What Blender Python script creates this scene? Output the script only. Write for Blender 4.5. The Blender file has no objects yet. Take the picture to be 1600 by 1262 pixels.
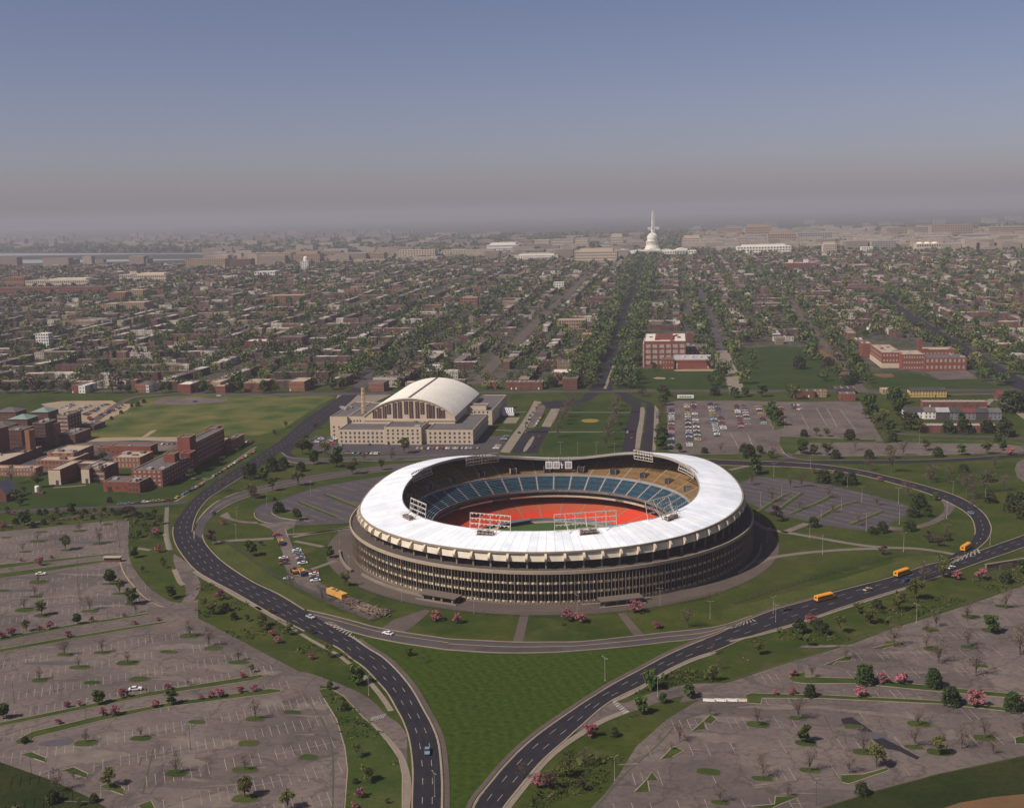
import bpy, bmesh, math, random
import numpy as np
from mathutils import Vector, Matrix
from mathutils.geometry import tessellate_polygon
random.seed(7); rng = np.random.default_rng(7)
R_ = math.radians
scene = bpy.context.scene
COL = scene.collection

# ---------------------------------------------------------------- camera
F_PX, CAM_H, CAM_D, CAM_X = 1811.2, 174.69, 604.93, 66.59
YAW, PITCH, ROLL = 0.1415, 0.1631, -0.0236
fw = Vector((-math.sin(YAW)*math.cos(PITCH), math.cos(YAW)*math.cos(PITCH), -math.sin(PITCH)))
rt = Vector((math.cos(YAW), math.sin(YAW), 0)); up = rt.cross(fw)
c_r = rt*math.cos(ROLL)+up*math.sin(ROLL); c_u = -rt*math.sin(ROLL)+up*math.cos(ROLL)
CAM = Vector((CAM_X, -CAM_D, CAM_H))
cam_d = bpy.data.cameras.new('camera'); cam = bpy.data.objects.new('camera', cam_d); COL.objects.link(cam)
cam_d.sensor_fit = 'HORIZONTAL'; cam_d.sensor_width = 36; cam_d.lens = F_PX/1600*36
cam_d.clip_start = 1; cam_d.clip_end = 90000
cam.matrix_world = Matrix(((c_r.x, c_u.x, -fw.x, CAM.x), (c_r.y, c_u.y, -fw.y, CAM.y), (c_r.z, c_u.z, -fw.z, CAM.z), (0, 0, 0, 1)))
scene.camera = cam
# ---------------------------------------------------------------- light
SUN_AZ, SUN_EL = R_(217), R_(47)
sun_dir = Vector((math.cos(SUN_AZ)*math.cos(SUN_EL), math.sin(SUN_AZ)*math.cos(SUN_EL), math.sin(SUN_EL)))
sd = bpy.data.lights.new('sun', 'SUN'); sd.energy = 5.0; sd.angle = R_(0.55); sd.color = (1.0, 0.93, 0.82)
so = bpy.data.objects.new('sun', sd); COL.objects.link(so); so.location = (0, 0, 900)
so.rotation_euler = (-sun_dir).to_track_quat('-Z', 'Y').to_euler()
w = bpy.data.worlds.new('World'); scene.world = w; w.use_nodes = True
nt = w.node_tree; nt.nodes.clear()
sky = nt.nodes.new('ShaderNodeTexSky'); sky.sky_type = 'NISHITA'; sky.sun_disc = False
sky.sun_elevation = SUN_EL; sky.sun_rotation = math.atan2(sun_dir.x, sun_dir.y)
sky.altitude = 0; sky.air_density = 0.7; sky.dust_density = 1.15; sky.ozone_density = 3.5
bg = nt.nodes.new('ShaderNodeBackground'); bg.inputs["Strength"].default_value = 0.082
wo = nt.nodes.new('ShaderNodeOutputWorld')
smog = nt.nodes.new('ShaderNodeMix'); smog.data_type = 'RGBA'; smog.blend_type = 'MULTIPLY'; smog.inputs['Factor'].default_value = 1.0   # the lilac cast of the city air
smog.inputs['B'].default_value = (1.20, 0.93, 0.92, 1)
nt.links.new(sky.outputs[0], smog.inputs['A']); nt.links.new(smog.outputs['Result'], bg.inputs[0]); nt.links.new(bg.outputs[0], wo.inputs[0])
scene.view_settings.view_transform = 'Standard'; scene.view_settings.look = 'None'
scene.view_settings.gamma = 1; scene.view_settings.use_curve_mapping = False
scene.view_settings.exposure = 0.0
scene.cycles.volume_bounces = 0
scene.cycles.max_bounces = 5
scene.cycles.transparent_max_bounces = 8
HAZE_DENSITY = 1.0e-4
HAZE_COLOR = (0.60, 0.59, 0.66, 1)

# ---------------------------------------------------------------- ground function and pixel tracing
def sst(a, b, x):
    t = np.clip((x-a)/(b-a), 0, 1); return t*t*(3-2*t)
def zt(y):                                   # the land rises gently towards the hill with the dome, then falls to the river plain
    return 25*sst(620, 3150, y) - 19*sst(3350, 4700, y)
def ray(px, py):
    return (fw*F_PX + c_r*(px-800) - c_u*(py-631)).normalized()
def G(px, py, z=None):                       # photo pixel -> point of the land
    d = ray(px, py); zz = 0.0 if z is None else z
    P = CAM
    for _ in range(30):
        P = CAM + d*((zz-CAM.z)/d.z)
        if z is not None: break
        zz = float(zt(P.y))
    return Vector((P.x, P.y, zz))
def scale_at(P):                             # metres per photo pixel
    return (Vector(P)-CAM).dot(fw)/F_PX
def pix(P):
    v = Vector(P)-CAM; d = v.dot(fw)
    return 800+F_PX*v.dot(c_r)/d, 631-F_PX*v.dot(c_u)/d
def hgt(P, pyt):                             # height over P whose top shows at row pyt
    z0, z1 = P[2], P[2]+250
    for _ in range(40):
        m = (z0+z1)/2
        if pix((P[0], P[1], m))[1] > pyt: z0 = m
        else: z1 = m
    return z0-P[2]
def x_at(px, y, z=0):                        # x of the point on the row y that shows in column px
    a, b = -6000., 6000.
    for _ in range(60):
        m = (a+b)/2
        if pix((m, y, z))[0] < px: a = m
        else: b = m
    return a
VIEWS = {'Z1': (4.848, 0, 780), 'Z2': (3.81, 0, 1000), 'Z3': (3.81, 400, 940), 'Z4': (3.81, 700, 940), 'Z5': (3.077, 1080, 980),
         'Z6': (3.478, 1140, 700), 'Z8': (3.81, 240, 760), 'ZA': (4.21, 480, 560), 'ZH': (4, 0, 600), 'ZM': (4.21, 820, 500),
         'ZR': (3.636, 1160, 500), 'ZB': (6.154, 380, 640), 'ZE': (8, 960, 500), 'ZD': (9.707, 740, 590), 'ZP': (1, 0, 0),
         'ZQ': (5.333, 0, 560), 'ZS': (6.154, 1340, 500), 'ZT': (3.81, 1180, 680), 'ZG': (7.27, 180, 650), 'ZK': (7.89, 0, 640), 'ZV': (8, 440, 840)}
def V(view, s):                              # 'x,y x,y ...' in a traced view -> photo pixels
    k, ox, oy = VIEWS[view]
    return [(ox+float(a)/k, oy+float(b)/k) for a, b in (t.split(',')[:2] for t in s.split())]

# ---------------------------------------------------------------- materials
MATS = {}
def ND(nt, t, **kw):
    n = nt.nodes.new(t)
    for k, v in kw.items(): setattr(n, k, v)
    return n
def mat(name, c1, c2=None, scale=0.05, rough=0.9, fine=None, fine_scale=1.5, spec=0.2, attr=None, metal=0.0, rand=0.0, obj=False):
    """base colour c1 blended to c2 by a slow noise, with an optional fine noise colour; attr = a colour attribute that tints it"""
    m = bpy.data.materials.new(name); m.use_nodes = True; nt = m.node_tree
    b = nt.nodes['Principled BSDF']; b.inputs['Roughness'].default_value = rough
    b.inputs['Specular IOR Level'].default_value = spec; b.inputs['Metallic'].default_value = metal
    L = nt.links.new
    def rgb(c):
        n = ND(nt, 'ShaderNodeRGB'); n.outputs[0].default_value = (*c, 1); return n.outputs[0]
    out = rgb(c1)
    if attr:
        a = ND(nt, 'ShaderNodeAttribute', attribute_name=attr); out = a.outputs['Color']
    if c2 or fine:
        if obj: co = ND(nt, 'ShaderNodeTexCoord').outputs['Object']
        else: co = ND(nt, 'ShaderNodeNewGeometry').outputs['Position']
    def mix(fac_scale, col, lo, hi, detail=5):
        n = ND(nt, 'ShaderNodeTexNoise'); n.inputs['Scale'].default_value = fac_scale; n.inputs['Detail'].default_value = detail
        n.inputs['Roughness'].default_value = 0.62
        L(co, n.inputs['Vector'])
        mr = ND(nt, 'ShaderNodeMapRange'); mr.inputs[1].default_value = lo; mr.inputs[2].default_value = hi; L(n.outputs['Fac'], mr.inputs[0])
        mx = ND(nt, 'ShaderNodeMix', data_type='RGBA'); L(mr.outputs[0], mx.inputs['Factor']); L(out, mx.inputs['A']); L(rgb(col), mx.inputs['B'])
        return mx.outputs['Result']
    if c2: out = mix(scale, c2, 0.36, 0.64)
    if fine: out = mix(fine_scale, fine, 0.45, 0.8, 3)
    if rand:
        oi = ND(nt, 'ShaderNodeObjectInfo'); hs = ND(nt, 'ShaderNodeHueSaturation')
        mr = ND(nt, 'ShaderNodeMapRange'); L(oi.outputs['Random'], mr.inputs[0]); mr.inputs[3].default_value = 1-rand; mr.inputs[4].default_value = 1+rand
        L(mr.outputs[0], hs.inputs['Value'])
        wn = ND(nt, 'ShaderNodeTexWhiteNoise', noise_dimensions='1D'); L(oi.outputs['Random'], wn.inputs['W'])
        mr2 = ND(nt, 'ShaderNodeMapRange'); L(wn.outputs['Value'], mr2.inputs[0]); mr2.inputs[3].default_value = 0.5-rand*0.06; mr2.inputs[4].default_value = 0.5+rand*0.06
        L(mr2.outputs[0], hs.inputs['Hue']); L(out, hs.inputs['Color']); out = hs.outputs['Color']
    L(out, b.inputs['Base Color'])
    MATS[name] = m
    return m

# ---------------------------------------------------------------- mesh helpers
class MB:
    """collects vertices and faces of one mesh (material slot per face)"""
    def __init__(s): s.v = []; s.f = []; s.m = []
    def add(s, vs, fs, mi=0):
        o = len(s.v); s.v += [tuple(x) for x in vs]; s.f += [tuple(i+o for i in f) for f in fs]; s.m += [mi]*len(fs); return s
    def box(s, x0, x1, y0, y1, z0, z1, mi=0, top=None, bottom=True):
        o = len(s.v)
        s.v += [(x0, y0, z0), (x1, y0, z0), (x1, y1, z0), (x0, y1, z0), (x0, y0, z1), (x1, y0, z1), (x1, y1, z1), (x0, y1, z1)]
        fs = [(0, 1, 5, 4), (1, 2, 6, 5), (2, 3, 7, 6), (3, 0, 4, 7), (4, 5, 6, 7)] + ([(3, 2, 1, 0)] if bottom else [])
        s.f += [tuple(i+o for i in f) for f in fs]; s.m += [mi]*4+[mi if top is None else top]+([mi] if bottom else []); return s
    def tube(s, p, q, r0, r1=None, n=6, mi=0, cap=True):
        p = Vector(p); q = Vector(q); r1 = r0 if r1 is None else r1; d = (q-p).normalized()
        a = d.orthogonal().normalized(); b = d.cross(a); o = len(s.v)
        for c, r in ((p, r0), (q, r1)):
            for i in range(n):
                t = 2*math.pi*i/n; s.v.append(tuple(c+a*(r*math.cos(t))+b*(r*math.sin(t))))
        for i in range(n): s.f.append((o+i, o+(i+1) % n, o+n+(i+1) % n, o+n+i)); s.m.append(mi)
        if cap: s.f.append(tuple(o+n+i for i in range(n))); s.m.append(mi); s.f.append(tuple(o+n-1-i for i in range(n))); s.m.append(mi)
        return s
    def beam(s, p, q, w_, h_, mi=0):
        """rectangular bar from p to q"""
        p = Vector(p); q = Vector(q); d = (q-p).normalized()
        sx = d.cross(Vector((0, 0, 1))); sx = Vector((1, 0, 0)) if sx.length < 1e-3 else sx.normalized(); sy = sx.cross(d)
        vs = [c+sx*(i*w_/2)+sy*(j*h_/2) for c in (p, q) for i, j in ((-1, -1), (1, -1), (1, 1), (-1, 1))]
        return s.add(vs, [(0, 1, 2, 3), (7, 6, 5, 4), (0, 4, 5, 1), (1, 5, 6, 2), (2, 6, 7, 3), (3, 7, 4, 0)], mi)
    def lathe(s, prof, n=24, c=(0, 0, 0), mi=0, a0=0, a1=2*math.pi):
        full = abs(a1-a0-2*math.pi) < 1e-6; k = n if full else n+1; o = len(s.v); P = len(prof)
        for i in range(k):
            t = a0+(a1-a0)*i/n
            for r, z in prof: s.v.append((c[0]+r*math.cos(t), c[1]+r*math.sin(t), c[2]+z))
        for i in range(n):
            j = (i+1) % k
            for q in range(P-1): s.f.append((o+i*P+q, o+j*P+q, o+j*P+q+1, o+i*P+q+1)); s.m.append(mi)
        return s
    def prism(s, pts, z0, z1, mi=0, top=None):
        """vertical prism over a ground outline"""
        n = len(pts); o = len(s.v)
        if sum(pts[i][0]*pts[(i+1) % n][1]-pts[(i+1) % n][0]*pts[i][1] for i in range(n)) < 0: pts = pts[::-1]
        s.v += [(p[0], p[1], z0) for p in pts]+[(p[0], p[1], z1) for p in pts]
        for i in range(n): s.f.append((o+i, o+(i+1) % n, o+n+(i+1) % n, o+n+i)); s.m.append(mi)
        for t in tessellate_polygon([[Vector((p[0], p[1], 0)) for p in pts]]):
            a, b, c = t
            A, B, C = (Vector((pts[i][0], pts[i][1])) for i in t)
            if (B-A).cross(C-A) < 0: b, c = c, b
            s.f.append((o+n+a, o+n+b, o+n+c)); s.m.append(mi if top is None else top)
        return s
    def mesh(s, name, mats, smooth=False):
        me = bpy.data.meshes.new(name); me.from_pydata(s.v, [], s.f)
        for m in (mats if isinstance(mats, (list, tuple)) else [mats]): me.materials.append(m)
        me.polygons.foreach_set('material_index', s.m)
        if smooth: me.polygons.foreach_set('use_smooth', [True]*len(me.polygons))
        me.update(); return me
    def build(s, name, mats, parent=None, smooth=False, loc=None):
        return ob(name, s.mesh(name, mats, smooth), parent, loc)
def ob(name, data, parent=None, loc=None, rz=0):
    o = bpy.data.objects.new(name, data); COL.objects.link(o)
    if parent: o.parent = parent
    if loc is not None: o.location = loc
    if rz: o.rotation_euler = (0, 0, rz)
    return o
def tag(o, label, cat, group=None):
    o['label'] = label; o['category'] = cat
    if group: o['group'] = group
    return o
def thing(name, label, cat, loc=(0, 0, 0), rz=0, group=None):
    o = ob(name, None, None, loc, rz); o.empty_display_size = 2
    return tag(o, label, cat, group)
def struct(o, kind='structure'):
    o['kind'] = kind; return o
def copy_tree(o, loc=None, rz=None, scale=None):
    c = o.copy(); COL.objects.link(c)
    if loc is not None: c.location = loc
    if rz is not None: c.rotation_euler = (0, 0, rz)
    if scale is not None: c.scale = scale if isinstance(scale, (tuple, list)) else (scale,)*3
    for ch in KIDS.get(o.name, ()):
        d = ch.copy(); COL.objects.link(d); d.parent = c
        for g in KIDS.get(ch.name, ()):
            e = g.copy(); COL.objects.link(e); e.parent = d
    return c
KIDS = {}
def register(o):
    """remember the children of a prototype so that copies need no scene search"""
    KIDS[o.name] = list(o.children)
    for c in o.children: KIDS[c.name] = list(c.children)
ORD = ['first', 'second', 'third', 'fourth', 'fifth', 'sixth', 'seventh', 'eighth', 'ninth', 'tenth', 'eleventh', 'twelfth', 'thirteenth',
       'fourteenth', 'fifteenth', 'sixteenth', 'seventeenth', 'eighteenth', 'nineteenth', 'twentieth']
def ordinal(i):
    if i < 20: return ORD[i]
    n = i+1; suf = 'th' if 10 <= n % 100 <= 20 else {1: 'st', 2: 'nd', 3: 'rd'}.get(n % 10, 'th')
    return f'{n}{suf}'
PENDING = []                                 # (object, description, place): labelled together at the end
def later(o, desc, place, cat, group):
    o['category'] = cat; o['group'] = group; PENDING.append((o, desc, place))
# ---------------------------------------------------------------- surfaces
GRASS = mat('grass', (0.0216, 0.04056, 0.00792), (0.0396, 0.0546, 0.01224), 0.03, 0.95, fine=(0.0216, 0.039, 0.00864), fine_scale=0.45, spec=0.05)
GRASS_DRY = mat('dry_grass', (0.036, 0.064, 0.012), (0.150, 0.125, 0.044), 0.03, 0.95, fine=(0.045, 0.066, 0.018), fine_scale=0.12, spec=0.05)
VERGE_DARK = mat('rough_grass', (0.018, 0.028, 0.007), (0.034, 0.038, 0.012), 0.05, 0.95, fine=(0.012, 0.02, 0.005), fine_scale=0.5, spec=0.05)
VERGE_PALE = mat('pale_verge', (0.048, 0.062, 0.014), (0.075, 0.078, 0.022), 0.05, 0.95, fine=(0.032, 0.046, 0.010), fine_scale=0.5, spec=0.05)  # grass of a paler, yellower colour of its own
VERGE = mat('verge_grass', (0.0297, 0.05032, 0.0099), (0.066, 0.074, 0.02112), 0.05, 0.95, fine=(0.0231, 0.04292, 0.00924), fine_scale=0.9, spec=0.05)
LOT = mat('worn_asphalt', (0.107, 0.084, 0.078), (0.157, 0.121, 0.104), 0.035, 0.95, fine=(0.080, 0.067, 0.067), fine_scale=0.45, spec=0.1)
LOT_DARK = mat('grey_asphalt', (0.0651, 0.0558, 0.062), (0.0806, 0.0678, 0.0713), 0.04, 0.95, fine=(0.05456, 0.048, 0.05332), fine_scale=0.8, spec=0.1)
ROAD = mat('dark_asphalt', (0.01972, 0.0168, 0.0228), (0.02668, 0.02296, 0.0282), 0.06, 0.9, fine=(0.01624, 0.01456, 0.0192), fine_scale=1.2, spec=0.15)
ROAD_GREY = mat('road_grey', (0.06808, 0.056, 0.0602), (0.0851, 0.07, 0.07), 0.05, 0.92, fine=(0.0555, 0.0469, 0.0511), fine_scale=1.0, spec=0.12)
PAVE = mat('pavement_concrete', (0.192, 0.156, 0.1254), (0.24, 0.195, 0.152), 0.08, 0.95, fine=(0.16, 0.1287, 0.1064), fine_scale=1.2, spec=0.1)
PAVE_BROWN = mat('pavement_brown', (0.09, 0.068, 0.0594), (0.1116, 0.085, 0.07128), 0.07, 0.95, fine=(0.072, 0.05644, 0.05082), fine_scale=0.9, spec=0.1)
KERB = mat('kerb_stone', (0.2295, 0.1763, 0.132), (0.289, 0.2296, 0.176), 0.15, 0.9, spec=0.1)
PAINT = mat('road_paint', (0.40, 0.37, 0.33), (0.20, 0.18, 0.165), 0.6, 0.8, spec=0.2)
STALL = mat('worn_paint', (0.357, 0.3034, 0.264), (0.187, 0.1558, 0.144), 0.12, 0.9, spec=0.1)
PAINT_Y = mat('yellow_paint', (0.50, 0.36, 0.14), (0.36, 0.27, 0.14), 0.4, 0.85, spec=0.15)
SAND = mat('bare_earth', (0.34, 0.25, 0.165), (0.27, 0.20, 0.135), 0.05, 0.95, fine=(0.23, 0.17, 0.12), fine_scale=0.5, spec=0.05)
CLAY = mat('orange_clay', (0.17, 0.085, 0.038), (0.12, 0.07, 0.035), 0.06, 0.95, fine=(0.12, 0.09, 0.05), fine_scale=0.4, spec=0.05)
STAIN = mat('sandy_stain', (0.185, 0.148, 0.118), (0.122, 0.100, 0.092), 0.16, 0.95, fine=(0.15, 0.125, 0.118), fine_scale=0.35, spec=0.05)
PATCH = mat('asphalt_patch', (0.082, 0.072, 0.082), (0.10, 0.088, 0.094), 0.1, 0.93, fine=(0.065, 0.058, 0.066), fine_scale=0.8, spec=0.12)
WATER = mat('river_water', (0.34, 0.32, 0.34), None, rough=0.4, spec=0.5)

def age(m):
    """sealed cracks and the odd lane-wide repair in an old asphalt"""
    nt = m.node_tree; L = nt.links.new; b = nt.nodes['Principled BSDF']; col = b.inputs['Base Color'].links[0].from_socket
    pos = ND(nt, 'ShaderNodeNewGeometry').outputs['Position']; v = ND(nt, 'ShaderNodeTexVoronoi', feature='DISTANCE_TO_EDGE'); v.inputs['Scale'].default_value = 0.055
    n = ND(nt, 'ShaderNodeTexNoise'); n.inputs['Scale'].default_value = 0.25; n.inputs['Detail'].default_value = 4
    L(pos, n.inputs['Vector']); va = ND(nt, 'ShaderNodeVectorMath', operation='MULTIPLY_ADD'); L(n.outputs['Color'], va.inputs[0]); va.inputs[1].default_value = (9, 9, 0); L(pos, va.inputs[2]); L(va.outputs[0], v.inputs['Vector'])
    r = ND(nt, 'ShaderNodeMapRange'); r.inputs[1].default_value = 0.012; r.inputs[2].default_value = 0.03; r.inputs[3].default_value = 0.45; r.inputs[4].default_value = 0.0; L(v.outputs['Distance'], r.inputs[0])
    x = ND(nt, 'ShaderNodeMix', data_type='RGBA'); L(r.outputs[0], x.inputs['Factor']); L(col, x.inputs['A']); x.inputs['B'].default_value = (0.05, 0.045, 0.042, 1)
    w_ = ND(nt, 'ShaderNodeTexVoronoi', distance='CHEBYCHEV'); w_.inputs['Scale'].default_value = 0.035; L(pos, w_.inputs['Vector']); sp = ND(nt, 'ShaderNodeSeparateColor'); L(w_.outputs['Color'], sp.inputs[0])
    q = ND(nt, 'ShaderNodeMapRange'); q.inputs[3].default_value = 0.84; q.inputs[4].default_value = 1.10; L(sp.outputs[0], q.inputs[0]); h = ND(nt, 'ShaderNodeHueSaturation'); L(q.outputs[0], h.inputs['Value']); L(x.outputs['Result'], h.inputs['Color']); L(h.outputs['Color'], b.inputs['Base Color'])
age(LOT); age(ROAD_GREY)
def land_material():
    m = bpy.data.materials.new('land'); m.use_nodes = True; nt = m.node_tree; L = nt.links.new
    b = nt.nodes['Principled BSDF']; b.inputs['Roughness'].default_value = 0.95; b.inputs['Specular IOR Level'].default_value = 0.05
    pos = ND(nt, 'ShaderNodeNewGeometry').outputs['Position']; sx = ND(nt, 'ShaderNodeSeparateXYZ'); L(pos, sx.inputs[0])
    def noise(s, lo, hi, d=5):
        n = ND(nt, 'ShaderNodeTexNoise'); n.inputs['Scale'].default_value = s; n.inputs['Detail'].default_value = d; n.inputs['Roughness'].default_value = 0.65
        L(pos, n.inputs['Vector']); r = ND(nt, 'ShaderNodeMapRange'); r.inputs[1].default_value = lo; r.inputs[2].default_value = hi; L(n.outputs['Fac'], r.inputs[0]); return r.outputs[0]
    def mix(f, a, b_):
        x = ND(nt, 'ShaderNodeMix', data_type='RGBA')
        L(f, x.inputs['Factor'])
        for k, v in (('A', a), ('B', b_)):
            if isinstance(v, tuple): x.inputs[k].default_value = (*v, 1)
            else: L(v, x.inputs[k])
        return x.outputs['Result']
    lawn = mix(noise(0.022, .38, .62), (0.027, 0.043, 0.007), (0.054, 0.064, 0.012))
    lawn = mix(noise(0.35, .5, .8, 3), lawn, (0.016, 0.030, 0.007))
    lawn = mix(noise(0.012, .5, .72), lawn, (0.046, 0.050, 0.016)); lawn = mix(noise(0.09, .52, .74), lawn, (0.072, 0.070, 0.026))
    city = mix(noise(0.03, .4, .62), (0.036, 0.044, 0.020), (0.080, 0.066, 0.054))
    city = mix(noise(0.12, .52, .7), city, (0.13, 0.115, 0.10))
    wood = mix(noise(0.0016, .4, .62), (0.040, 0.052, 0.032), (0.085, 0.082, 0.065))
    r1 = ND(nt, 'ShaderNodeMapRange'); r1.inputs[1].default_value = 545; r1.inputs[2].default_value = 575; L(sx.outputs['Y'], r1.inputs[0])
    r2 = ND(nt, 'ShaderNodeMapRange'); r2.inputs[1].default_value = 4500; r2.inputs[2].default_value = 7500; L(sx.outputs['Y'], r2.inputs[0])
    c = mix(r1.outputs[0], lawn, city); c = mix(r2.outputs[0], c, wood)
    L(c, b.inputs['Base Color']); return m
LAND = land_material()

# ---------------------------------------------------------------- ground sheet (round hole where the stadium's bowl is sunk)
nA = 288; rad = np.concatenate([np.array([104.0]), np.geomspace(112, 34000, 110)])
ang = np.arange(nA)*2*np.pi/nA
gx = (rad[:, None]*np.cos(ang)).ravel(); gy = (rad[:, None]*np.sin(ang)).ravel(); gz = zt(gy)
m_ = MB(); m_.v = list(zip(gx.tolist(), gy.tolist(), gz.tolist()))
for i in range(len(rad)-1):
    for j in range(nA):
        k = (j+1) % nA; m_.f.append((i*nA+j, (i+1)*nA+j, (i+1)*nA+k, i*nA+k))
m_.m = [0]*len(m_.f)
struct(m_.build('ground', LAND, smooth=True))

LAYER = [0.0]
def sheet(name, px, z, material, kind='structure', raw=False):
    """a flat outline traced on the ground; z is its lift over the land"""
    pts = [Vector(p) for p in px] if raw else [G(*p) for p in px]
    m = MB()
    v = [(p.x, p.y, float(zt(p.y))+z) for p in pts]
    fs = [tuple(t) for t in tessellate_polygon([[Vector((p.x, p.y, 0)) for p in pts]])]
    out = []
    for a, b, c in fs:
        A, B, C = (Vector(v[i][:2]) for i in (a, b, c)); out.append((a, b, c) if (B-A).cross(C-A) > 0 else (a, c, b))
    m.add(v, out); return struct(m.build(name, material), kind)
def smooth_line(P, sub=6, closed=False):
    """Catmull-Rom through points"""
    P = [np.array(p, float) for p in P]; n = len(P); out = []
    for i in range(n if closed else n-1):
        p0 = P[(i-1) % n] if closed or i > 0 else 2*P[0]-P[1]
        p1, p2 = P[i], P[(i+1) % n]
        p3 = P[(i+2) % n] if closed or i+2 < n else 2*p2-p1
        for k in range(sub):
            t = k/sub; out.append(0.5*((2*p1)+(-p0+p2)*t+(2*p0-5*p1+4*p2-p3)*t*t+(-p0+3*p1-3*p2+p3)*t**3))
    if not closed: out.append(P[-1])
    return out
def gsmooth(px, sub=6, closed=False):
    return smooth_line([tuple(G(*p)) for p in px], sub, closed)
STRIPS = {}
def strip(name, Lp, Rp, z, material, sub=6):
    """a road between two traced edge lines"""
    A = gsmooth(Lp, sub); B = gsmooth(Rp, sub); n = len(A); m = MB()
    for a, b in zip(A, B): m.v += [(a[0], a[1], float(zt(a[1]))+z), (b[0], b[1], float(zt(b[1]))+z)]
    for i in range(n-1):
        f = (2*i, 2*i+1, 2*i+3, 2*i+2); p, q, r = (Vector(m.v[k][:2]) for k in f[:3])
        m.f.append(f if (q-p).cross(r-p) > 0 else f[::-1]); m.m.append(0)
    STRIPS[name+str(len(STRIPS))] = (A, B)
    struct(m.build(name, material)); return A, B
def ribbon(m, line, width, z0, z1, mi=0, side=0):
    """raised band along a ground line: real thickness; side shifts it sideways in widths"""
    P = [np.array(p[:2]) for p in line]; n = len(P); o = len(m.v)
    for i in range(n):
        d = P[min(i+1, n-1)]-P[max(i-1, 0)]; d = d/(np.linalg.norm(d)+1e-9); nn = np.array([-d[1], d[0]])
        c = P[i]+nn*(side*width); h = float(zt(c[1]))
        for s, z in ((-.5, z0), (-.5, z1), (.5, z1), (.5, z0)):
            q = c+nn*(s*width); m.v.append((q[0], q[1], h+z))
    for i in range(n-1):
        a = o+4*i
        for k in range(3): m.f.append((a+k, a+4+k, a+5+k, a+1+k)); m.m.append(mi)
def kerbs(name, lines, width, height, material):
    m = MB()
    for ln in lines: ribbon(m, ln, width, 0.0, height)
    return struct(m.build(name, material))
def dashes(m, A, B, frac, on, off, width, z, start=0.0, i0=0, i1=None, phase=0):
    """painted dashes along a strip at the given fraction of its width"""
    A = A[i0:i1]; B = B[i0:i1]
    C = [a*(1-frac)+b*frac for a, b in zip(A, B)]
    s = -phase; pos = []
    acc = [0]
    for i in range(1, len(C)): acc.append(acc[-1]+np.linalg.norm(C[i][:2]-C[i-1][:2]))
    def at(t):
        i = min(max(int(np.searchsorted(acc, t))-1, 0), len(C)-2); u = (t-acc[i])/max(acc[i+1]-acc[i], 1e-6); return C[i]*(1-u)+C[i+1]*u
    t = start
    while t < acc[-1]-0.5:
        e = min(t+on, acc[-1]); k = max(1, int((e-t)/5)); 
        for j in range(k):
            p, q = at(t+(e-t)*j/k), at(t+(e-t)*(j+1)/k); d = (q-p)[:2]; d = d/(np.linalg.norm(d)+1e-9); nn = np.array([-d[1], d[0]])*width/2
            h = float(zt(p[1]))+z
            m.add([(p[0]-nn[0], p[1]-nn[1], h), (q[0]-nn[0], q[1]-nn[1], h), (q[0]+nn[0], q[1]+nn[1], h), (p[0]+nn[0], p[1]+nn[1], h)], [(0, 1, 2, 3)])
        t += on+off
def inside(p, poly):
    c = False; n = len(poly); x, y = p[0], p[1]
    for i in range(n):
        x1, y1 = poly[i][0], poly[i][1]; x2, y2 = poly[i-1][0], poly[i-1][1]
        if (y1 > y) != (y2 > y) and x < (x2-x1)*(y-y1)/(y2-y1)+x1: c = not c
    return c

# ---------------------------------------------------------------- car parks and paving
BIG_LEFT = [(-60, 834)]+V('Z1', '0,245 910,155 980,165 970,380 985,460 1000,500 1060,590 1140,680 1280,770 1400,790 1500,760 1500,900 1600,950')+V('Z3', '0,280 250,410 340,430 400,450 380,510 400,570 480,700 530,870 545,1000 520,1227 520,1400')+[(300, 1330), (-160, 1330)]
sheet('left_car_park', BIG_LEFT, 0.05, LOT)
BIG_RIGHT = [(890, 1310), (923, 1262), (945, 1240), (970, 1205), (994, 1166), (1041, 1124), (1094, 1092), (1062, 1098), (1078, 1069)]+V('Z5', '180,265 400,190 600,130 800,70 950,10')+V('Z6', '1000,945 1300,850 1600,745 1800,670')+[(1720, 1150), (1600, 1180)]+V('Z5', '1200,700 900,780 620,868')+[(1240, 1310)]
sheet('right_car_park', BIG_RIGHT, 0.05, LOT)
INNER_R = V('Z6', '40,195 150,153 300,165 550,200 750,250 900,290 985,320 955,370 880,405 850,445 700,445 500,415 330,375 200,345 90,290')
sheet('oval_car_park', INNER_R, 0.05, LOT_DARK)
INNER_L = V('ZB', '100,960 160,920 300,880 380,860 620,770 1000,690 1400,630 1600,640 1600,1000 1000,1090 620,1110 420,1110 300,1095 150,1050')
sheet('inner_car_park', INNER_L, 0.05, LOT_DARK)
SERVICE = V('Z8', '620,222 720,215 850,200 840,240 790,260 820,340 880,480 920,495 1000,580 1040,600 1380,740 1420,742 1280,795 1100,720 830,590 780,500 770,400 735,310 700,255')
sheet('service_yard', SERVICE, 0.07, LOT)
FAR_LOT = V('ZM', '930,540 1020,530 1480,530 1640,530 1760,830 1700,880 1050,880 945,860')+[(1232, 712), (1222, 690), (1380, 690), (1352, 632), (1300, 625)]
FAR_LOT = V('ZM', '930,545 1000,532 1470,530')+V('ZR', '240,465 420,465 560,460 670,465 800,690 360,665 215,660 210,700 245,770 200,755')+V('ZM', '1640,880 1050,885 945,860')
sheet('far_car_park', FAR_LOT, 0.05, LOT)
sheet('far_car_park', V('ZR', '370,700 900,695 1480,705 1600,725 1600,752 1000,770 500,775 300,760'), 0.05, LOT)
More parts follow.
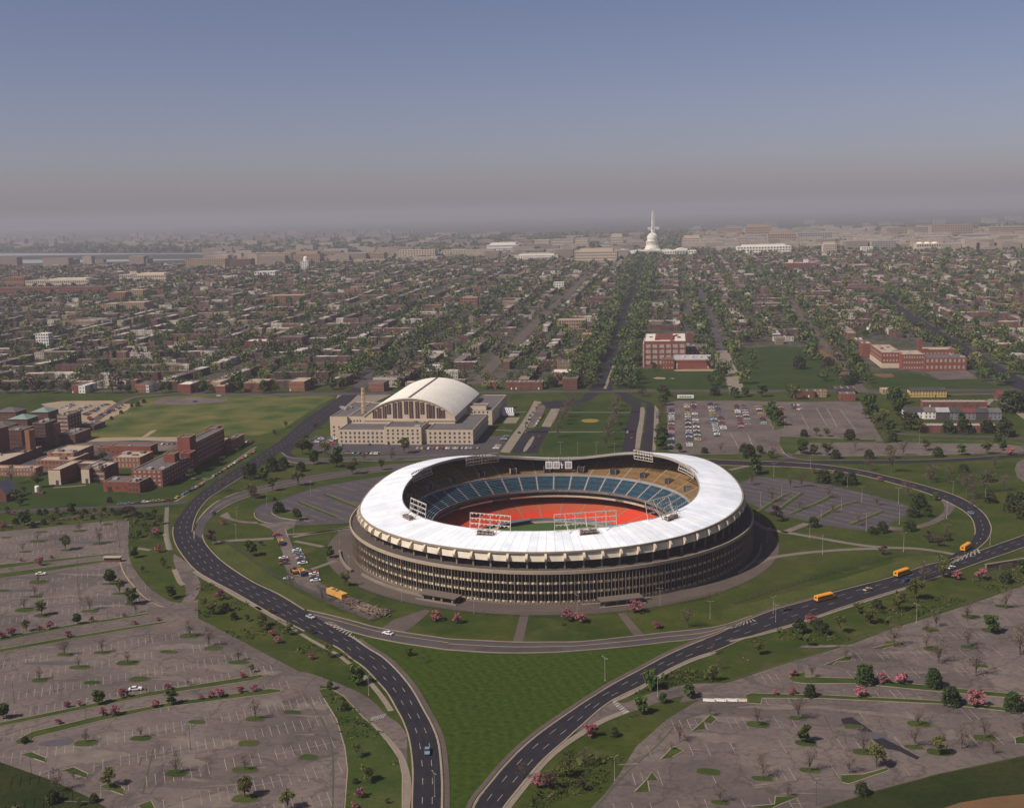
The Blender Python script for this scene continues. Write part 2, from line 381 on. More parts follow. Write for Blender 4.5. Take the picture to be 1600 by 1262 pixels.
sheet('armory_yard', V('ZA', '0,540 60,505 150,515 205,562 520,555 1100,550 1160,510 1330,510 1265,612 1000,640 250,630 60,620'), 0.05, LOT_DARK)
sheet('armory_yard', V('ZA', '200,235 430,225 560,235 420,300 300,300 160,370'), 0.05, PAVE)
# plaza ring round the stadium
m_ = MB(); m_.lathe([(103.9, 0.09), (120.5, 0.09)], 160); struct(m_.build('stadium_plaza', PAVE_BROWN))
for s in ('700,190 820,105 1010,45 1040,55 930,150 870,185', '1530,235 1575,70 1625,75 1590,240'):
    sheet('plaza_walk', V('Z3', s), 0.07, PAVE_BROWN)
sheet('plaza_walk', V('Z4', '1010,70 1050,62 1170,200 1110,208'), 0.07, PAVE_BROWN)
# walks on the right-hand lawn and on the left
PATHS = [('Z6', '120,395 190,435 290,455 440,480 700,525 860,540 1010,545 1130,560 1230,578', 3.6), ('Z6', '150,625 230,595 400,570 560,556 700,548 860,545', 3.6),
         ('Z6', '420,410 330,445 290,458', 4.5), ('Z6', '0,120 60,105 110,95', 4), ('Z8', '345,338 460,322 600,315 715,308', 4.5), ('Z8', '830,300 940,280 1060,262 1170,248', 3.5),
         ('Z8', '840,325 920,340 1010,358', 3.0), ('Z8', '940,492 1020,465 1085,440', 3.0), ('ZB', '420,1200 700,1180 900,1150 1030,1130', 3.0), ('ZM', '0,737 650,735 880,733', 3.0), ('ZM', '290,607 690,607 940,606', 2.6),
         ('ZA', '1150,465 1350,475', 3), ('ZA', '1370,355 1440,352', 3), ('ZG', '680,705 1040,712', 3), ('ZG', '1090,705 1000,745 820,880 640,1000', 2.2), ('ZG', '1090,705 1250,590 1480,430 1600,350', 2.2),
         ('ZK', '660,960 900,945 1060,930', 3), ('Z1', '1265,60 1260,250 1290,385', 2.5), ('Z1', '1010,365 1140,385', 3)]
m_ = MB()
for v, s, wd in PATHS: ribbon(m_, gsmooth(V(v, s), 4), wd, 0.0, 0.10)
struct(m_.build('footpath', mat('path_asphalt', (0.150, 0.122, 0.102), (0.18, 0.15, 0.125), 0.08, 0.95, fine=(0.12, 0.098, 0.083), fine_scale=1.0, spec=0.1)))

# ---------------------------------------------------------------- roads
R1L = [(646, 1330), (644, 1262), (645, 1202), (640, 1158), (631, 1129), (620, 1108), (605, 1082), (584, 1058), (568, 1042), (547, 1027), (526, 1011), (476, 986), (424, 959), (371, 928), (332, 907), (306, 891), (287, 870), (274, 849), (270, 831), (274, 815), (287, 797), (300, 781), (319, 765), (358, 738), (400, 713), (440, 686), (480, 653), (527, 622), (563, 598)]
R1R = [(690, 1330), (691, 1262), (691, 1216), (686, 1163), (676, 1134), (662, 1108), (644, 1076), (623, 1050), (599, 1027), (573, 1011), (552, 996), (512, 974), (478, 955), (425, 924), (378, 900), (350, 880), (330, 861), (317, 845), (303, 831), (302, 815), (310, 797), (326, 778), (346, 765), (375, 747), (405, 729), (450, 697), (486, 677), (547, 628), (573, 601)]
A1, B1 = strip('parkway', R1L, R1R, 0.12, ROAD)
R2L = [(735, 1330), (739, 1262), (766, 1223), (792, 1192), (818, 1166), (847, 1142), (884, 1116), (923, 1090), (962, 1066), (1002, 1045), (1041, 1024), (1081, 1006), (1120, 991), (1160, 972), (1209, 953), (1267, 937), (1312, 923), (1396, 901), (1445, 884), (1514, 866), (1560, 850), (1600, 836), (1680, 806)]
R2R = [(745, 1330), (787, 1262), (805, 1239), (831, 1208), (857, 1179), (881, 1158), (910, 1132), (952, 1097), (1007, 1069), (1041, 1048), (1081, 1029), (1120, 1016), (1160, 999), (1197, 987), (1255, 970), (1312, 950), (1370, 931), (1416, 917), (1485, 895), (1542, 875), (1575, 864), (1600, 855), (1680, 828)]
A2, B2 = strip('parkway', R2L, R2R, 0.12, ROAD)
# inner loop: left branch behind the stadium, right branch
LBL = [(302, 834), (308, 815), (322, 797), (340, 783), (370, 771), (420, 757), (480, 745), (540, 736), (600, 728), (660, 722)]
LBR = [(318, 843), (320, 822), (334, 805), (352, 792), (378, 780), (425, 766), (482, 754), (540, 744), (602, 736), (662, 730)]
A3, B3 = strip('loop_road', LBL, LBR, 0.10, ROAD_GREY)
UPL = [(440, 707), (452, 714), (480, 717), (520, 716), (560, 714), (600, 713), (640, 713), (700, 710)]
UPR = [(443, 716), (455, 722), (480, 724), (520, 722), (560, 720), (600, 720), (640, 719), (700, 716)]
A4, B4 = strip('loop_road', UPL, UPR, 0.13, ROAD_GREY)
A4b, B4b = strip('loop_road', V('ZB', '530,270 430,330 370,400 385,440 450,478'), V('ZB', '640,250 520,345 455,400 490,440 560,480'), 0.09, ROAD)
RBL = [(1090, 716), (1140, 719), (1226, 722), (1284, 726), (1341, 734), (1399, 747), (1456, 762), (1502, 778), (1534, 799), (1548, 821), (1546, 838), (1533, 853), (1514, 866), (1494, 876)]
RBR = [(1088, 724), (1138, 727), (1224, 729), (1282, 733), (1338, 741), (1396, 755), (1450, 771), (1492, 790), (1515, 806), (1523, 823), (1522, 838), (1512, 852), (1490, 866), (1455, 880)]
A5, B5 = strip('loop_road', RBL, RBR, 0.10, ROAD)
A6, B6 = strip('loop_road', [(700, 998), (760, 1001), (805, 1003), (860, 1003), (910, 1002), (989, 994), (1041, 988), (1120, 979), (1175, 962)], [(700, 1015), (760, 1019), (805, 1020), (860, 1019), (910, 1016), (989, 1009), (1041, 1003), (1090, 997), (1150, 977)], 0.10, ROAD_GREY)
A6b, B6b = strip('loop_road', [(480, 953), (520, 962), (558, 972), (584, 979), (626, 987), (700, 998)], [(508, 973), (530, 981), (553, 988), (584, 996), (636, 1006), (700, 1015)], 0.105, ROAD_GREY)
strip('slip_road', V('Z6', '1130,265 1160,300 1165,340 1120,380 1050,410 960,430 870,425'), V('Z6', '1210,275 1225,315 1205,350 1140,400 1060,428 960,446 850,445'), 0.08, LOT)
strip('slip_road', V('Z8', '120,400 120,450 140,500 185,590 190,640 165,690 120,705 0,750'), V('Z8', '240,480 265,540 280,580 275,620 240,680 205,730 192,760 60,830'), 0.11, LOT)
strip('slip_road', V('Z3', '240,410 350,440 460,475 560,515 680,580 760,655 800,690 850,725 900,790'), V('Z3', '330,500 400,500 480,540 560,610 650,700 740,770 830,870 885,980 905,1100'), 0.09, LOT)
strip('slip_road', V('Z4', '1700,490 1500,485 1400,495 1250,530 1150,565 1050,600 960,600 880,640 760,720'), V('Z4', '1700,580 1530,580 1500,575 1400,560 1250,600 1150,640 1060,665 900,735 770,800'), 0.09, LOT)
strip('slip_road', V('Z8', '390,175 440,195 520,215 620,222'), V('Z8', '440,150 470,190 540,205 620,210'), 0.08, LOT)
# the mall behind the stadium
strip('mall_drive', V('ZM', '580,455 600,490 650,530 700,570 692,620 665,720 635,880'), V('ZM', '640,470 700,525 760,545 765,575 765,630 745,720 715,880'), 0.10, ROAD)
strip('mall_drive', V('ZM', '640,480 730,530 800,545 800,600 790,700 755,880'), V('ZM', '660,470 740,515 830,545 850,580 850,700 830,880'), 0.11, ROAD)
strip('mall_drive', V('ZM', '410,470 360,520 250,530 110,535'), V('ZM', '490,480 420,530 250,575 140,580'), 0.10, ROAD)
strip('mall_drive', V('ZD', '1040,750 830,810 680,960 560,1140'), V('ZD', '1170,755 1120,850 1020,1010 980,1150'), 0.10, ROAD)
strip('mall_drive', V('ZD', '1180,470 1100,610 1030,740'), V('ZD', '1310,470 1240,620 1165,750'), 0.09, PAVE)
strip('mall_drive', V('ZD', '920,350 830,520 700,720 560,900 400,1130'), V('ZD', '1030,370 960,480 840,700 720,880 545,1140'), 0.085, PAVE)
strip('mall_drive', V('ZD', '1000,420 930,540 820,760'), V('ZD', '1110,420 1040,560 920,760'), 0.095, LOT)
sheet('mall_median', V('ZD', '905,880 925,910 870,1020 800,1110 750,1130 760,1080 830,960'), 0.16, PAVE)
sheet('mall_median', V('ZM', '760,575 785,572 790,600 780,690 755,850 725,850 735,740 755,650'), 0.16, PAVE)
sheet('mall_walk', V('ZM', '855,560 880,590 880,700 860,860 840,860 848,700 852,600'), 0.14, PAVE)
MALL = V('ZM', '335,545 480,535 590,535 690,560 690,605 675,700 640,862 400,885 190,885 115,862 112,830 180,705 245,590')
sheet('mall_lawn', MALL, 0.06, GRASS)
sheet('flower_bed', V('ZM', '368,662 385,653 430,650 475,653 490,662 470,672 430,675 390,672'), 0.10, mat('flower_bed', (0.30, 0.20, 0.03), (0.12, 0.10, 0.03), 0.5))
# cross streets beyond
def street(name, pts, wd, material, z=0.25):
    m = MB(); ln = smooth_line([(p.x, p.y, 0) for p in pts], 10); ribbon(m, ln, wd, z-0.1, z); return struct(m.build(name, material))
Y19 = G(940, 611).y
street('street', [Vector((-1500, Y19+22, 0)), Vector((-600, Y19+10, 0)), G(400, 616), G(940, 611.5), G(1350, 610.5), Vector((900, Y19+14, 0))], 15, ROAD_GREY, 0.22)
street('street', [G(560, 606), G(575, 591), G(620, 566), G(700, 512), G(745, 484), G(800, 449)], 16, ROAD_GREY)
street('street', [G(742, 600), G(794, 547), G(853, 490), G(900, 448), G(945, 405)], 15, PAVE_BROWN)
street('street', [G(938, 611), G(953, 560), G(972, 505), G(1000, 425)], 22, ROAD, 0.24)
street('street', [G(945, 608), G(963, 560), G(980, 508)], 3, PAVE, 0.3)
street('street', [G(1152, 611), G(1142, 583), G(1128, 548)], 15, PAVE, 0.24); street('street', [G(1128, 548), G(1108, 490), G(1090, 450)], 11, ROAD_GREY, 0.24)
street('street', [G(1345, 612), G(1310, 575), G(1270, 520), G(1220, 455), G(1180, 420)], 16, PAVE_BROWN, 0.24)
street('street', [G(1700, 640), G(1590, 598), G(1500, 545), G(1420, 495), G(1370, 460)], 24, ROAD, 0.24)
street('street', [G(1640, 680), G(1560, 625), G(1532, 640)], 6, PAVE, 0.2)
street('street', [G(0, 700), G(90, 690), G(130, 670), G(165, 645), G(205, 622), G(255, 617)], 8, PAVE_BROWN, 0.2)
street('street', [G(*p) for p in V('Z1', '-100,105 200,85 600,70 900,55 1100,48 1320,30 1420,20')], 7, ROAD_GREY, 0.18)
street('street', [G(*p) for p in V('Z1', '-100,205 200,185 500,140 850,95 950,80')], 4, PAVE_BROWN, 0.18)
street('street', [G(*p) for p in V('ZR', '-80,420 300,405 700,410 1000,425 1500,420 1700,430')], 8, PAVE_BROWN, 0.2)
street('street', [G(*p) for p in V('ZR', '850,640 1000,655 1400,665 1700,680')], 7, ROAD_GREY, 0.2)
street('street', [G(*p) for p in V('ZT', '0,160 240,150 400,158 800,158 1200,145 1600,118 1750,110')], 9, ROAD, 0.2)
street('street', [G(*p) for p in V('ZT', '170,110 230,140 330,155 420,158')], 8, ROAD_GREY, 0.19)
sheet('side_court', V('ZT', '1600,140 1560,160 1545,200 1560,250 1600,275 1700,280 1700,140'), 0.05, LOT)

# darker tracks worn by tyres along each lane
m_ = MB()
for A_, B_, fs in ((A1[:66], B1[:66], (.17, .5, .83)), (A1[66:104], B1[66:104], (.13, .38, .62, .87)), (A2, B2, (.17, .5, .83)), (A5, B5, (.3, .7))):
    for f in fs: ribbon(m_, [a*(1-f)+b*f for a, b in zip(A_, B_)], 1.5, 0.0, 0.135)
struct(m_.build('tyre_wear', mat('tyre_wear', (0.013, 0.012, 0.015), (0.024, 0.021, 0.025), 0.12, 0.8, fine=(0.017, 0.015, 0.018), fine_scale=0.5, spec=0.2)))
# painted lines
m_ = MB()
n1 = len(A1)
for f in (0.335, 0.665): dashes(m_, A1, B1, f, 4.2, 8.0, 0.17, 0.15, start=2, i1=66)
for f in (0.25, 0.5, 0.75): dashes(m_, A1, B1, f, 4.2, 7.0, 0.17, 0.15, i0=66, i1=104)
for f in (0.34, 0.66): dashes(m_, A1, B1, f, 4.2, 7.5, 0.17, 0.15, i0=104)
for f in (0.335, 0.665): dashes(m_, A2, B2, f, 4.2, 8.0, 0.17, 0.15, start=4, i1=84)
for f in (0.3, 0.6): dashes(m_, A2, B2, f, 4.2, 8.0, 0.17, 0.15, i0=84)
dashes(m_, A5, B5, 0.5, 2.5, 7, 0.25, 0.13, i0=24)
dashes(m_, A1, B1, 0.97, 400, 1, 0.25, 0.15, i1=62); dashes(m_, A2, B2, 0.03, 900, 1, 0.25, 0.15, i1=70)
# crossings and hatched noses
def hatch(a, b, c, d, n, wd):
    a, b, c, d = (G(*q) for q in (a, b, c, d))
    for i in range(n):
        t0 = (i+.1)/n; t1 = (i+.1+wd)/n; P = [a.lerp(b, t0), a.lerp(b, t1), d.lerp(c, t1), d.lerp(c, t0)]
        fs = (0, 1, 2, 3) if (P[1]-P[0]).cross(P[2]-P[0]).z > 0 else (3, 2, 1, 0)
        m_.add([(p.x, p.y, 0.16) for p in P], [fs])
hatch((575, 1128), (601, 1121), (605, 1114), (582, 1120), 6, .5)
hatch((956, 1098), (976, 1116), (984, 1112), (962, 1094), 7, .55)
hatch((505, 972), (548, 996), (552, 990), (520, 972), 9, .35)
hatch((550, 997), (573, 1012), (575, 1011), (553, 993), 7, .4)
hatch((1479, 884), (1535, 862), (1530, 856), (1492, 874), 8, .4)
hatch((1140, 983), (1185, 969), (1178, 967), (1150, 976), 7, .35)
struct(m_.build('road_markings', PAINT))
m_ = MB()
dashes(m_, A6, B6, 0.45, 300, 2, 0.3, 0.14); dashes(m_, A6b, B6b, 0.35, 120, 1, 0.3, 0.145)
dashes(m_, A3, B3, 0.5, 300, 2, 0.25, 0.13, i0=12); dashes(m_, A1, B1, 0.99, 300, 2, 0.2, 0.152, i1=60)
ribbon(m_, gsmooth(V('Z1', '905,465 940,560 1000,640 1070,720 1170,790 1240,815'), 5), 0.35, 0.0, 0.075)
struct(m_.build('yellow_line', PAINT_Y))
# pale kerbs and gutters
kl = [A1[:62], B1[:62], A1[66:112], A2, B2, gsmooth([(300, 831), (303, 815), (311, 797), (327, 778), (350, 763), (400, 731)], 6), gsmooth([(303, 842), (305, 822), (316, 805), (330, 791), (348, 779), (372, 769)], 6),
      gsmooth([(316, 836), (321, 849), (337, 868), (358, 885), (397, 910), (437, 929), (476, 953)], 6), A5[:], B5[:60], A4, B4, A3, B3[12:], B6, A6, A6b, B6b,
      gsmooth(V('ZT', '0,155 400,150 800,150 1200,138 1600,108'), 4), gsmooth(V('ZT', '160,100 220,135 330,150'), 5),
      gsmooth(V('ZB', '640,1070 420,1055 310,1020 275,985 300,950'), 5), gsmooth(V('ZB', '105,990 120,1040 200,1080 290,1095'), 5), gsmooth(V('ZB', '405,1150 430,1225'), 3)]
kerbs('kerb', kl, 0.5, 0.26, KERB)
m_ = MB()
ribbon(m_, gsmooth(V('Z3', '650,705 720,770 790,840 850,920 885,1020 895,1120 885,1227 880,1330'), 5), 3.2, 0, 0.14)       # pavement beside the slip lane
ribbon(m_, gsmooth(V('Z4', '1070,650 960,690 880,730 800,780 700,845 600,925 520,1010 440,1110 350,1227 300,1330'), 5), 2.6, 0, 0.14)
ribbon(m_, gsmooth(V('Z3', '0,30 200,150 350,240 480,310 560,370'), 5), 1.6, 0, 0.14)
ribbon(m_, gsmooth(V('Z3', '640,440 700,505 760,580 805,650'), 5), 2.0, 0, 0.14)
ribbon(m_, gsmooth(V('Z4', '1600,300 1450,350 1300,420 1170,500 1060,560 980,595'), 5), 2.0, 0, 0.14)
ribbon(m_, gsmooth(V('Z6', '0,1050 200,1005 400,945 600,878 800,812 960,762'), 5), 1.6, 0, 0.14)
ribbon(m_, gsmooth(V('Z1', '1245,250 1275,380'), 2), 2.0, 0, 0.14); ribbon(m_, gsmooth(V('Z1', '1320,530 1360,620 1390,650'), 3), 2.5, 0, 0.14)
ribbon(m_, gsmooth(V('Z8', '240,505 300,545 400,600 520,668 640,735'), 5), 2.0, 0, 0.14)
struct(m_.build('pavement', PAVE))
# brown edge strip inside the kerb of the left carriageway and the right one
m_ = MB(); ribbon(m_, B1[:60], 1.6, 0, 0.16, side=-0.9); ribbon(m_, A2[:96], 1.6, 0, 0.16, side=0.9); struct(m_.build('edge_strip', PAVE_BROWN))

# ---------------------------------------------------------------- lawns with their own cut
def stripe_grass():
    m = bpy.data.materials.new('mown_grass'); m.use_nodes = True; nt = m.node_tree; L = nt.links.new
    b = nt.nodes['Principled BSDF']; b.inputs['Roughness'].default_value = 0.95; b.inputs['Specular IOR Level'].default_value = 0.05
    pos = ND(nt, 'ShaderNodeNewGeometry').outputs['Position']
    d = ND(nt, 'ShaderNodeVectorMath', operation='DISTANCE'); d.inputs[1].default_value = (-175, -285, 0); L(pos, d.inputs[0])
    n = ND(nt, 'ShaderNodeTexNoise'); n.inputs['Scale'].default_value = 0.06; n.inputs['Detail'].default_value = 5; L(pos, n.inputs['Vector'])
    a = ND(nt, 'ShaderNodeMath', operation='MULTIPLY_ADD'); L(n.outputs['Fac'], a.inputs[0]); a.inputs[1].default_value = 7; L(d.outputs['Value'], a.inputs[2])
    s = ND(nt, 'ShaderNodeMath', operation='MULTIPLY'); L(a.outputs[0], s.inputs[0]); s.inputs[1].default_value = 1.5
    si = ND(nt, 'ShaderNodeMath', operation='SINE'); L(s.outputs[0], si.inputs[0])
    n2 = ND(nt, 'ShaderNodeTexNoise'); n2.inputs['Scale'].default_value = 0.5; n2.inputs['Detail'].default_value = 6; L(pos, n2.inputs['Vector'])
    ad = ND(nt, 'ShaderNodeMath', operation='MULTIPLY_ADD'); L(si.outputs[0], ad.inputs[0]); ad.inputs[1].default_value = 0.06; L(n2.outputs['Fac'], ad.inputs[2])
    mr = ND(nt, 'ShaderNodeMapRange'); mr.inputs[1].default_value = .25; mr.inputs[2].default_value = .78; L(ad.outputs[0], mr.inputs[0])
    x = ND(nt, 'ShaderNodeMix', data_type='RGBA'); x.inputs['A'].default_value = (0.020, 0.040, 0.005, 1); x.inputs['B'].default_value = (0.050, 0.070, 0.010, 1); L(mr.outputs[0], x.inputs['Factor'])
    L(x.outputs['Result'], b.inputs['Base Color']); return m
MOWN = stripe_grass()
TRI = [(690, 1330), (694, 1262), (696, 1216), (690, 1163), (680, 1134), (665, 1104), (648, 1074), (627, 1048), (603, 1025), (577, 1008), (560, 996), (584, 999), (636, 1009), (700, 1018), (760, 1022), (805, 1023), (860, 1022), (910, 1019), (989, 1012), (1041, 1006), (1085, 1001), (1040, 1021), (1000, 1042), (960, 1063), (920, 1088), (880, 1113), (844, 1139), (815, 1163), (788, 1189), (762, 1220), (735, 1262), (712, 1330)]
sheet('mown_lawn', TRI, 0.04, MOWN)
sheet('hospital_lawn', [(-40, 803), (0, 797)]+V('ZK', '130,1240 860,1220')+[(275, 784), (300, 755), (345, 727), (385, 700), (372, 690), (330, 708), (300, 735), (240, 745), (200, 755), (160, 735), (60, 745), (-20, 775)], 0.04, GRASS)
FIELD = [(120, 690), (175, 650), (225, 622), (300, 617), (420, 615), (505, 616), (524, 620), (500, 632), (440, 672), (405, 680), (330, 682), (240, 684)]
sheet('pale_verge', V('Z6', '-40,885 0,870 300,790 600,710 960,600 1160,580 1175,603 1000,655 890,692 560,772 200,876 0,945 -40,965'), 0.045, VERGE_PALE)
sheet('pale_verge', V('Z8', '335,350 440,343 560,430 700,530 820,610 1100,745 1265,815 1330,850 1180,825 1000,765 900,728 750,640 600,560 450,470 370,400'), 0.045, VERGE_PALE)
sheet('open_field', FIELD, 0.05, GRASS_DRY)
sheet('field_track', V('ZQ', '700,680 860,660 1150,655 1500,655 1900,660 1900,690 1400,690 1130,680 900,690 720,692'), 0.09, SAND)
sheet('field_track', V('ZQ', '1340,330 1600,320 1900,340 1850,365 1600,385 1240,385'), 0.09, LOT)
sheet('field_track', V('ZQ', '1180,655 1260,600 1310,595 1230,650'), 0.1, SAND)
sheet('hospital_car_park', V('ZQ', '340,380 520,355 930,350 980,375 1110,380 1060,430 900,505 760,570 700,600 640,520 430,430'), 0.07, SAND)
sheet('hospital_car_park', V('ZQ', '600,690 1000,690 1500,690 1700,720 1500,760 1000,790 700,760'), 0.055, LOT)
sheet('hospital_yard', V('ZK', '0,560 330,540 440,620 560,500 900,460 1180,470 1400,440 1578,430 1578,600 1100,700 700,760 0,800'), 0.05, LOT_DARK)
SCHOOL_L = V('ZE', '210,610 640,620 1200,640 1340,640 1380,720 1390,850 170,850')
sheet('school_field', SCHOOL_L, 0.22, GRASS); sheet('school_field', V('ZE', '210,560 200,850 50,860 90,700'), 0.2, VERGE)
sheet('bare_patch', V('ZE', '480,725 540,715 640,722 630,740 520,740'), 0.3, SAND); sheet('bare_patch', V('ZE', '680,730 750,728 740,740'), 0.3, SAND)
sheet('bare_patch', V('ZE', '1200,420 1290,440 1310,600 1290,640 760,640 740,625 1190,600'), 0.24, SAND)
sheet('school_field', V('ZR', '-20,160 380,150 560,300 640,400 560,395 60,405 -20,380'), 0.2, GRASS)
sheet('bare_patch', V('ZR', '400,145 440,155 580,270 600,330 540,300 440,220'), 0.26, CLAY)
sheet('bare_patch', V('ZR', '150,190 180,180 205,235 170,240'), 0.27, SAND)
sheet('bare_patch', V('ZR', '40,285 300,285 305,310 270,290 160,310 60,325'), 0.25, CLAY)
sheet('school_field', V('ZR', '640,300 900,300 1000,310 1100,335 1350,340 1500,400 1200,400 760,400'), 0.2, GRASS)
sheet('school_yard', V('ZR', '1040,295 1270,285 1340,335 1120,340'), 0.24, LOT); sheet('bare_patch', V('ZR', '700,305 850,305 865,325 800,328'), 0.26, CLAY)
sheet('clay_mound', V('Z5', '1180,880 1290,842 1450,815 1700,790 1700,950 1100,950'), 0.075, CLAY)
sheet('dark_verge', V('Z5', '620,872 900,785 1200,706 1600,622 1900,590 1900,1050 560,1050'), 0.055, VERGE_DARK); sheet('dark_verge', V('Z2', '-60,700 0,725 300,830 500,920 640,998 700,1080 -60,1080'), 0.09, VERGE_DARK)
sheet('river', [G(-2600, 412), G(-700, 409), G(0, 412), G(150, 410), G(330, 405), G(520, 398), G(700, 392), G(700, 388.5), G(450, 392), G(250, 397), G(0, 400), G(-700, 396), G(-2600, 398)], 0.4, WATER, raw=True)

# grass strips that divide the car parks, and planting islands with a kerb
STRIPS_PX = [V('Z1', '-60,505 0,495 890,405 905,412 0,525 -60,533'), V('Z1', '-60,570 0,560 780,460 800,475 0,600 -60,608'), V('Z1', '-60,1062 0,1050 560,945 1120,862 1145,872 560,965 0,1078 -60,1090'),
             V('Z1', '-60,1148 0,1135 500,1045 1240,925 1275,935 900,1000 0,1160 -60,1175'), V('Z2', '-60,500 0,490 300,430 850,315 1550,205 1585,215 1500,240 850,340 0,515 -60,525'),
             [(24, 1157), (50, 1143), (157, 1118), (262, 1098), (420, 1076), (440, 1077), (438, 1081), (420, 1084), (262, 1104), (157, 1126), (54, 1152), (46, 1161), (28, 1163)],
             V('Z5', '470,240 500,222 550,215 545,238 800,245 1100,275 1600,325 1750,340 1750,360 1600,345 1100,300 800,270 545,270 490,262'), V('Z5', '262,325 290,315 340,318 640,325 1200,352 1600,395 1750,412 1750,428 1600,412 1200,368 640,342 340,340 335,368 280,365'),
             V('Z2', '130,678 190,665 275,700 268,727 200,705'), V('Z2', '375,772 440,755 525,795 515,822 440,800'), V('Z2', '595,868 670,845 742,885 735,922 660,895'), V('Z2', '825,980 900,955 930,1010 860,1030'),
             V('Z3', '375,520 440,515 520,560 640,690 700,740 780,830 850,930 872,1030 870,1330 520,1330 545,1000 530,870 480,700 400,570'),
             V('Z4', '1265,937 1330,870 1345,862 1405,885 1335,925'), V('Z4', '1110,1130 1180,1060 1190,1070 1200,1130'), V('Z4', '1180,1060 1215,1012 1252,1060'), V('Z4', '1455,765 1520,710 1535,755'), V('Z4', '1520,710 1560,672 1600,700 1570,725'),
             V('Z5', '290,860 400,850 405,812 535,810 430,850 380,875'), V('Z5', '720,710 830,705 940,675 950,688 760,752 725,745'), V('Z5', '1600,560 1560,560 1555,530 1600,520'), V('ZR', '215,660 360,668 760,680 760,695 370,700 300,760 245,765 215,720'), V('ZR', '965,680 1500,690 1600,705 1600,720 1480,705 965,700'),
             V('Z5', '640,180 740,140 775,140 770,160 700,165 680,180'), V('Z5', '870,100 930,85 1010,70 1000,85 920,105'),
             V('ZB', '275,985 300,950 345,965 480,990 600,1045 680,1065 500,1060 340,1035'), V('ZR', '110,480 200,490 240,560 240,610 180,625 150,560')]
for i, s in enumerate(STRIPS_PX): sheet('grass_strip', s, 0.17, VERGE)
kerbs('strip_kerb', [gsmooth(s, 1, True) for s in STRIPS_PX], 0.35, 0.2, KERB)
# long thin grass medians of the inner car parks
med = []
for v, s in (('Z6', '260,345 330,290 395,245'), ('Z6', '480,385 600,318 700,290'), ('Z6', '160,345 290,262 330,248'), ('Z6', '330,360 500,290 560,255'), ('Z6', '660,415 830,345'), ('ZB', '530,885 720,965 900,1035'), ('ZB', '780,812 950,880 1110,945')): med.append(gsmooth(V(v, s), 3))
m_ = MB()
for ln in med: ribbon(m_, ln, 2.4, 0, 0.2)
struct(m_.build('grass_strip', VERGE))
m_ = MB()
for ln in med[:]: ribbon(m_, ln, 0.5, 0, 0.24, side=2.6)
struct(m_.build('yellow_kerb', mat('dull_yellow', (0.24, 0.18, 0.08), (0.17, 0.14, 0.075), 0.4)))
ISL = [('Z2', '388,85 608,74 1005,70 475,162 760,135 238,237 548,252 828,232 1170,487 838,584 1480,614 512,612 1050,792 1458,772 1463,942 1520,468 1270,48 1420,132'),
       ('Z1', '190,838 680,848 190,398 315,247 600,240 285,318 290,627 270,737 500,385 755,335 325,880 490,1175 775,1162 1280,1152 1440,1032 20,692 820,190 50,290 830,640 900,715 1000,790'), ('Z3', '215,657 312,925'),
       ('Z4', '1550,1012'), ('Z5', '82,697 340,727 320,467 512,437 550,557 780,477 1095,465 830,600 570,687 138,842 1410,532 1190,600 1070,575 1390,185 1440,15 1150,10 1160,105 1340,95 975,75'), ('Z6', '1490,860 1310,915 1420,985 1110,985')]
m_ = MB(); k_ = MB(); ISEEN = []
for v, s in ISL:
    for p in V(v, s):
        P = G(*p)
        if any((P-q).length < 7 for q in ISEEN): continue
        ISEEN.append(P); a = random.uniform(0.9, 1.25); b_ = random.uniform(3.0, 4.6) if v in ('Z1', 'Z2') else random.uniform(2.6, 3.8); c = b_*random.uniform(.45, .7); th = 0.05+random.uniform(-.1, .1) if P.x < 0 else -0.1
        ring = [(P.x+b_*math.copysign(abs(math.cos(t))**.7, math.cos(t))*math.cos(th)-c*math.copysign(abs(math.sin(t))**.7, math.sin(t))*math.sin(th), P.y+b_*math.copysign(abs(math.cos(t))**.7, math.cos(t))*math.sin(th)+c*math.copysign(abs(math.sin(t))**.7, math.sin(t))*math.cos(th)) for t in np.arange(16)*math.pi/8]
        m_.prism(ring, 0.0, 0.19); big = [(P.x+(q[0]-P.x)*1.09, P.y+(q[1]-P.y)*1.12) for q in ring]; k_.prism(big, 0.0, 0.16)
struct(m_.build('planting_island', VERGE)); struct(k_.build('island_kerb', LOT))

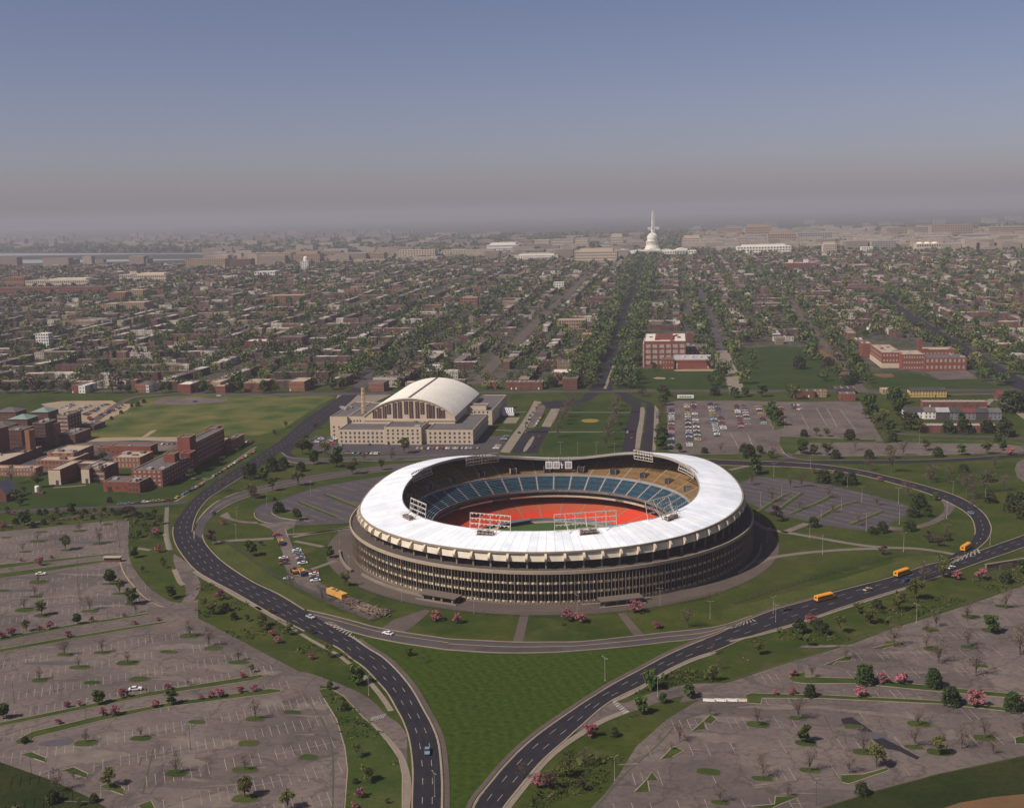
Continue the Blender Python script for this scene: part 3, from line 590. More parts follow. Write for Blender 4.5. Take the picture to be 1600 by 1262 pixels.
# stains, cracks and repairs of the old asphalt
def blotch(name, P, rx, ry, th, material, z, n=22, j=.45):
    ph = [random.uniform(0, 6.28) for _ in range(4)]; pts = []
    for i in range(n):
        t = 2*math.pi*i/n; r = 1+j*(.5*math.sin(2*t+ph[0])+.4*math.sin(3*t+ph[1])+.35*math.sin(5*t+ph[2])+.3*math.sin(8*t+ph[3]))
        x, y = rx*r*math.cos(t), ry*r*math.sin(t); pts.append(Vector((P.x+x*math.cos(th)-y*math.sin(th), P.y+x*math.sin(th)+y*math.cos(th), 0)))
    return sheet(name, pts, z, material, raw=True)
zb = 0.062
for v, s in (('Z2', '520,690,9,7 1200,610,16,4 640,360,10,2 1080,40,14,2.5 1130,235,13,2.2 440,620,7,3 1330,165,8,3 1100,720,7,4 300,170,8,1.6 880,190,9,1.4 1260,960,10,5 340,660,8,3 700,590,7,2 660,580,4,2 1560,370,7,5'),
             ('Z1', '400,740,22,1.4 660,570,12,2 560,730,12,1 940,800,14,2 300,1220,9,2 1430,1110,10,3'), ('Z5', '160,440,8,2.6 450,385,14,1.5 130,530,7,4 760,400,22,1.4 960,420,10,1.2 1270,520,4,3 1040,120,12,1.4 640,90,10,1.4 1090,215,8,1'), ('Z3', '90,610,4,3 340,620,6,4 60,420,5,3')):
    for t in s.split():
        a = [float(q) for q in t.split(',')]; zb += 0.0007
        blotch('sandy_stain', G(*V(v, f'{a[0]},{a[1]}')[0]), a[2], a[3], random.uniform(-.15, .25), STAIN, zb)
STREAK = []; m_ = MB()
for i in range(90):                          # thin sandy streaks along the worn lanes
    q = (random.uniform(0, 540), random.uniform(880, 1260)) if i < 60 else (random.uniform(960, 1580), random.uniform(990, 1250))
    if inside(q, BIG_LEFT) or inside(q, BIG_RIGHT): zb += 0.0003; STREAK.append((G(*q), random.uniform(2, 8), random.uniform(.2, .7), random.uniform(-.1, .35), zb))
for P, rx, ry, th, z in STREAK:
    ph = random.uniform(0, 6); c, s_ = math.cos(th), math.sin(th); o = len(m_.v)
    for i in range(14): t = 2*math.pi*i/14; r = 1+.3*math.sin(3*t+ph); x, y = rx*r*math.cos(t), ry*r*math.sin(t); m_.v.append((P.x+x*c-y*s_, P.y+x*s_+y*c, z))
    m_.f.append(tuple(range(o, o+14))); m_.m.append(0)
struct(m_.build('sandy_streaks', STAIN))
for v, s in (('Z1', '650,325,17,2.6 220,590,18,2.2 100,690,14,2 400,1240,12,2'), ('Z5', '860,520,5,3'), ('Z2', '340,610,6,3')):
    for t in s.split():
        a = [float(q) for q in t.split(',')]; zb += 0.0007
        blotch('asphalt_patch', G(*V(v, f'{a[0]},{a[1]}')[0]), a[2], a[3], 0.12, PATCH, zb, 10, .12)
sheet('dark_patch', V('Z5', '720,440 770,430 830,470 900,520 1000,570 1100,625 1085,635 1000,595 930,580 860,530 800,490 740,485'), 0.105, ROAD)  # ragged diagonal band in the dark road colour
m_ = MB()
for s in ('Z2 915,640 880,780 850,915', 'Z2 845,690 830,745', 'Z5 640,420 680,500 730,500 745,560', 'Z5 560,690 600,740 640,760', 'Z2 0,570 300,480', 'Z1 0,640 400,575', 'Z2 1130,640 920,690', 'Z3 280,540 350,640 420,760 455,900 460,1050 455,1227', 'Z3 0,325 120,390 230,440', 'Z4 1600,640 1400,700 1250,850 1050,1030 880,1227', 'Z6 640,1030 1000,930 1300,835 1600,735', 'Z5 200,250 400,185 600,125 950,5'):
    v, r = s.split(' ', 1); ribbon(m_, gsmooth(V(v, r), 6), 0.5, 0, 0.085)
struct(m_.build('weedy_joint', mat('weeds', (0.075, 0.07, 0.045), (0.06, 0.07, 0.03), 0.3)))

# parking stalls
m_ = MB()
def stalls(poly_px, p0, p1, gap, tick, step, drop, width, n0, n1, z=0.09, tilt=0.0, tv=None):
    poly = [G(*p) for p in poly_px]; a, b = G(*p0), G(*p1); d = (b-a); d.z = 0; d.normalize(); nn = Vector((-d.y, d.x, 0)); tn = (nn*math.cos(tilt)+d*math.sin(tilt))
    if tv: tn = G(*tv[1])-G(*tv[0]); tn.z = 0; tn.normalize()
    xs = [(p-a).dot(d) for p in poly]
    for k in range(n0, n1):
        s = min(xs)+random.uniform(0, 2)
        q = a+nn*(k*gap); wear = 0.5+0.5*math.sin(k*1.7)
        while s < max(xs):
            c = q+d*s; s += step
            if random.random() < drop: continue
            h = tick*random.uniform(.40, .5)
            e0, e1 = c-tn*h, c+tn*h
            if not (inside(e0, poly) and inside(e1, poly)): continue
            if any(inside(c, S) for S in SG): continue
            o = d*(width/2); m_.add([tuple(e0-o+Vector((0, 0, z))), tuple(e0+o+Vector((0, 0, z))), tuple(e1+o+Vector((0, 0, z))), tuple(e1-o+Vector((0, 0, z)))], [(0, 1, 2, 3)])
            if (k*7+int(s/40)) % 4 and inside(c+d*step, poly): m_.add([tuple(c-nn*.07+Vector((0, 0, z))), tuple(c+d*step-nn*.07+Vector((0, 0, z))), tuple(c+d*step+nn*.07+Vector((0, 0, z))), tuple(c+nn*.07+Vector((0, 0, z)))], [(0, 1, 2, 3)])
SG = [[G(*p) for p in s] for s in STRIPS_PX+[[(1030, 1060), (1150, 1055), (1160, 1095), (1090, 1100), (1030, 1130)], [(240, 975), (240, 930), (330, 930), (420, 1010), (500, 1050), (500, 1085), (400, 1030), (300, 985)]]]
stalls(BIG_LEFT, V('Z2', '750,865')[0], V('Z2', '990,815')[0], 18.5, 9.6, 2.75, .12, .17, -24, 24, tv=V('Z2', '935,800 943,880'))
stalls(BIG_RIGHT, (1100, 1213), (1180, 1210), 18.5, 9.6, 2.75, .62, .17, -8, 18, tv=V('Z5', '130,680 163,750'))
stalls(INNER_R, V('Z6', '330,300')[0], V('Z6', '560,350')[0], 8.2, 5.5, 2.75, .15, .26, -14, 14, tilt=.9)
stalls(INNER_L, V('ZB', '500,900')[0], V('ZB', '900,1030')[0], 9.0, 5.0, 2.75, .3, .2, -8, 14, tilt=.5)
stalls(V('ZR', '370,700 900,695 1480,705 1600,725 1600,752 1000,770 500,775 300,760'), V('ZR', '400,720')[0], V('ZR', '1400,725')[0], 9, 6, 3, .2, .25, -4, 5, tilt=.6)
struct(m_.build('stall_markings', STALL))
m_ = MB()
for v, s in (('ZR', '420,500 480,600'), ('ZR', '550,500 640,620'), ('ZR', '330,530 380,620'), ('ZM', '1455,720 1510,850'), ('ZM', '1350,740 1420,860'), ('ZR', '20,620 60,730'), ('ZR', '480,500 540,610')): ribbon(m_, gsmooth(V(v, s), 2), .4, 0, .09)
struct(m_.build('lane_line', STALL))
# ---------------------------------------------------------------- stadium
CREAM = mat('cream_concrete', (0.66, 0.57, 0.43), (0.56, 0.48, 0.36), 0.15, 0.85, fine=(0.45, 0.38, 0.3), fine_scale=1.2)
CONC = mat('stained_concrete', (0.17, 0.135, 0.105), (0.23, 0.185, 0.14), 0.12, 0.9, fine=(0.16, 0.135, 0.11), fine_scale=1.0)
MULL = mat('bronze_mullion', (0.25, 0.195, 0.135), (0.19, 0.145, 0.10), 0.25, 0.7, spec=0.3)
VOID = mat('concourse_shade', (0.028, 0.025, 0.026), (0.05, 0.043, 0.04), 0.2, 0.95)  # shade of the open floors and passages put into a near-black colour
DECKM = mat('terrace_deck', (0.075, 0.058, 0.050), (0.095, 0.075, 0.064), 0.08, 0.95, fine=(0.085, 0.068, 0.062), fine_scale=0.7)
UNDER = mat('roof_underside', (0.22, 0.20, 0.18), None, rough=0.95)
GREYC = mat('grey_concrete', (0.36, 0.32, 0.29), (0.28, 0.25, 0.235), 0.2, 0.9)
STEEL = mat('white_steel', (0.62, 0.56, 0.48), (0.5, 0.44, 0.38), 0.5, 0.6, spec=0.3)
RUST = mat('brown_machinery', (0.13, 0.085, 0.065), (0.20, 0.15, 0.12), 1.2, 0.8)
GLASS_D = mat('dark_glass', (0.02, 0.022, 0.026), None, rough=0.15, spec=0.6)
TRIM = mat('roof_trim', (0.30, 0.235, 0.17), (0.24, 0.19, 0.145), 0.2, 0.85)
WHITE_SIGN = mat('sign_white', (0.74, 0.70, 0.66), None, rough=0.6)
INK = mat('sign_ink', (0.05, 0.045, 0.05), None, rough=0.7)

def polar_mat(name, base, alt, rows, aisle_n, aisle_w, aisle_c, angle_mask=None, row_c=None):
    """seat colour in curved rows with pale aisles; all in the stadium's own polar coordinates"""
    m = bpy.data.materials.new(name); m.use_nodes = True; nt = m.node_tree; L = nt.links.new
    b = nt.nodes['Principled BSDF']; b.inputs['Roughness'].default_value = 0.75; b.inputs['Specular IOR Level'].default_value = 0.2
    co = ND(nt, 'ShaderNodeTexCoord').outputs['Object']; sx = ND(nt, 'ShaderNodeSeparateXYZ'); L(co, sx.inputs[0])
    def M(op, a, b_=None, c=None):
        n = ND(nt, 'ShaderNodeMath', operation=op)
        for i, v in enumerate((a, b_, c)):
            if v is None: continue
            if isinstance(v, (int, float)): n.inputs[i].default_value = v
            else: L(v, n.inputs[i])
        return n.outputs[0]
    def mix(f, a, b_):
        x = ND(nt, 'ShaderNodeMix', data_type='RGBA'); L(f, x.inputs['Factor'])
        for k, v in (('A', a), ('B', b_)):
            if isinstance(v, tuple): x.inputs[k].default_value = (*v, 1)
            else: L(v, x.inputs[k])
        return x.outputs['Result']
    ang = M('ARCTAN2', sx.outputs['Y'], sx.outputs['X']); rad = M('SQRT', M('ADD', M('MULTIPLY', sx.outputs['X'], sx.outputs['X']), M('MULTIPLY', sx.outputs['Y'], sx.outputs['Y'])))
    n = ND(nt, 'ShaderNodeTexNoise'); n.inputs['Scale'].default_value = 0.5; n.inputs['Detail'].default_value = 4; L(co, n.inputs['Vector'])
    nr = ND(nt, 'ShaderNodeMapRange'); nr.inputs[1].default_value = .4; nr.inputs[2].default_value = .62; L(n.outputs['Fac'], nr.inputs[0])
    out = mix(nr.outputs[0], base, alt)
    if angle_mask:
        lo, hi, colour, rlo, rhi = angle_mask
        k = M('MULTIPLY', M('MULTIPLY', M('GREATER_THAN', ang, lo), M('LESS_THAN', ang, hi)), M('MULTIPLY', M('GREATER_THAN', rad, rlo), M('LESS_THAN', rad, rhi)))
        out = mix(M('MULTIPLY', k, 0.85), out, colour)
    if row_c:
        fr = M('FRACT', M('MULTIPLY', rad, rows)); out = mix(M('MULTIPLY', M('GREATER_THAN', fr, 0.62), 0.55), out, row_c)
    fa = M('FRACT', M('ADD', M('MULTIPLY', ang, aisle_n/(2*math.pi)), 0.5)); w_ = M('DIVIDE', aisle_w*aisle_n/(2*math.pi), rad)
    out = mix(M('LESS_THAN', fa, w_), out, aisle_c)
    L(out, b.inputs['Base Color']); return m
GOLD = polar_mat('gold_seats', (0.245, 0.145, 0.056), (0.195, 0.118, 0.05), 1.15, 44, 0.9, (0.27, 0.22, 0.16), row_c=(0.125, 0.078, 0.043))
BLUE = polar_mat('blue_seats', (0.026, 0.062, 0.092), (0.042, 0.098, 0.135), 1.2, 44, 0.85, (0.36, 0.30, 0.26), row_c=(0.014, 0.034, 0.052))
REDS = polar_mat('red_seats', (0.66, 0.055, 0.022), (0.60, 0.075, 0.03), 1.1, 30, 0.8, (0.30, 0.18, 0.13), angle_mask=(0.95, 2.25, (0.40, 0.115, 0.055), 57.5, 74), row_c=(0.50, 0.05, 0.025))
def roof_mat():
    m = bpy.data.materials.new('white_roof'); m.use_nodes = True; nt = m.node_tree; L = nt.links.new
    b = nt.nodes['Principled BSDF']; b.inputs['Roughness'].default_value = 0.5; b.inputs['Specular IOR Level'].default_value = 0.35
    co = ND(nt, 'ShaderNodeTexCoord').outputs['Object']; sx = ND(nt, 'ShaderNodeSeparateXYZ'); L(co, sx.inputs[0])
    a = ND(nt, 'ShaderNodeMath', operation='ARCTAN2'); L(sx.outputs['Y'], a.inputs[0]); L(sx.outputs['X'], a.inputs[1])
    k = ND(nt, 'ShaderNodeMath', operation='MULTIPLY'); L(a.outputs[0], k.inputs[0]); k.inputs[1].default_value = 74/(2*math.pi)*2
    f = ND(nt, 'ShaderNodeMath', operation='FRACT'); L(k.outputs[0], f.inputs[0]); lt = ND(nt, 'ShaderNodeMath', operation='LESS_THAN'); L(f.outputs[0], lt.inputs[0]); lt.inputs[1].default_value = 0.05
    n = ND(nt, 'ShaderNodeTexNoise'); n.inputs['Scale'].default_value = 0.09; n.inputs['Detail'].default_value = 9; n.inputs['Roughness'].default_value = 0.7; L(co, n.inputs['Vector'])
    mr = ND(nt, 'ShaderNodeMapRange'); mr.inputs[1].default_value = .4; mr.inputs[2].default_value = .7; L(n.outputs['Fac'], mr.inputs[0])
    x = ND(nt, 'ShaderNodeMix', data_type='RGBA'); x.inputs['A'].default_value = (0.86, 0.88, 0.91, 1); x.inputs['B'].default_value = (0.66, 0.70, 0.76, 1); L(mr.outputs[0], x.inputs['Factor'])
    h = ND(nt, 'ShaderNodeMath', operation='MULTIPLY'); L(lt.outputs[0], h.inputs[0]); h.inputs[1].default_value = 0.75
    y = ND(nt, 'ShaderNodeMix', data_type='RGBA'); L(x.outputs['Result'], y.inputs['A']); y.inputs['B'].default_value = (0.36, 0.39, 0.43, 1); L(h.outputs[0], y.inputs['Factor'])
    fl = ND(nt, 'ShaderNodeMath', operation='FLOOR'); L(k.outputs[0], fl.inputs[0]); wn = ND(nt, 'ShaderNodeTexWhiteNoise', noise_dimensions='1D'); L(fl.outputs[0], wn.inputs['W'])
    q = ND(nt, 'ShaderNodeMapRange'); L(wn.outputs['Value'], q.inputs[0]); q.inputs[3].default_value = 0.90; q.inputs[4].default_value = 1.05
    hs = ND(nt, 'ShaderNodeHueSaturation'); L(q.outputs[0], hs.inputs['Value']); L(y.outputs['Result'], hs.inputs['Color']); L(hs.outputs['Color'], b.inputs['Base Color']); return m
ROOF_W = roof_mat()

def periodic(xs, zs):
    xs = np.array(xs, float); zs = np.array(zs, float)
    X = np.concatenate([xs-360, xs, xs+360]); Z = np.concatenate([zs, zs, zs])
    a = np.arange(0, 360, 2.0); v = np.interp(a, X, Z)
    ker = np.hanning(13); ker /= ker.sum(); v = np.convolve(np.concatenate([v[-12:], v, v[:12]]), ker, 'same')[12:-12]
    return lambda d: float(np.interp(d % 360, np.append(a, 360), np.append(v, v[0])))
z_in = periodic([0, 20, 38, 58, 68, 80, 92, 104, 118, 138, 158, 172, 184, 196, 210, 230, 264, 290, 320, 340], [30, 34, 35.5, 34.5, 32, 28.8, 27.4, 28.2, 31, 33.5, 33, 30.5, 28.3, 26.5, 25.6, 25.6, 26.4, 27.2, 27.6, 28.2])
z_out = periodic([0, 13, 27, 36, 46, 60, 75, 92, 110, 128, 142, 156, 166, 180, 190, 208, 230, 260, 290, 310, 330, 345], [26, 28.5, 31.5, 32.5, 32, 29.5, 25, 22.5, 24.8, 29, 29.8, 29, 26.5, 23.3, 22.2, 22.6, 22.9, 23, 23.5, 24, 25, 26])
RI, RO, RT = 79.5, 101.5, 107.3
S = thing('stadium', 'round concrete stadium with a white ring roof and red, blue and gold seats', 'stadium')
NS = 180
def ringsurf(prof_fn, mi=0, n=NS, closed=True, a0=0., a1=360.):
    m = MB(); k = n if closed else n+1
    for i in range(k):
        d = a0+(a1-a0)*i/n; t = R_(d)
        P = prof_fn(d)
        for r, z in P: m.v.append((r*math.cos(t), r*math.sin(t), z))
    L_ = len(P)
    for i in range(n):
        j = (i+1) % k
        for q in range(L_-1): m.f.append((i*L_+q, j*L_+q, j*L_+q+1, i*L_+q+1)); m.m.append(mi)
    return m
PANELC = mat('balcony_cream', (0.80, 0.66, 0.46), (0.60, 0.47, 0.32), 0.4, 0.8)
# outer drum with floors, screens and terrace
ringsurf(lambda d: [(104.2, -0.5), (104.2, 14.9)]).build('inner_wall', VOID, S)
ringsurf(lambda d: [(107.25, -0.5), (107.25, 1.0), (104.2, 1.0)]).build('base_wall', CONC, S)
for z in (1.25, 5.6, 9.95):
    ringsurf(lambda d: [(104.2, z-.9), (106.5, z-.9), (106.7, z-.5), (106.7, z-.48)]).build('balcony', CONC, S)
    m = MB()                                  # its front: pale panels between darker joints, one continuous band
    for i in range(198):
        for f in (-.27, .27):
            t = 2*math.pi*(i+.5+f)/198; m.v += [(106.75*math.cos(t), 106.75*math.sin(t), z-.5), (106.62*math.cos(t), 106.62*math.sin(t), z+.5)]
    n = 396
    for q in range(n): k = (q+1) % n; m.f.append((2*q, 2*k, 2*k+1, 2*q+1)); m.m.append(q % 2)
    m.build('balcony_front', [PANELC, CONC], S)
m = MB()
for i in range(396):
    t = 2*math.pi*i/396; c, s = math.cos(t), math.sin(t); w2 = 0.075 if i % 6 else 0.17
    P = [(r*c-u*s, r*s+u*c, zz) for zz in (0.2, 14.9) for r, u in ((106.95, -w2), (107.35, -w2), (107.35, w2), (106.95, w2))]
    m.add(P, [(0, 1, 2, 3), (7, 6, 5, 4), (0, 4, 5, 1), (1, 5, 6, 2), (2, 6, 7, 3), (3, 7, 4, 0)])
m.build('mullion_screen', MULL, S)
ringsurf(lambda d: [(106.5, 14.3), (107.5, 14.3), (107.6, 15.9), (107.1, 15.9), (106.9, 15.2), (106.5, 15.2)]).build('parapet', mat('parapet_stone', (0.40, 0.32, 0.24), (0.34, 0.27, 0.2), 0.2, 0.85), S)
ringsurf(lambda d: [(95, 14.9), (106.6, 14.9)]).build('terrace', DECKM, S)
# bands of the upper wall, columns, ribs and panels
NR = 74
ribm = MB()
n = 9; arc = [(2.3*math.sin(math.pi*k/n)**.8, -0.2-4.6*k/n) for k in range(n+1)]
L_ = [(-0.55, y, z) for y, z in arc]; R2_ = [(0.55, y, z) for y, z in arc]
ribm.v = [(a[1], a[0], a[2]) for a in L_]+[(a[1], a[0], a[2]) for a in R2_]; q = n+1
ribm.f = [tuple(range(q)), tuple(range(2*q-1, q-1, -1))]+[(i, q+i, q+i+1, i+1) for i in range(n)]+[(0, n, q+n, q)]; ribm.m = [0]*len(ribm.f)
rib_me = ribm.mesh('rib', CREAM)
pan = MB(); pw = RO*math.sin(math.pi/NR)*0.965
pan.add([(0.25, -pw, -1.0), (0.5, -pw, -1.0), (1.15, -pw, -4.2), (0.9, -pw, -4.2), (0.25, pw, -1.0), (0.5, pw, -1.0), (1.15, pw, -4.2), (0.9, pw, -4.2)],
        [(3, 2, 1, 0), (4, 5, 6, 7), (0, 1, 5, 4), (1, 2, 6, 5), (2, 3, 7, 6), (3, 0, 4, 7)])
pan_me = pan.mesh('fascia_panel', mat('panel_pale', (0.70, 0.62, 0.49), (0.60, 0.52, 0.40), 0.2, 0.8))
colm = MB(); colm.box(-.45, .45, -.4, .4, 0, 1); col_me = colm.mesh('column', CONC)
for i in range(NR):
    d = 360*(i+.5)/NR; t = R_(d); zo = z_out(d); c, s = math.cos(t), math.sin(t)
    ob('rib', rib_me, S, (c*(RO-0.05), s*(RO-0.05), zo-0.3), t)
    k = ob('column', col_me, S, (c*100.6, s*100.6, 14.85), t); k.scale = (1, 1, max(zo-4.7-14.85, 1))
    d2 = 360*(i+1)/NR; t2 = R_(d2); ob('fascia_panel', pan_me, S, (math.cos(t2)*(RO-0.55), math.sin(t2)*(RO-0.55), z_out(d2)-0.3), t2)
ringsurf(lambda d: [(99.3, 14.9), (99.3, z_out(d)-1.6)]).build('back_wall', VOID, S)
ringsurf(lambda d: [(99.2, z_out(d)-4.9), (101.3, z_out(d)-4.9), (101.3, z_out(d)-4.4), (99.2, z_out(d)-4.4)]).build('ring_beam', CONC, S)
# roof shell
def roofp(d):
    a, b = z_in(d), z_out(d); mid = (a+b)/2+0.35
    return [(RI, a-.9), (RI, a), ((RI+RO)/2, mid), (RO, b), (RO+.1, b-.2), (RO, b-.7), ((RI+RO)/2, mid-1.5), (RI, a-.9)]
r = ringsurf(roofp).build('roof', ROOF_W, S, smooth=False)
ringsurf(lambda d: [(RO+.12, z_out(d)-.02), (RO+.75, z_out(d)-.05), (RO+.75, z_out(d)-.9), (RO+.12, z_out(d)-.9)]).build('roof_rim', TRIM, S)
ringsurf(lambda d: [(RI-.35, z_in(d)-1.3), (RI-.35, z_in(d)+.12), (RI-.02, z_in(d)+.12)]).build('inner_rim', GREYC, S)
ringsurf(lambda d: [(RI+.3, z_in(d)-1.0), (98.8, z_out(d)-1.4)]).build('roof_soffit', UNDER, S)
# decks as real steps
def steps(name, r0, z0, r1f, z1f, n, material):
    def pf(d):
        P = []; r1 = r1f; z1 = z1f(d)
        for k in range(n):
            ra = r0+(r1-r0)*k/n; rb = r0+(r1-r0)*(k+1)/n; za = z0+(z1-z0)*k/n; zb_ = z0+(z1-z0)*(k+1)/n
            P += [(ra, za), (ra, zb_), (rb-.001, zb_)]
        return P
    return ringsurf(pf).build(name, material, S)
upper = steps('upper_deck', 76.0, 18.4, 98.8, lambda d: max(22.0, z_out(d)-1.9), 20, GOLD)
steps('middle_deck', 64.2, 11.3, 75.2, lambda d: 17.6, 10, BLUE)
steps('lower_deck', 47.5, -1.6, 80.0, lambda d: 5.2, 24, REDS)
ringsurf(lambda d: [(75.2, 17.2), (75.2, 18.9), (75.7, 18.9), (76.0, 18.4)]).build('deck_rail', GREYC, S)
ringsurf(lambda d: [(64.2, 12.0), (63.8, 12.1), (63.7, 10.6), (64.6, 10.5), (66.5, 9.8), (66.5, 8.4), (64.9, 8.3), (64.8, 7.2), (66, 7.0), (80, 7.4), (80, 5)]).build('press_level', mat('press_level', (0.20, 0.165, 0.145), (0.13, 0.11, 0.10), 0.3, 0.85), S)
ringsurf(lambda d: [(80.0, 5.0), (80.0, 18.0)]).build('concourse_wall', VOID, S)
for a0, a1 in ((60, 118), (40, 55), (128, 150)):
    ringsurf(lambda d: [(64.5, 7.3), (64.3, 8.2), (64.7, 8.25)], n=20, closed=False, a0=a0, a1=a1).build('press_fascia', CREAM, S)
ringsurf(lambda d: [(47.4, -3.0), (47.4, -0.9), (47.75, -0.9), (47.75, -1.6)]).build('field_wall', mat('field_wall', (0.14, 0.17, 0.20), None), S)
m = MB(); m.lathe([(0.01, -2.7), (43.5, -2.7)], 96); m.build('playing_field', mat('field_grass', (0.040, 0.075, 0.018), (0.05, 0.095, 0.024), 0.12, 0.95), S)
m = MB(); m.lathe([(43.5, -2.69), (47.6, -2.69)], 96); m.build('warning_track', mat('warning_track', (0.30, 0.24, 0.19), (0.24, 0.19, 0.15), 0.3), S)
m = MB(); m.box(-10, 10, -1.6, 1.6, 0, 2.0); m.box(-10.2, 10.2, -1.9, 1.7, 2.0, 2.3, 1); m.build('dugout', [GLASS_D, mat('dugout_roof', (0.10, 0.13, 0.17))], S, loc=(-25, 35.5, -2.6)).rotation_euler = (0, 0, R_(35))
# passages through the seats
vm = MB(); vm.box(-1.7, 1.7, -1.0, 3.2, -0.6, 2.1, 0); vm.box(-1.9, -1.7, -1.4, 3.2, -0.6, 2.4, 1); vm.box(1.7, 1.9, -1.4, 3.2, -0.6, 2.4, 1)
v_me = vm.mesh('entrance_tunnel', [VOID, GREYC])
for i in range(24):
    d = 7.5+15*i; t = R_(d); c, s = math.cos(t), math.sin(t); ob('entrance_tunnel', v_me, S, (c*79.2, s*79.2, 20.2), t-math.pi/2)
vm = MB(); vm.box(-1.1, 1.1, -2.5, 3.5, -0.3, 1.5, 0); v2 = vm.mesh('entrance_tunnel', [VOID])
for i in range(16):
    d = 11+22.5*i; t = R_(d); ob('entrance_tunnel', v2, S, (math.cos(t)*73.5, math.sin(t)*73.5, 3.8), t-math.pi/2)
# gate houses at the foot of the drum, seen at the front
for px_, py_ in ((690, 936), (960, 934)):
    P = G(px_, py_); t = math.atan2(P.y, P.x); c, s = math.cos(t), math.sin(t)
    e = ob('gate_house', None, S, (c*107.6, s*107.6, 0), t-math.pi/2)
    W = 10 if px_ != 838 else 7
    m = MB(); m.box(-W, W, 0, 6.5, 2.5, 3.0); m.build('canopy', mat('canopy%d' % px_, (0.13, 0.10, 0.085)), e)
    m = MB()
    for x in (-W*.8, -2.2, 2.2, W*.8): m.box(x-.5, x+.5, 4.8, 5.8, 0.1, 2.5)
    m.build('pier', CONC, e); m = MB(); m.box(-W*.95, W*.95, 0.2, 3.6, 0.1, 2.45); m.build('doorway', VOID, e)
    m = MB(); m.box(-W-1, W+1, 6.6, 7.6, 0.1, 0.6); m.build('low_wall', PAVE, e)
# pale ramp walls round the base
for a0, a1, r in ((196, 215, 113.5), (219, 246, 111), (330, 356, 111.5), (283, 300, 111)):
    ringsurf(lambda d: [(r-.5, 0.05), (r-.5, 1.3), (r+.5, 1.3), (r+.5, 0.05)], n=30, closed=False, a0=a0, a1=a1).build('ramp_wall', PAVE, S)
# lamp racks on the roof: lattice frames with rows of lamps
LAMP = mat('lamp_housing', (0.50, 0.46, 0.42), (0.36, 0.33, 0.31), 0.8, 0.5, spec=0.4)
lb = MB(); lb.box(-.3, .3, -.1, .3, -.3, .3); lb.add([(-.36, .3, -.36), (.36, .3, -.36), (.36, .3, .36), (-.36, .3, .36), (-.3, .31, -.3), (.3, .31, -.3), (.3, .31, .3), (-.3, .31, .3)], [(0, 1, 5, 4), (1, 2, 6, 5), (2, 3, 7, 6), (3, 0, 4, 7)]); lampbox_me = lb.mesh('lamp', LAMP)
def lamp_rack(d, width, height, base, lean, label, nrow=3, hang=False):
    t = R_(d); c, s = math.cos(t), math.sin(t); r = RI+0.5 if not hang else RI-0.6; z = z_in(d)+base
    e = thing('lamp_rack', label, 'floodlight rack', (c*r, s*r, z), t+math.pi/2, 'floodlight racks on the stadium roof')
    f = MB(); w2 = width/2; nb = max(2, int(width/8))
    def pt(u, v):                          # local: x along, y outwards(-)/inwards(+), z up
        return (u, v*math.sin(lean)+(u*u/(2*RI) if hang else 0), v*math.cos(lean))
    for k in range(nrow+1):
        v = height*k/nrow
        for i in range(nb*2): f.beam(pt(-w2+width*i/(nb*2), v), pt(-w2+width*(i+1)/(nb*2), v), .26, .3)
    for i in range(nb+1):
        u = -w2+width*i/nb; f.beam(pt(u, 0), pt(u, height), .24, .24)
    f.build('frame', STEEL, e)
    b = MB()
    for i in range(0, nb*2+1):
        u = -w2+width*i/(nb*2); p = pt(u, height*.55)
        if i % 2: b.beam(p, (u*.9, -3.8, -0.4 if not hang else 1.0), .16, .16); b.beam(pt(u, height), (u*.9, -3.8, -0.4 if not hang else 1.2), .14, .14)
    b.build('brace', STEEL, e)
    for k in range(nrow):
        nl = int(width/2.0)
        for i in range(nl):
            u = -w2+width*(i+.5)/nl; ob('lamp', lampbox_me, e, pt(u, height*(k+1)/nrow-.45))
    h = ob('service_platform', None, e, (0, -5.2, -1.1 if not hang else -0.4)); g = MB()
    for x in (-4.5, 4.5):
        for y in (-1.8, 1.8): g.beam((x, y, 0), (x, y, 2.6), .12, .12)
    for zz in (1.3, 2.6):
        for y in (-1.8, 1.8): g.beam((-4.5, y, zz), (4.5, y, zz), .1, .1)
        for x in (-4.5, 4.5): g.beam((x, -1.8, zz), (x, 1.8, zz), .1, .1)
    g.build('railing', STEEL, h); g = MB()
    for x in (-3.2, -1.1, 1.0, 3.0): g.box(x-.75, x+.75, -1.2, 1.2, 0.2, 1.9+.3*math.sin(x))
    g.beam((-4.3, 0, .6), (4.3, 0, 2.2), .18, .18); g.beam((4.3, 0, .6), (-4.3, 0, 2.2), .18, .18); g.box(-4.5, 4.5, -1.8, 1.8, -.2, 0.1)
    g.build('transformer', RUST, h)
    return e
def ang_of(px_, py_, z):
    P = G(px_, py_, z); return math.degrees(math.atan2(P.y, P.x)) % 360
lamp_rack(ang_of(763, 827, 27), 21, 7.4, 0.2, .12, 'pale lamp rack at the front rim, left of the two over the red seats')
lamp_rack(ang_of(915, 826, 27), 30, 7.6, 0.2, .12, 'widest pale lamp rack, on the front rim over the green field')
lamp_rack(ang_of(1033, 805, 27.5), 22, 8.5, 0.2, .2, 'leaning lamp rack at the right front rim over red and blue seats')
lamp_rack(ang_of(661, 806, 25), 17, 7.4, 0.2, .12, 'short lamp rack at the left front rim beside the dark seats')
lamp_rack(22, 22, 5.0, -4.2, -.25, 'lamp rack folded along the right inner rim, above the gold seats', hang=True)
lamp_rack(163, 22, 5.0, -4.2, -.25, 'dark lamp rack hung along the left inner rim of the roof', hang=True)
lamp_rack(127, 22, 5.5, -4.4, .1, 'lamp rack hung under the back rim, left of the scoreboard', hang=True)
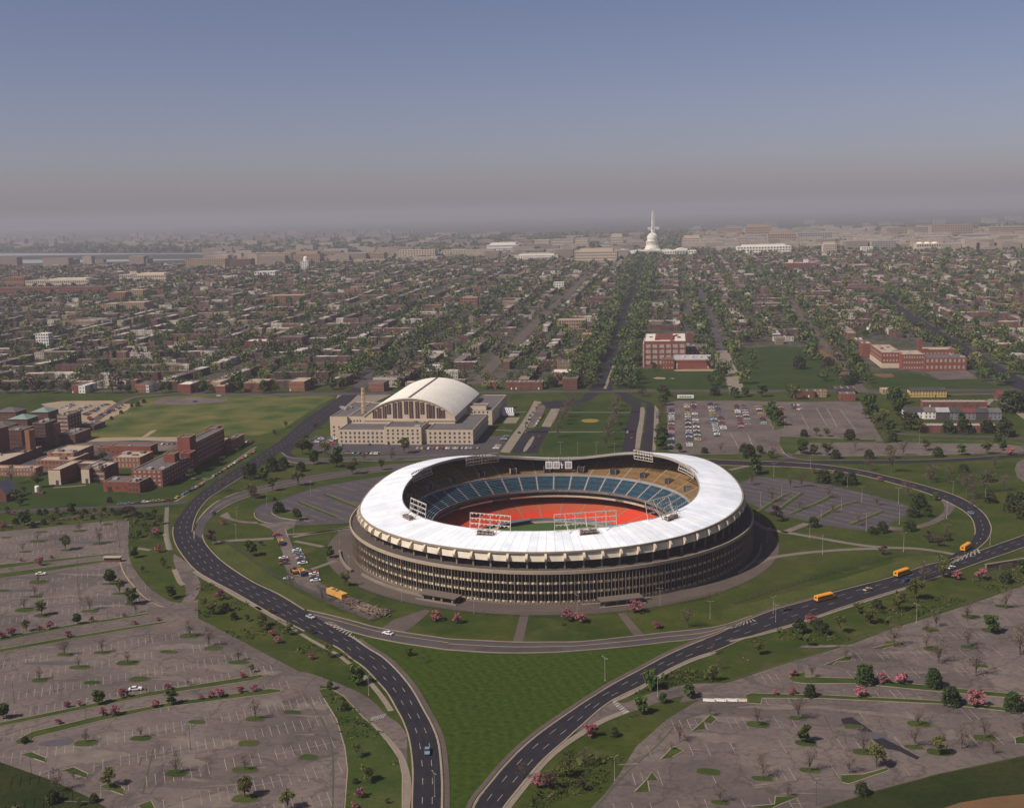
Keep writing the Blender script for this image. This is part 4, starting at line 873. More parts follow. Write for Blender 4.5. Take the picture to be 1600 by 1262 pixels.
lamp_rack(52, 14, 5.5, -4.4, .1, 'lamp rack hung under the back rim, right of the scoreboard', hang=True)
# scoreboard under the back rim
t = R_(ang_of(872, 724, 26)); e = thing('scoreboard', 'white scoreboard of three panels hanging under the far roof rim', 'scoreboard', (math.cos(t)*77.6, math.sin(t)*77.6, 21.6), t+math.pi/2)
m = MB(); m.box(-8.2, 8.2, -.9, -.3, -.3, 4.7); m.build('backing', INK, e)
for x0, x1 in ((-8, -3.8), (-.6, 3.4), (3.8, 8)):
    m = MB(); m.box(x0, x1, -.3, .1, 0, 4.4); p = m.build('panel', WHITE_SIGN, e)
    g = MB()
    for k in range(4):
        z = .7+k*.8
        g.box(x0+.6, x0+1.7, .1, .14, z, z+.42); g.box(x0+2.0, x1-.6, .1, .14, z, z+.42)
    g.build('lettering', INK, p)
m = MB(); m.tube((-2.2, .12, .4), (-1.5, .12, 4.0), .5, .25); m.tube((-2.6, .12, 2.2), (-1.2, .12, 2.9), .35, .3); m.build('emblem', WHITE_SIGN, e)
for x in (-6, 0, 6):
    m = MB(); m.beam((x, -.6, 4.7), (x, -1.2, 7), .25, .25); m.build('hanger', STEEL, e)
# ---------------------------------------------------------------- buildings
BRICK = mat('red_brick', (0.205, 0.066, 0.045), (0.245, 0.083, 0.055), 0.12, 0.92, fine=(0.14, 0.055, 0.042), fine_scale=1.3, spec=0.1)
BRICK_D = mat('brown_brick', (0.150, 0.062, 0.047), (0.185, 0.080, 0.058), 0.12, 0.92, fine=(0.10, 0.052, 0.043), fine_scale=1.3, spec=0.1)
BRICK_O = mat('orange_brick', (0.26, 0.115, 0.07), (0.30, 0.14, 0.088), 0.1, 0.92, fine=(0.2, 0.09, 0.06), fine_scale=1.3, spec=0.1)
TANB = mat('tan_brick', (0.34, 0.235, 0.145), (0.40, 0.28, 0.18), 0.1, 0.92, fine=(0.28, 0.19, 0.12), fine_scale=1.2, spec=0.1)
LIME = mat('limestone', (0.52, 0.42, 0.31), (0.58, 0.47, 0.35), 0.06, 0.9, fine=(0.44, 0.35, 0.26), fine_scale=0.8, spec=0.1)
STONE = mat('white_stone', (0.80, 0.75, 0.66), (0.72, 0.67, 0.58), 0.05, 0.9)
WHITEW = mat('white_paint', (0.74, 0.70, 0.64), (0.66, 0.62, 0.57), 0.2, 0.8)
YELLOW = mat('yellow_paint_wall', (0.56, 0.38, 0.13), (0.5, 0.34, 0.12), 0.2, 0.85)
GREYW = mat('grey_paint', (0.22, 0.21, 0.23), (0.19, 0.18, 0.2), 0.2, 0.85)
DARKW = mat('dark_paint', (0.06, 0.052, 0.058), (0.08, 0.07, 0.072), 0.2, 0.85)
R_TAR = mat('tar_roof', (0.10, 0.088, 0.088), (0.14, 0.122, 0.115), 0.1, 0.95, fine=(0.075, 0.067, 0.07), fine_scale=0.6)
R_TAN = mat('gravel_roof', (0.42, 0.335, 0.25), (0.34, 0.275, 0.21), 0.12, 0.95, fine=(0.26, 0.21, 0.17), fine_scale=0.7)
R_WHITE = mat('white_coating', (0.66, 0.60, 0.54), (0.55, 0.48, 0.42), 0.15, 0.9)
R_GREEN = mat('copper_roof', (0.20, 0.255, 0.225), (0.16, 0.21, 0.19), 0.1, 0.8)
R_BLACK = mat('black_roof', (0.045, 0.04, 0.044), (0.065, 0.058, 0.06), 0.2, 0.9)
R_RED = mat('red_roof', (0.16, 0.045, 0.04), (0.13, 0.04, 0.036), 0.2, 0.85)
R_GREY = mat('grey_metal_roof', (0.34, 0.32, 0.32), (0.27, 0.255, 0.26), 0.2, 0.7)
PANE = mat('window_pane', (0.035, 0.033, 0.038), (0.06, 0.055, 0.06), 0.4, 0.25, spec=0.5)
PANE_PALE = mat('pale_window', (0.42, 0.36, 0.31), (0.26, 0.22, 0.2), 0.5, 0.5)  # pale panes, tone varied by noise
PANE_BROWN = mat('brown_glazing', (0.10, 0.058, 0.05), (0.075, 0.045, 0.042), 0.5, 0.4)
SILL = mat('window_stone', (0.42, 0.34, 0.27), None)
WMESH = {}
def win_mesh(w_, h, pane, sill):
    k = (w_, h, pane.name, sill.name if sill else '')
    if k not in WMESH:                        # stands on a wall facing -y, origin at the middle of its foot
        m = MB(); m.box(-w_/2, w_/2, -.05, .02, 0, h, 0)
        if sill: m.box(-w_/2-.15, w_/2+.15, -.16, .02, -.22, -.01, 1); m.box(-w_/2-.1, w_/2+.1, -.12, .02, h+.01, h+.25, 1)
        m.box(-.05, .05, -.08, -.05, 0, h, 1)
        WMESH[k] = m.mesh('window', [pane, sill or SILL])
    return WMESH[k]
WCOUNT = {}; WREST = {}
def wins(e, face, a0, a1, ncol, plane, zs, w_=1.3, h=1.7, pane=None, sill=None, jitter=False):
    """rows of windows on one face of a building (coordinates of the thing)"""
    me = win_mesh(w_, h, pane or PANE, sill)
    rz = {'-y': 0, '+x': math.pi/2, '-x': -math.pi/2}[face]
    for z in zs:
        for i in range(ncol):
            a = a0+(a1-a0)*(i+.5)/ncol
            loc = (a, plane, z) if face == '-y' else (plane, a, z)
            n = WCOUNT.get(e.name, 0)
            if n < 100: ob('window', me, e, loc, rz); WCOUNT[e.name] = n+1
            else: WREST.setdefault(e.name, (e, []))[1].append((me, loc, rz))
def wrest():
    for e, L in WREST.values():
        m = MB()
        for me, loc, rz in L:
            M = Matrix.Translation(loc) @ Matrix.Rotation(rz, 4, 'Z')
            m.add([tuple(M @ v.co) for v in me.vertices], [tuple(p.vertices) for p in me.polygons])
        o = m.build('window', [L[0][0].materials[0]], e); o['kind'] = 'stuff'
def flat(e, x0, x1, y0, y1, h, wm, rm, z0=0.0, par=0.6, name='wall', coping=None):
    """walls with a parapet, and the flat roof sunk inside it"""
    m = MB(); t = 0.4
    m.add([(x0, y0, z0), (x1, y0, z0), (x1, y1, z0), (x0, y1, z0), (x0, y0, h), (x1, y0, h), (x1, y1, h), (x0, y1, h),
           (x0+t, y0+t, h), (x1-t, y0+t, h), (x1-t, y1-t, h), (x0+t, y1-t, h), (x0+t, y0+t, h-par), (x1-t, y0+t, h-par), (x1-t, y1-t, h-par), (x0+t, y1-t, h-par)],
          [(0, 1, 5, 4), (1, 2, 6, 5), (2, 3, 7, 6), (3, 0, 4, 7), (8, 12, 13, 9)[::-1], (9, 13, 14, 10)[::-1], (10, 14, 15, 11)[::-1], (11, 15, 12, 8)[::-1]])
    m.add([(x0, y0, h), (x1, y0, h), (x1, y1, h), (x0, y1, h), (x0+t, y0+t, h), (x1-t, y0+t, h), (x1-t, y1-t, h), (x0+t, y1-t, h)],
          [(0, 1, 5, 4), (1, 2, 6, 5), (2, 3, 7, 6), (3, 0, 4, 7)], 1)
    w_ = m.build(name, [wm, coping or SILL], e)
    m = MB(); m.box(x0+t, x1-t, y0+t, y1-t, h-par-.3, h-par); r = m.build('roof', rm, e); return w_, r
def clutter(e, x0, x1, y0, y1, z, n, mats=None):
    for i in range(n):
        a, b, c = random.uniform(.8, 2.4), random.uniform(.8, 2.2), random.uniform(.7, 1.8); x, y = random.uniform(x0+2.5, max(x1-2.5, x0+2.6)), random.uniform(y0+2.5, max(y1-2.5, y0+2.6))
        m = MB(); m.box(x-a, x+a, y-b, y+b, z-.05, z+c); m.box(x-a*.8, x+a*.8, y-b*.8, y+b*.8, z+c, z+c+.15)
        m.build('roof_vent', random.choice(mats or [GREYC, R_GREY, RUST]), e)
def trace(view, xl, yb, xr, yt):
    """front face of a building from its traced outline: x0, x1, y, height, ground height"""
    (a, b), (c, d) = V(view, f'{xl},{yb}')[0], V(view, f'{xr},{yt}')[0]
    P = G(a, b); return P.x, x_at(c, P.y, P.z), P.y, hgt(P, d), P.z
def y_on(view, x_, y_, z):
    return G(*V(view, f'{x_},{y_}')[0], z).y
def hip(e, x0, x1, y0, y1, z, rise, rm, over=.6):
    x0 -= over; x1 += over; y0 -= over; y1 += over; m = MB(); w_ = min(x1-x0, y1-y0)/2
    if x1-x0 > y1-y0: a, b = (x0+w_, (y0+y1)/2, z+rise), (x1-w_, (y0+y1)/2, z+rise)
    else: a, b = ((x0+x1)/2, y0+w_, z+rise), ((x0+x1)/2, y1-w_, z+rise)
    c = [(x0, y0, z), (x1, y0, z), (x1, y1, z), (x0, y1, z)]
    fs = [(0, 1, 5, 4), (1, 2, 5), (2, 3, 4, 5), (3, 0, 4)] if x1-x0 > y1-y0 else [(0, 1, 4), (1, 2, 5, 4), (2, 3, 5), (3, 0, 4, 5)]
    m.add(c+[a, b], fs+[(3, 2, 1, 0)]); return m.build('roof', rm, e)

# --- armory with its barrel vault
x0, x1, yF, hw, _ = trace('ZA', 205, 561, 1092, 468)
A = thing('armory', 'pale stone armory with a white barrel vault and a brick chimney', 'armory', ((x0+x1)/2, yF, 0))
ox = (x0+x1)/2; X = lambda xx, y=None: x_at(480+xx/4.21, y if y else yF)-ox
yb = 26.0
xl, xm0, xm1, xr0, xr = X(205), X(515), X(757), X(788), X(1092)
flat(A, xl, xm0, 0, yb+4, hw, LIME, R_TAR); flat(A, xm0+.02, xm1, -2.2, yb, hw+2.6, LIME, R_TAR); flat(A, xm1+.02, xr0-.02, 2.5, yb, hw-.3, LIME, R_TAR)
flat(A, xr0, xr, 0, yb+48, hw, LIME, R_TAR)
zr = [1.2+hw*.29*k for k in range(3)]
wins(A, '-y', xl+1, xm0-1, 10, 0, zr, 1.5, 1.8); wins(A, '-y', xm0+1, xm1-1, 7, -2.2, zr+[hw-.9], 1.5, 1.6); wins(A, '-y', xr0+1, xr-1, 9, 0, zr, 1.5, 1.8); wins(A, '+x', 4, yb+44, 14, xr, zr[:2], 1.4, 1.7)
# vault
yv = yF+yb+4.05; vx0, vx1 = x_at(569.5, yv, hw)-ox, x_at(711, yv, hw)-ox
zs = hgt((vx0+ox, yv, 0), 651); za = hgt(((vx0+vx1)/2+ox, yv, 0), 623.5)
lo, hi = 30., 260.
for _ in range(40):
    mid = (lo+hi)/2
    if pix((vx1+ox, yv+mid, zs))[0] < 748: lo = mid
    else: hi = mid
vd = lo; yv = yb+4.05
hwid = (vx1-vx0)/2; rise = za-zs; Rr = (hwid**2+rise**2)/(2*rise); cxv = (vx0+vx1)/2
def arc(n=28, r=0.0):
    a = math.asin(min(1, hwid/Rr)); return [(cxv+(Rr+r)*math.sin(-a+2*a*i/n), zs+rise-Rr+(Rr+r)*math.cos(-a+2*a*i/n)) for i in range(n+1)]
pr = arc(); m = MB(); n = len(pr)
base = [(vx0, 0.3), (vx1, 0.3)]
out = base+[(p[0], p[1]) for p in reversed(pr)]
m.v = [(p[0], yv, p[1]) for p in out]+[(p[0], yv+vd, p[1]) for p in out]; k = len(out)
m.f = [tuple(range(k)), tuple(range(2*k-1, k-1, -1)), (0, k, k+1, 1), (1, k+1, k+2, 2), (0, k-1, 2*k-1, k)]; m.m = [0]*5
m.build('vault_wall', LIME, A)
m = MB(); p2 = arc(28, .9)
m.v = [(p[0], yv-.6, p[1]) for p in pr]+[(p[0], yv-.6, p[1]) for p in p2]+[(p[0], yv+vd+.6, p[1]) for p in pr]+[(p[0], yv+vd+.6, p[1]) for p in p2]
for i in range(n-1):
    m.f += [(i, i+1, n+i+1, n+i), (n+i, n+i+1, 3*n+i+1, 3*n+i), (2*n+i, 3*n+i, 3*n+i+1, 2*n+i+1)]; m.m += [0, 1, 0]
m.f += [(0, n, 3*n, 2*n), (n-1, 2*n-1, 4*n-1, 3*n-1)]; m.m += [0, 0]
m.build('vault_roof', [LIME, mat('vault_cover', (0.84, 0.78, 0.68), (0.76, 0.70, 0.61), 0.05, 0.8, fine=(0.58, 0.52, 0.44), fine_scale=.6)], A)
m = MB(); m.box(cxv-.9, cxv+.9, yv+1, yv+vd-1, zs+rise+.5, zs+rise+1.25); m.build('ridge_walk', R_TAR, A)
for i, fx in enumerate((440, 471, 505, 535, 573, 607, 648, 681, 722, 755, 795, 823, 861, 890)):
    xx = x_at(480+fx/4.21, yF+yv, 30)-ox; top = zs+rise-Rr+math.sqrt(max(Rr*Rr-(xx-cxv)**2, 0)); z0 = zs-1.0 + (3.2 if i % 3 == 0 and 2 < i < 12 else 0)
    m = MB(); m.box(xx-1.6, xx+1.6, yv-.25, yv+.1, z0, top-1.5, 0); m.box(xx-.08, xx+.08, yv-.33, yv-.25, z0, top-1.5, 1); m.build('vault_window', [PANE_BROWN, SILL], A)
m = MB(); m.box(vx0-.5, vx1+.5, yv-.5, yv, zs-3.2, zs-2.2); m.build('cornice', LIME, A)
# back wings and chimney
a0, a1, yy, hh, _ = trace('ZA', 155, 516, 372, 382); flat(A, a0-ox, xl-.1, yy-yF, yy-yF+75, hh, LIME, R_TAR); flat(A, xl, vx0-.05, yb+4.1, yv+70, hh-.3, LIME, R_TAR)
wins(A, '-y', a0-ox+1, xl-1, 3, yy-yF, [1+3.2*k for k in range(3)], 1.3, 1.6); wins(A, '-y', xl+1, vx0-2, 4, yb+4.1, [hw+.8], 1.3, 1.4)
b0, b1, yy2, hh2, _ = trace('ZA', 1075, 436, 1218, 343); flat(A, vx1+.1, b1-ox, yy2-yF, yy2-yF+85, hh2, LIME, R_TAR); flat(A, vx1+.1, b1-ox-6, yy2-yF+6, yy2-yF+20, hh2+3, LIME, R_TAR, z0=hh2-.6, name='penthouse')
wins(A, '-y', b0-ox+2, b1-ox-2, 4, yy2-yF, [2, 6, 10], 1.3, 1.6)
clutter(A, xm0, xm1, 0, yb, hw+2, 3); clutter(A, xl-20, xl, 30, 80, hh-.6, 5)
P = G(568.5, 644, hh); ct = hgt((P.x, P.y, 0), 605.5)
m = MB(); m.lathe([(2.1, hh-1), (1.75, (hh+ct)/2), (1.5, ct), (1.1, ct), (1.1, ct-1)], 12, (P.x-ox, P.y-yF, 0)); ch = m.build('chimney', TANB, A)
m = MB()
for k in range(6):
    z = hh+2+(ct-hh-3)*k/5; m.lathe([(2.0-.09*k, z), (2.0-.09*k, z+.5)], 12, (P.x-ox, P.y-yF, 0))
m.build('band', LIME, ch)

# --- hospital: brick blocks, towers and low wings
def block(view, xl, yb_, xr, yt, depth, name, label, cat, wm, rm, rows=0, cols=0, side=0, pane=None, sill=None, w_=1.3, h=1.6, vents=2, group=None, zo=0.0):
    x0, x1, y, hh, gz = trace(view, xl, yb_, xr, yt)
    e = thing(name, label, cat, ((x0+x1)/2, y, gz), 0, group); a, b = (x0-x1)/2, (x1-x0)/2
    flat(e, a, b, 0, depth, hh, wm, rm)
    if rows:
        st = hh/rows; zs = [st*k+st*.28+zo for k in range(rows)]
        if cols: wins(e, '-y', a+.6, b-.6, cols, 0, zs, w_, min(h, st*.6), pane, sill)
        if side: wins(e, '+x', .8, depth-.8, side, b, zs, w_, min(h, st*.6), pane, sill)
    if vents: clutter(e, a, b, 0, depth, hh-.6, vents)
    return e, a, b, hh
HOS = 'hospital buildings on the left'
e, a, b, hh = block('ZG', 200, 800, 545, 608, 52, 'hospital_wing', 'long dark brick hospital wing with two square towers beside the parkway', 'hospital wing', BRICK, R_TAR, 4, 6, 12, PANE_PALE, None, 1.8, 1.3)
def tow(x_l, x_r, yt_, yrow, d, nm='tower', wm=BRICK):
    """a taller part standing behind the front of the wing"""
    a0 = x_at(V('ZG', f'{x_l},0')[0][0], yrow)-e.location.x; a1 = x_at(V('ZG', f'{x_r},0')[0][0], yrow)-e.location.x
    hh_ = hgt((e.location.x, yrow, 0), V('ZG', f'0,{yt_}')[0][1]); flat(e, a0, a1, yrow-e.location.y, yrow-e.location.y+d, hh_, wm, R_TAR, name=nm); return a0, a1, hh_, yrow-e.location.y
y0 = e.location.y
t1 = tow(727, 867, 238, y0+52.1, 11); bl = tow(770, 905, 305, y0+63.2, 58, 'rear_wall'); t2 = tow(1035, 1142, 137, y0+121.3, 14)
wins(e, '+x', bl[3]+2, bl[3]+56, 14, bl[1], [2+3.3*k for k in range(5)], 1.8, 1.3, PANE_PALE)
flat(e, a+11, a+19, 26, 34, hh+5.5, BRICK, R_TAR, z0=hh-.5, name='penthouse'); flat(e, a+17, a+24, 40, 50, hh+3.2, R_RED, R_RED, z0=hh-.5, name='plant_room')
block('ZG', 1255, 392, 1332, 272, 26, 'hospital_annex', 'small brick annex at the far end of the long towered hospital wing', 'annex', BRICK_O, R_TAR, 2, 2, 4)
block('ZH', 648, 672, 880, 608, 16, 'hospital_block', 'low brick hospital block with flat grey roof nearest the lawn', 'hospital block', BRICK, R_TAR, 1, 4, 2, PANE, None, 2.2, 1.6)
block('ZG', 140, 870, 285, 745, 9, 'hospital_porch', 'brick porch with dark glazed upper storey at the corner of the lawn', 'hospital block', BRICK, R_TAR, 2, 3, 3, PANE)
# U-shaped block with two pale end walls
x0, x1, y, hh, _ = trace('ZK', 608, 925, 752, 735); x2, x3, yR, hR, _ = trace('ZK', 1012, 905, 1108, 725); x4 = x_at(V('ZK', '1300,0')[0][0], yR+4)
e = thing('hospital_pavilion', 'U-shaped brick pavilion with two tall pale end walls and tan roof', 'pavilion', (x0, y, 0))
flat(e, 0, x1-x0, .3, 30, hh, BRICK, R_TAN); flat(e, x2-x0, x3-x0, yR-y+.3, yR-y+24, hR, BRICK, R_TAN); flat(e, x3-x0+.02, x4-x0, yR-y+4, yR-y+24, hR, BRICK_D, R_TAN); flat(e, x1-x0+.02, x2-x0-.02, 22, 32, hR, BRICK_D, R_TAN)
m = MB(); m.box(-.1, x1-x0+.1, 0, .28, 0, hh-.8); m.build('end_wall', LIME, e); m = MB(); m.box(x2-x0-.1, x3-x0+.1, yR-y, yR-y+.28, 0, hR-.8); m.build('end_wall', LIME, e)
for p in ((x1-x0-2.5, -.06), (x3-x0-2.0, yR-y-.06)):
    m = MB(); m.box(p[0]-1, p[0]+1, p[1], p[1]+.1, .1, 3.2); m.build('door', DARKW, e)
wins(e, '-y', x1-x0+1, x2-x0-1, 8, 22, [1.5, 5, 8.5], 1.5, 1.6, PANE); wins(e, '-y', x3-x0+1, x4-x0-1, 7, yR-y+4, [1.5, 5, 8.5], 1.5, 1.6, PANE_PALE); clutter(e, x2-x0, x4-x0, yR-y, yR-y+22, hR-.6, 6)
block('ZK', 452, 740, 885, 618, 26, 'hospital_block', 'wide orange brick block with raised upper storey behind the pale end walls', 'hospital block', BRICK_O, R_TAN, 2, 9, 4)
e, a, b, hh = block('ZK', 592, 690, 918, 530, 30, 'hospital_block', 'upper orange brick storey with tan roof and dark side windows', 'hospital block', BRICK_O, R_TAN, 4, 3, 6, PANE, None, 2.0, 1.8, 5)
block('ZK', -260, 815, 448, 712, 9, 'hospital_corridor', 'long single-storey brick corridor at the left edge', 'hospital block', BRICK_O, R_TAN, 2, 18, 2, PANE_PALE)
block('ZK', -330, 760, -40, 660, 62, 'hospital_block', 'low dark brick block with broad tan roof at the left edge', 'hospital block', BRICK_D, R_TAN, 2, 6, 14, PANE, None, 1.4, 1.5, 6)
def ward(args, n1, lab, extra=None):
    return block(*args, 'hospital_ward', lab, 'hospital ward', *extra)
block('ZK', 40, 545, 285, 250, 18, 'hospital_ward', 'tall brick ward block with cream bottom storey, leftmost of the towers', 'hospital ward', BRICK_D, R_TAR, 6, 6, 3, PANE, None, 1.9, 2.2)
block('ZK', 330, 590, 385, 258, 8, 'stair_tower', 'narrow orange stair tower beside the leftmost ward block', 'stair tower', BRICK_O, R_TAR, vents=0)
block('ZK', 425, 470, 578, 165, 18, 'hospital_ward', 'tall dark brick ward block between two narrow stair towers', 'hospital ward', BRICK_D, R_TAR, 7, 5, 3, PANE, None, 1.9, 2.0)
block('ZK', 628, 440, 692, 172, 9, 'stair_tower', 'narrow orange stair tower in the middle of the ward blocks', 'stair tower', BRICK_O, R_TAR, vents=0)
block('ZK', 718, 300, 855, 65, 22, 'hospital_ward', 'tall brick ward block with white rooftop box, rightmost of the towers', 'hospital ward', BRICK_D, R_TAR, 5, 5, 4, PANE_PALE, None, 1.8, 1.6)
block('ZK', 905, 262, 945, 62, 8, 'stair_tower', 'narrow brick stair tower at the right end of the wards', 'stair tower', BRICK, R_TAR, vents=0)
block('ZK', 715, 420, 930, 300, 26, 'hospital_block', 'low brick link under the rightmost ward block', 'hospital block', BRICK_D, R_TAR, 2, 6, 4)
block('ZK', -200, 640, -30, 250, 18, 'hospital_ward', 'brick ward block half cut off by the left edge', 'hospital ward', BRICK_D, R_TAR, 6, 6, 3, PANE)
for args, lab in (((110, 245, 345, 118), 'brick pavilion with green copper hip roof behind the leftmost ward'), ((390, 150, 600, 30), 'brick pavilion with green copper roof behind the middle ward'), ((-160, 330, 90, 210), 'brick pavilion with grey hip roof at the left edge'), ((-60, 120, 200, 30), 'far brick pavilion with dark roof at the left edge')):
    x0, x1, y, hh, _ = trace('ZK', *args); e = thing('hospital_pavilion', lab, 'pavilion', ((x0+x1)/2, y, 0)); w2 = (x1-x0)/2
    m = MB(); m.box(-w2, w2, 0, 18, 0, hh, bottom=False); m.build('wall', BRICK_D, e); hip(e, -w2, w2, 0, 18, hh+.01, 3.4, R_GREEN if 'green' in lab else R_TAR); wins(e, '-y', -w2+1, w2-1, 6, 0, [hh-3.2, hh-6.5], 1.3, 1.7)
block('ZG', -20, 590, 288, 465, 22, 'hospital_block', 'brick block with cream corner pilasters and tan roof', 'hospital block', BRICK_O, R_TAN, 2, 7, 3, PANE_PALE, SILL, 1.1, 1.9, 4)
block('ZG', -60, 445, 410, 335, 12, 'hospital_block', 'long low curved-back brick block with grey roof beside the yard', 'hospital block', BRICK, R_TAR, 1, 8, 3)
block('ZK', 1205, 520, 1370, 460, 8, 'boiler_house', 'small brick house with a red roof in the hospital yard', 'boiler house', BRICK, R_RED, 1, 3, 2, vents=0)
block('ZK', 955, 250, 1160, 190, 20, 'workshop', 'low dark workshop beside the hospital field', 'workshop', BRICK_D, R_TAR, 1, 5, 2)
x0, x1, y, hh, _ = trace('ZK', -110, 1135, 80, 960); e = thing('barn', 'brick barn with pitched metal roof cut off by the left edge', 'barn', ((x0+x1)/2, y, 0)); w2 = (x1-x0)/2
m = MB(); m.box(-w2, w2, 0, 14, 0, hh*.55, bottom=False); m.add([(-w2, 0, hh*.55), (w2, 0, hh*.55), (0, 0, hh+3)], [(0, 1, 2)]); m.build('wall', BRICK_D, e)
m = MB(); m.add([(-w2-.6, -.5, hh*.53), (0, -.5, hh+3.2), (w2+.6, -.5, hh*.53), (-w2-.6, 14.5, hh*.53), (0, 14.5, hh+3.2), (w2+.6, 14.5, hh*.53), (-w2-.6, -.5, hh*.5), (w2+.6, -.5, hh*.5), (w2+.6, 14.5, hh*.5), (-w2-.6, 14.5, hh*.5)], [(0, 1, 4, 3), (1, 2, 5, 4), (2, 7, 8, 5), (3, 9, 6, 0)]); m.build('roof', R_GREY, e)
P = G(*V('ZK', '465,1030')[0]); e = thing('tank', 'small white cylindrical tank on a brick base on the hospital lawn', 'tank', P)
m = MB(); m.lathe([(.01, 5.2), (1.2, 5.1), (1.6, 4.6), (1.6, 1.2)], 16); m.build('vessel', WHITEW, e); m = MB(); m.box(-3, 4.5, -1.6, 1.6, 0, 1.2); m.box(-2.6, 4.1, -1.2, 1.2, 1.2, 1.3); m.build('base', BRICK_D, e)

# --- two schools
x0, x1, y, hh, gz = trace('ZE', 372, 590, 890, 292); e = thing('school', 'red brick school with big pale windows and white flat roof', 'school', ((x0+x1)/2, y, gz)); w2 = (x1-x0)/2
flat(e, -w2, w2, 0, 84, hh+2.5, BRICK, R_WHITE); st = hh/4.3
wins(e, '-y', -w2+.8, w2-.8, 6, 0, [st*.55+st*k*.98 for k in range(4)], 7.2, st*.62, PANE_PALE)
for i in range(7):
    xx = -w2+.5+(2*w2-1)*i/6; m = MB(); m.box(xx-.8, xx+.8, -.5, 0, 0, hh-.7); m.build('pier', BRICK, e)
m = MB(); m.box(-w2+12, w2-14, 16, 64, hh+1.9, hh+4.6); m.box(-w2+14, w2-16, 18, 62, hh+4.6, hh+4.8, 1); m.build('light_court', [BRICK, R_RED], e); clutter(e, -w2, w2, 2, 80, hh+1.9, 10, [BRICK, R_RED])
for i in range(3):
    m = MB(); m.box(w2-.02+.0, w2+.01, 4+18*i, 14+18*i, 2, hh-2); m.build('side_glazing', PANE_PALE, e)
m = MB(); m.box(-w2-1.5, -w2-.02, -.2, 60, 0, hh-.6); m.build('side_wall', SILL, e)
block('ZE', 893, 470, 1160, 338, 34, 'school_annex', 'brick annex with white roof edge right of the school', 'school annex', BRICK, R_TAR, 3, 5, 3, PANE_PALE, None, 2.4, 1.9)
block('ZE', 905, 400, 980, 165, 14, 'school_tower', 'dark brick roof tower with red top behind the school annex', 'school tower', BRICK_D, R_RED, vents=0)
x0, x1, y, hh, gz = trace('ZE', 748, 618, 1205, 505); e = thing('school_gymnasium', 'low red brick gymnasium with grey ribbed roof in front of the school', 'gymnasium', ((x0+x1)/2, y, gz)); w2 = (x1-x0)/2
m = MB(); m.box(-w2, w2, 0, 24, 0, hh, bottom=False); m.box(-w2-.2, w2+.2, -.25, 0, hh-1.5, hh+.6); m.build('wall', BRICK, e)
m = MB(); m.add([(-w2, -.2, hh+.02), (w2, -.2, hh+.02), (w2, 12, hh+5), (-w2, 12, hh+5), (w2, 24, hh+.02), (-w2, 24, hh+.02)], [(0, 1, 2, 3), (3, 2, 4, 5), (1, 4, 2), (0, 3, 5)]); m.build('roof', R_GREY, e)
for x_ in (-w2+3, w2-3):
    m = MB(); m.box(x_-.9, x_+.9, -.2, 0, .6, hh-3); m.build('window', PANE_PALE, e)
for i in range(4): m = MB(); m.box(-w2+8+9*i, -w2+11+9*i, 5, 7, hh+2, hh+4.4); m.build('skylight', R_WHITE, e)
block('ZE', 590, 622, 745, 488, 14, 'school_link', 'brick entrance link between the school and its gymnasium', 'school link', BRICK, R_TAR, 2, 4, 0, PANE_PALE, vents=0)
e2, a, b, hh = block('ZS', 45, 362, 132, 225, 26, 'college_pavilion', 'brick and limestone end pavilion of the far school, leftmost part', 'school pavilion', BRICK, R_TAN, 3, 3, 4, PANE, SILL)
e2, a, b, hh = block('ZS', 232, 460, 425, 312, 78, 'high_school', 'large brick high school with limestone trim and tan flat roofs', 'high school', BRICK, R_TAN, 3, 6, 9, PANE_PALE, SILL, 1.7, 1.9, 8)
m = MB(); m.box(a-.5, b+.1, -.3, -.01, 0, hh*.3); m.build('plinth', LIME, e2); m = MB(); m.box(a-.6, a-.02, -.2, 76, 0, hh*.32); m.build('side_wall', LIME, e2); wins(e2, '-x', 3, 74, 12, a-.02, [hh*.42, hh*.7], 1.7, 1.9, PANE_PALE, SILL)
block('ZS', 428, 480, 640, 330, 40, 'high_school_wing', 'central brick wing of the high school with three rows of windows', 'school wing', BRICK, R_TAN, 3, 8, 0, PANE_PALE, SILL, 1.4, 1.8, 4)
block('ZS', 643, 486, 1045, 362, 34, 'high_school_wing', 'right brick wing of the high school with tall pale windows', 'school wing', BRICK, R_TAR, 2, 9, 4, PANE_PALE, None, 2.2, 3.4)
block('ZS', 612, 400, 940, 283, 26, 'high_school_hall', 'raised brick hall behind the right wing of the high school', 'school hall', BRICK, R_TAN, 2, 9, 3, PANE_PALE, None, 1.6, 1.5)
block('ZS', 578, 400, 616, 182, 6, 'school_chimney', 'square brick chimney tower rising behind the high school', 'chimney', BRICK, R_TAR, vents=0)

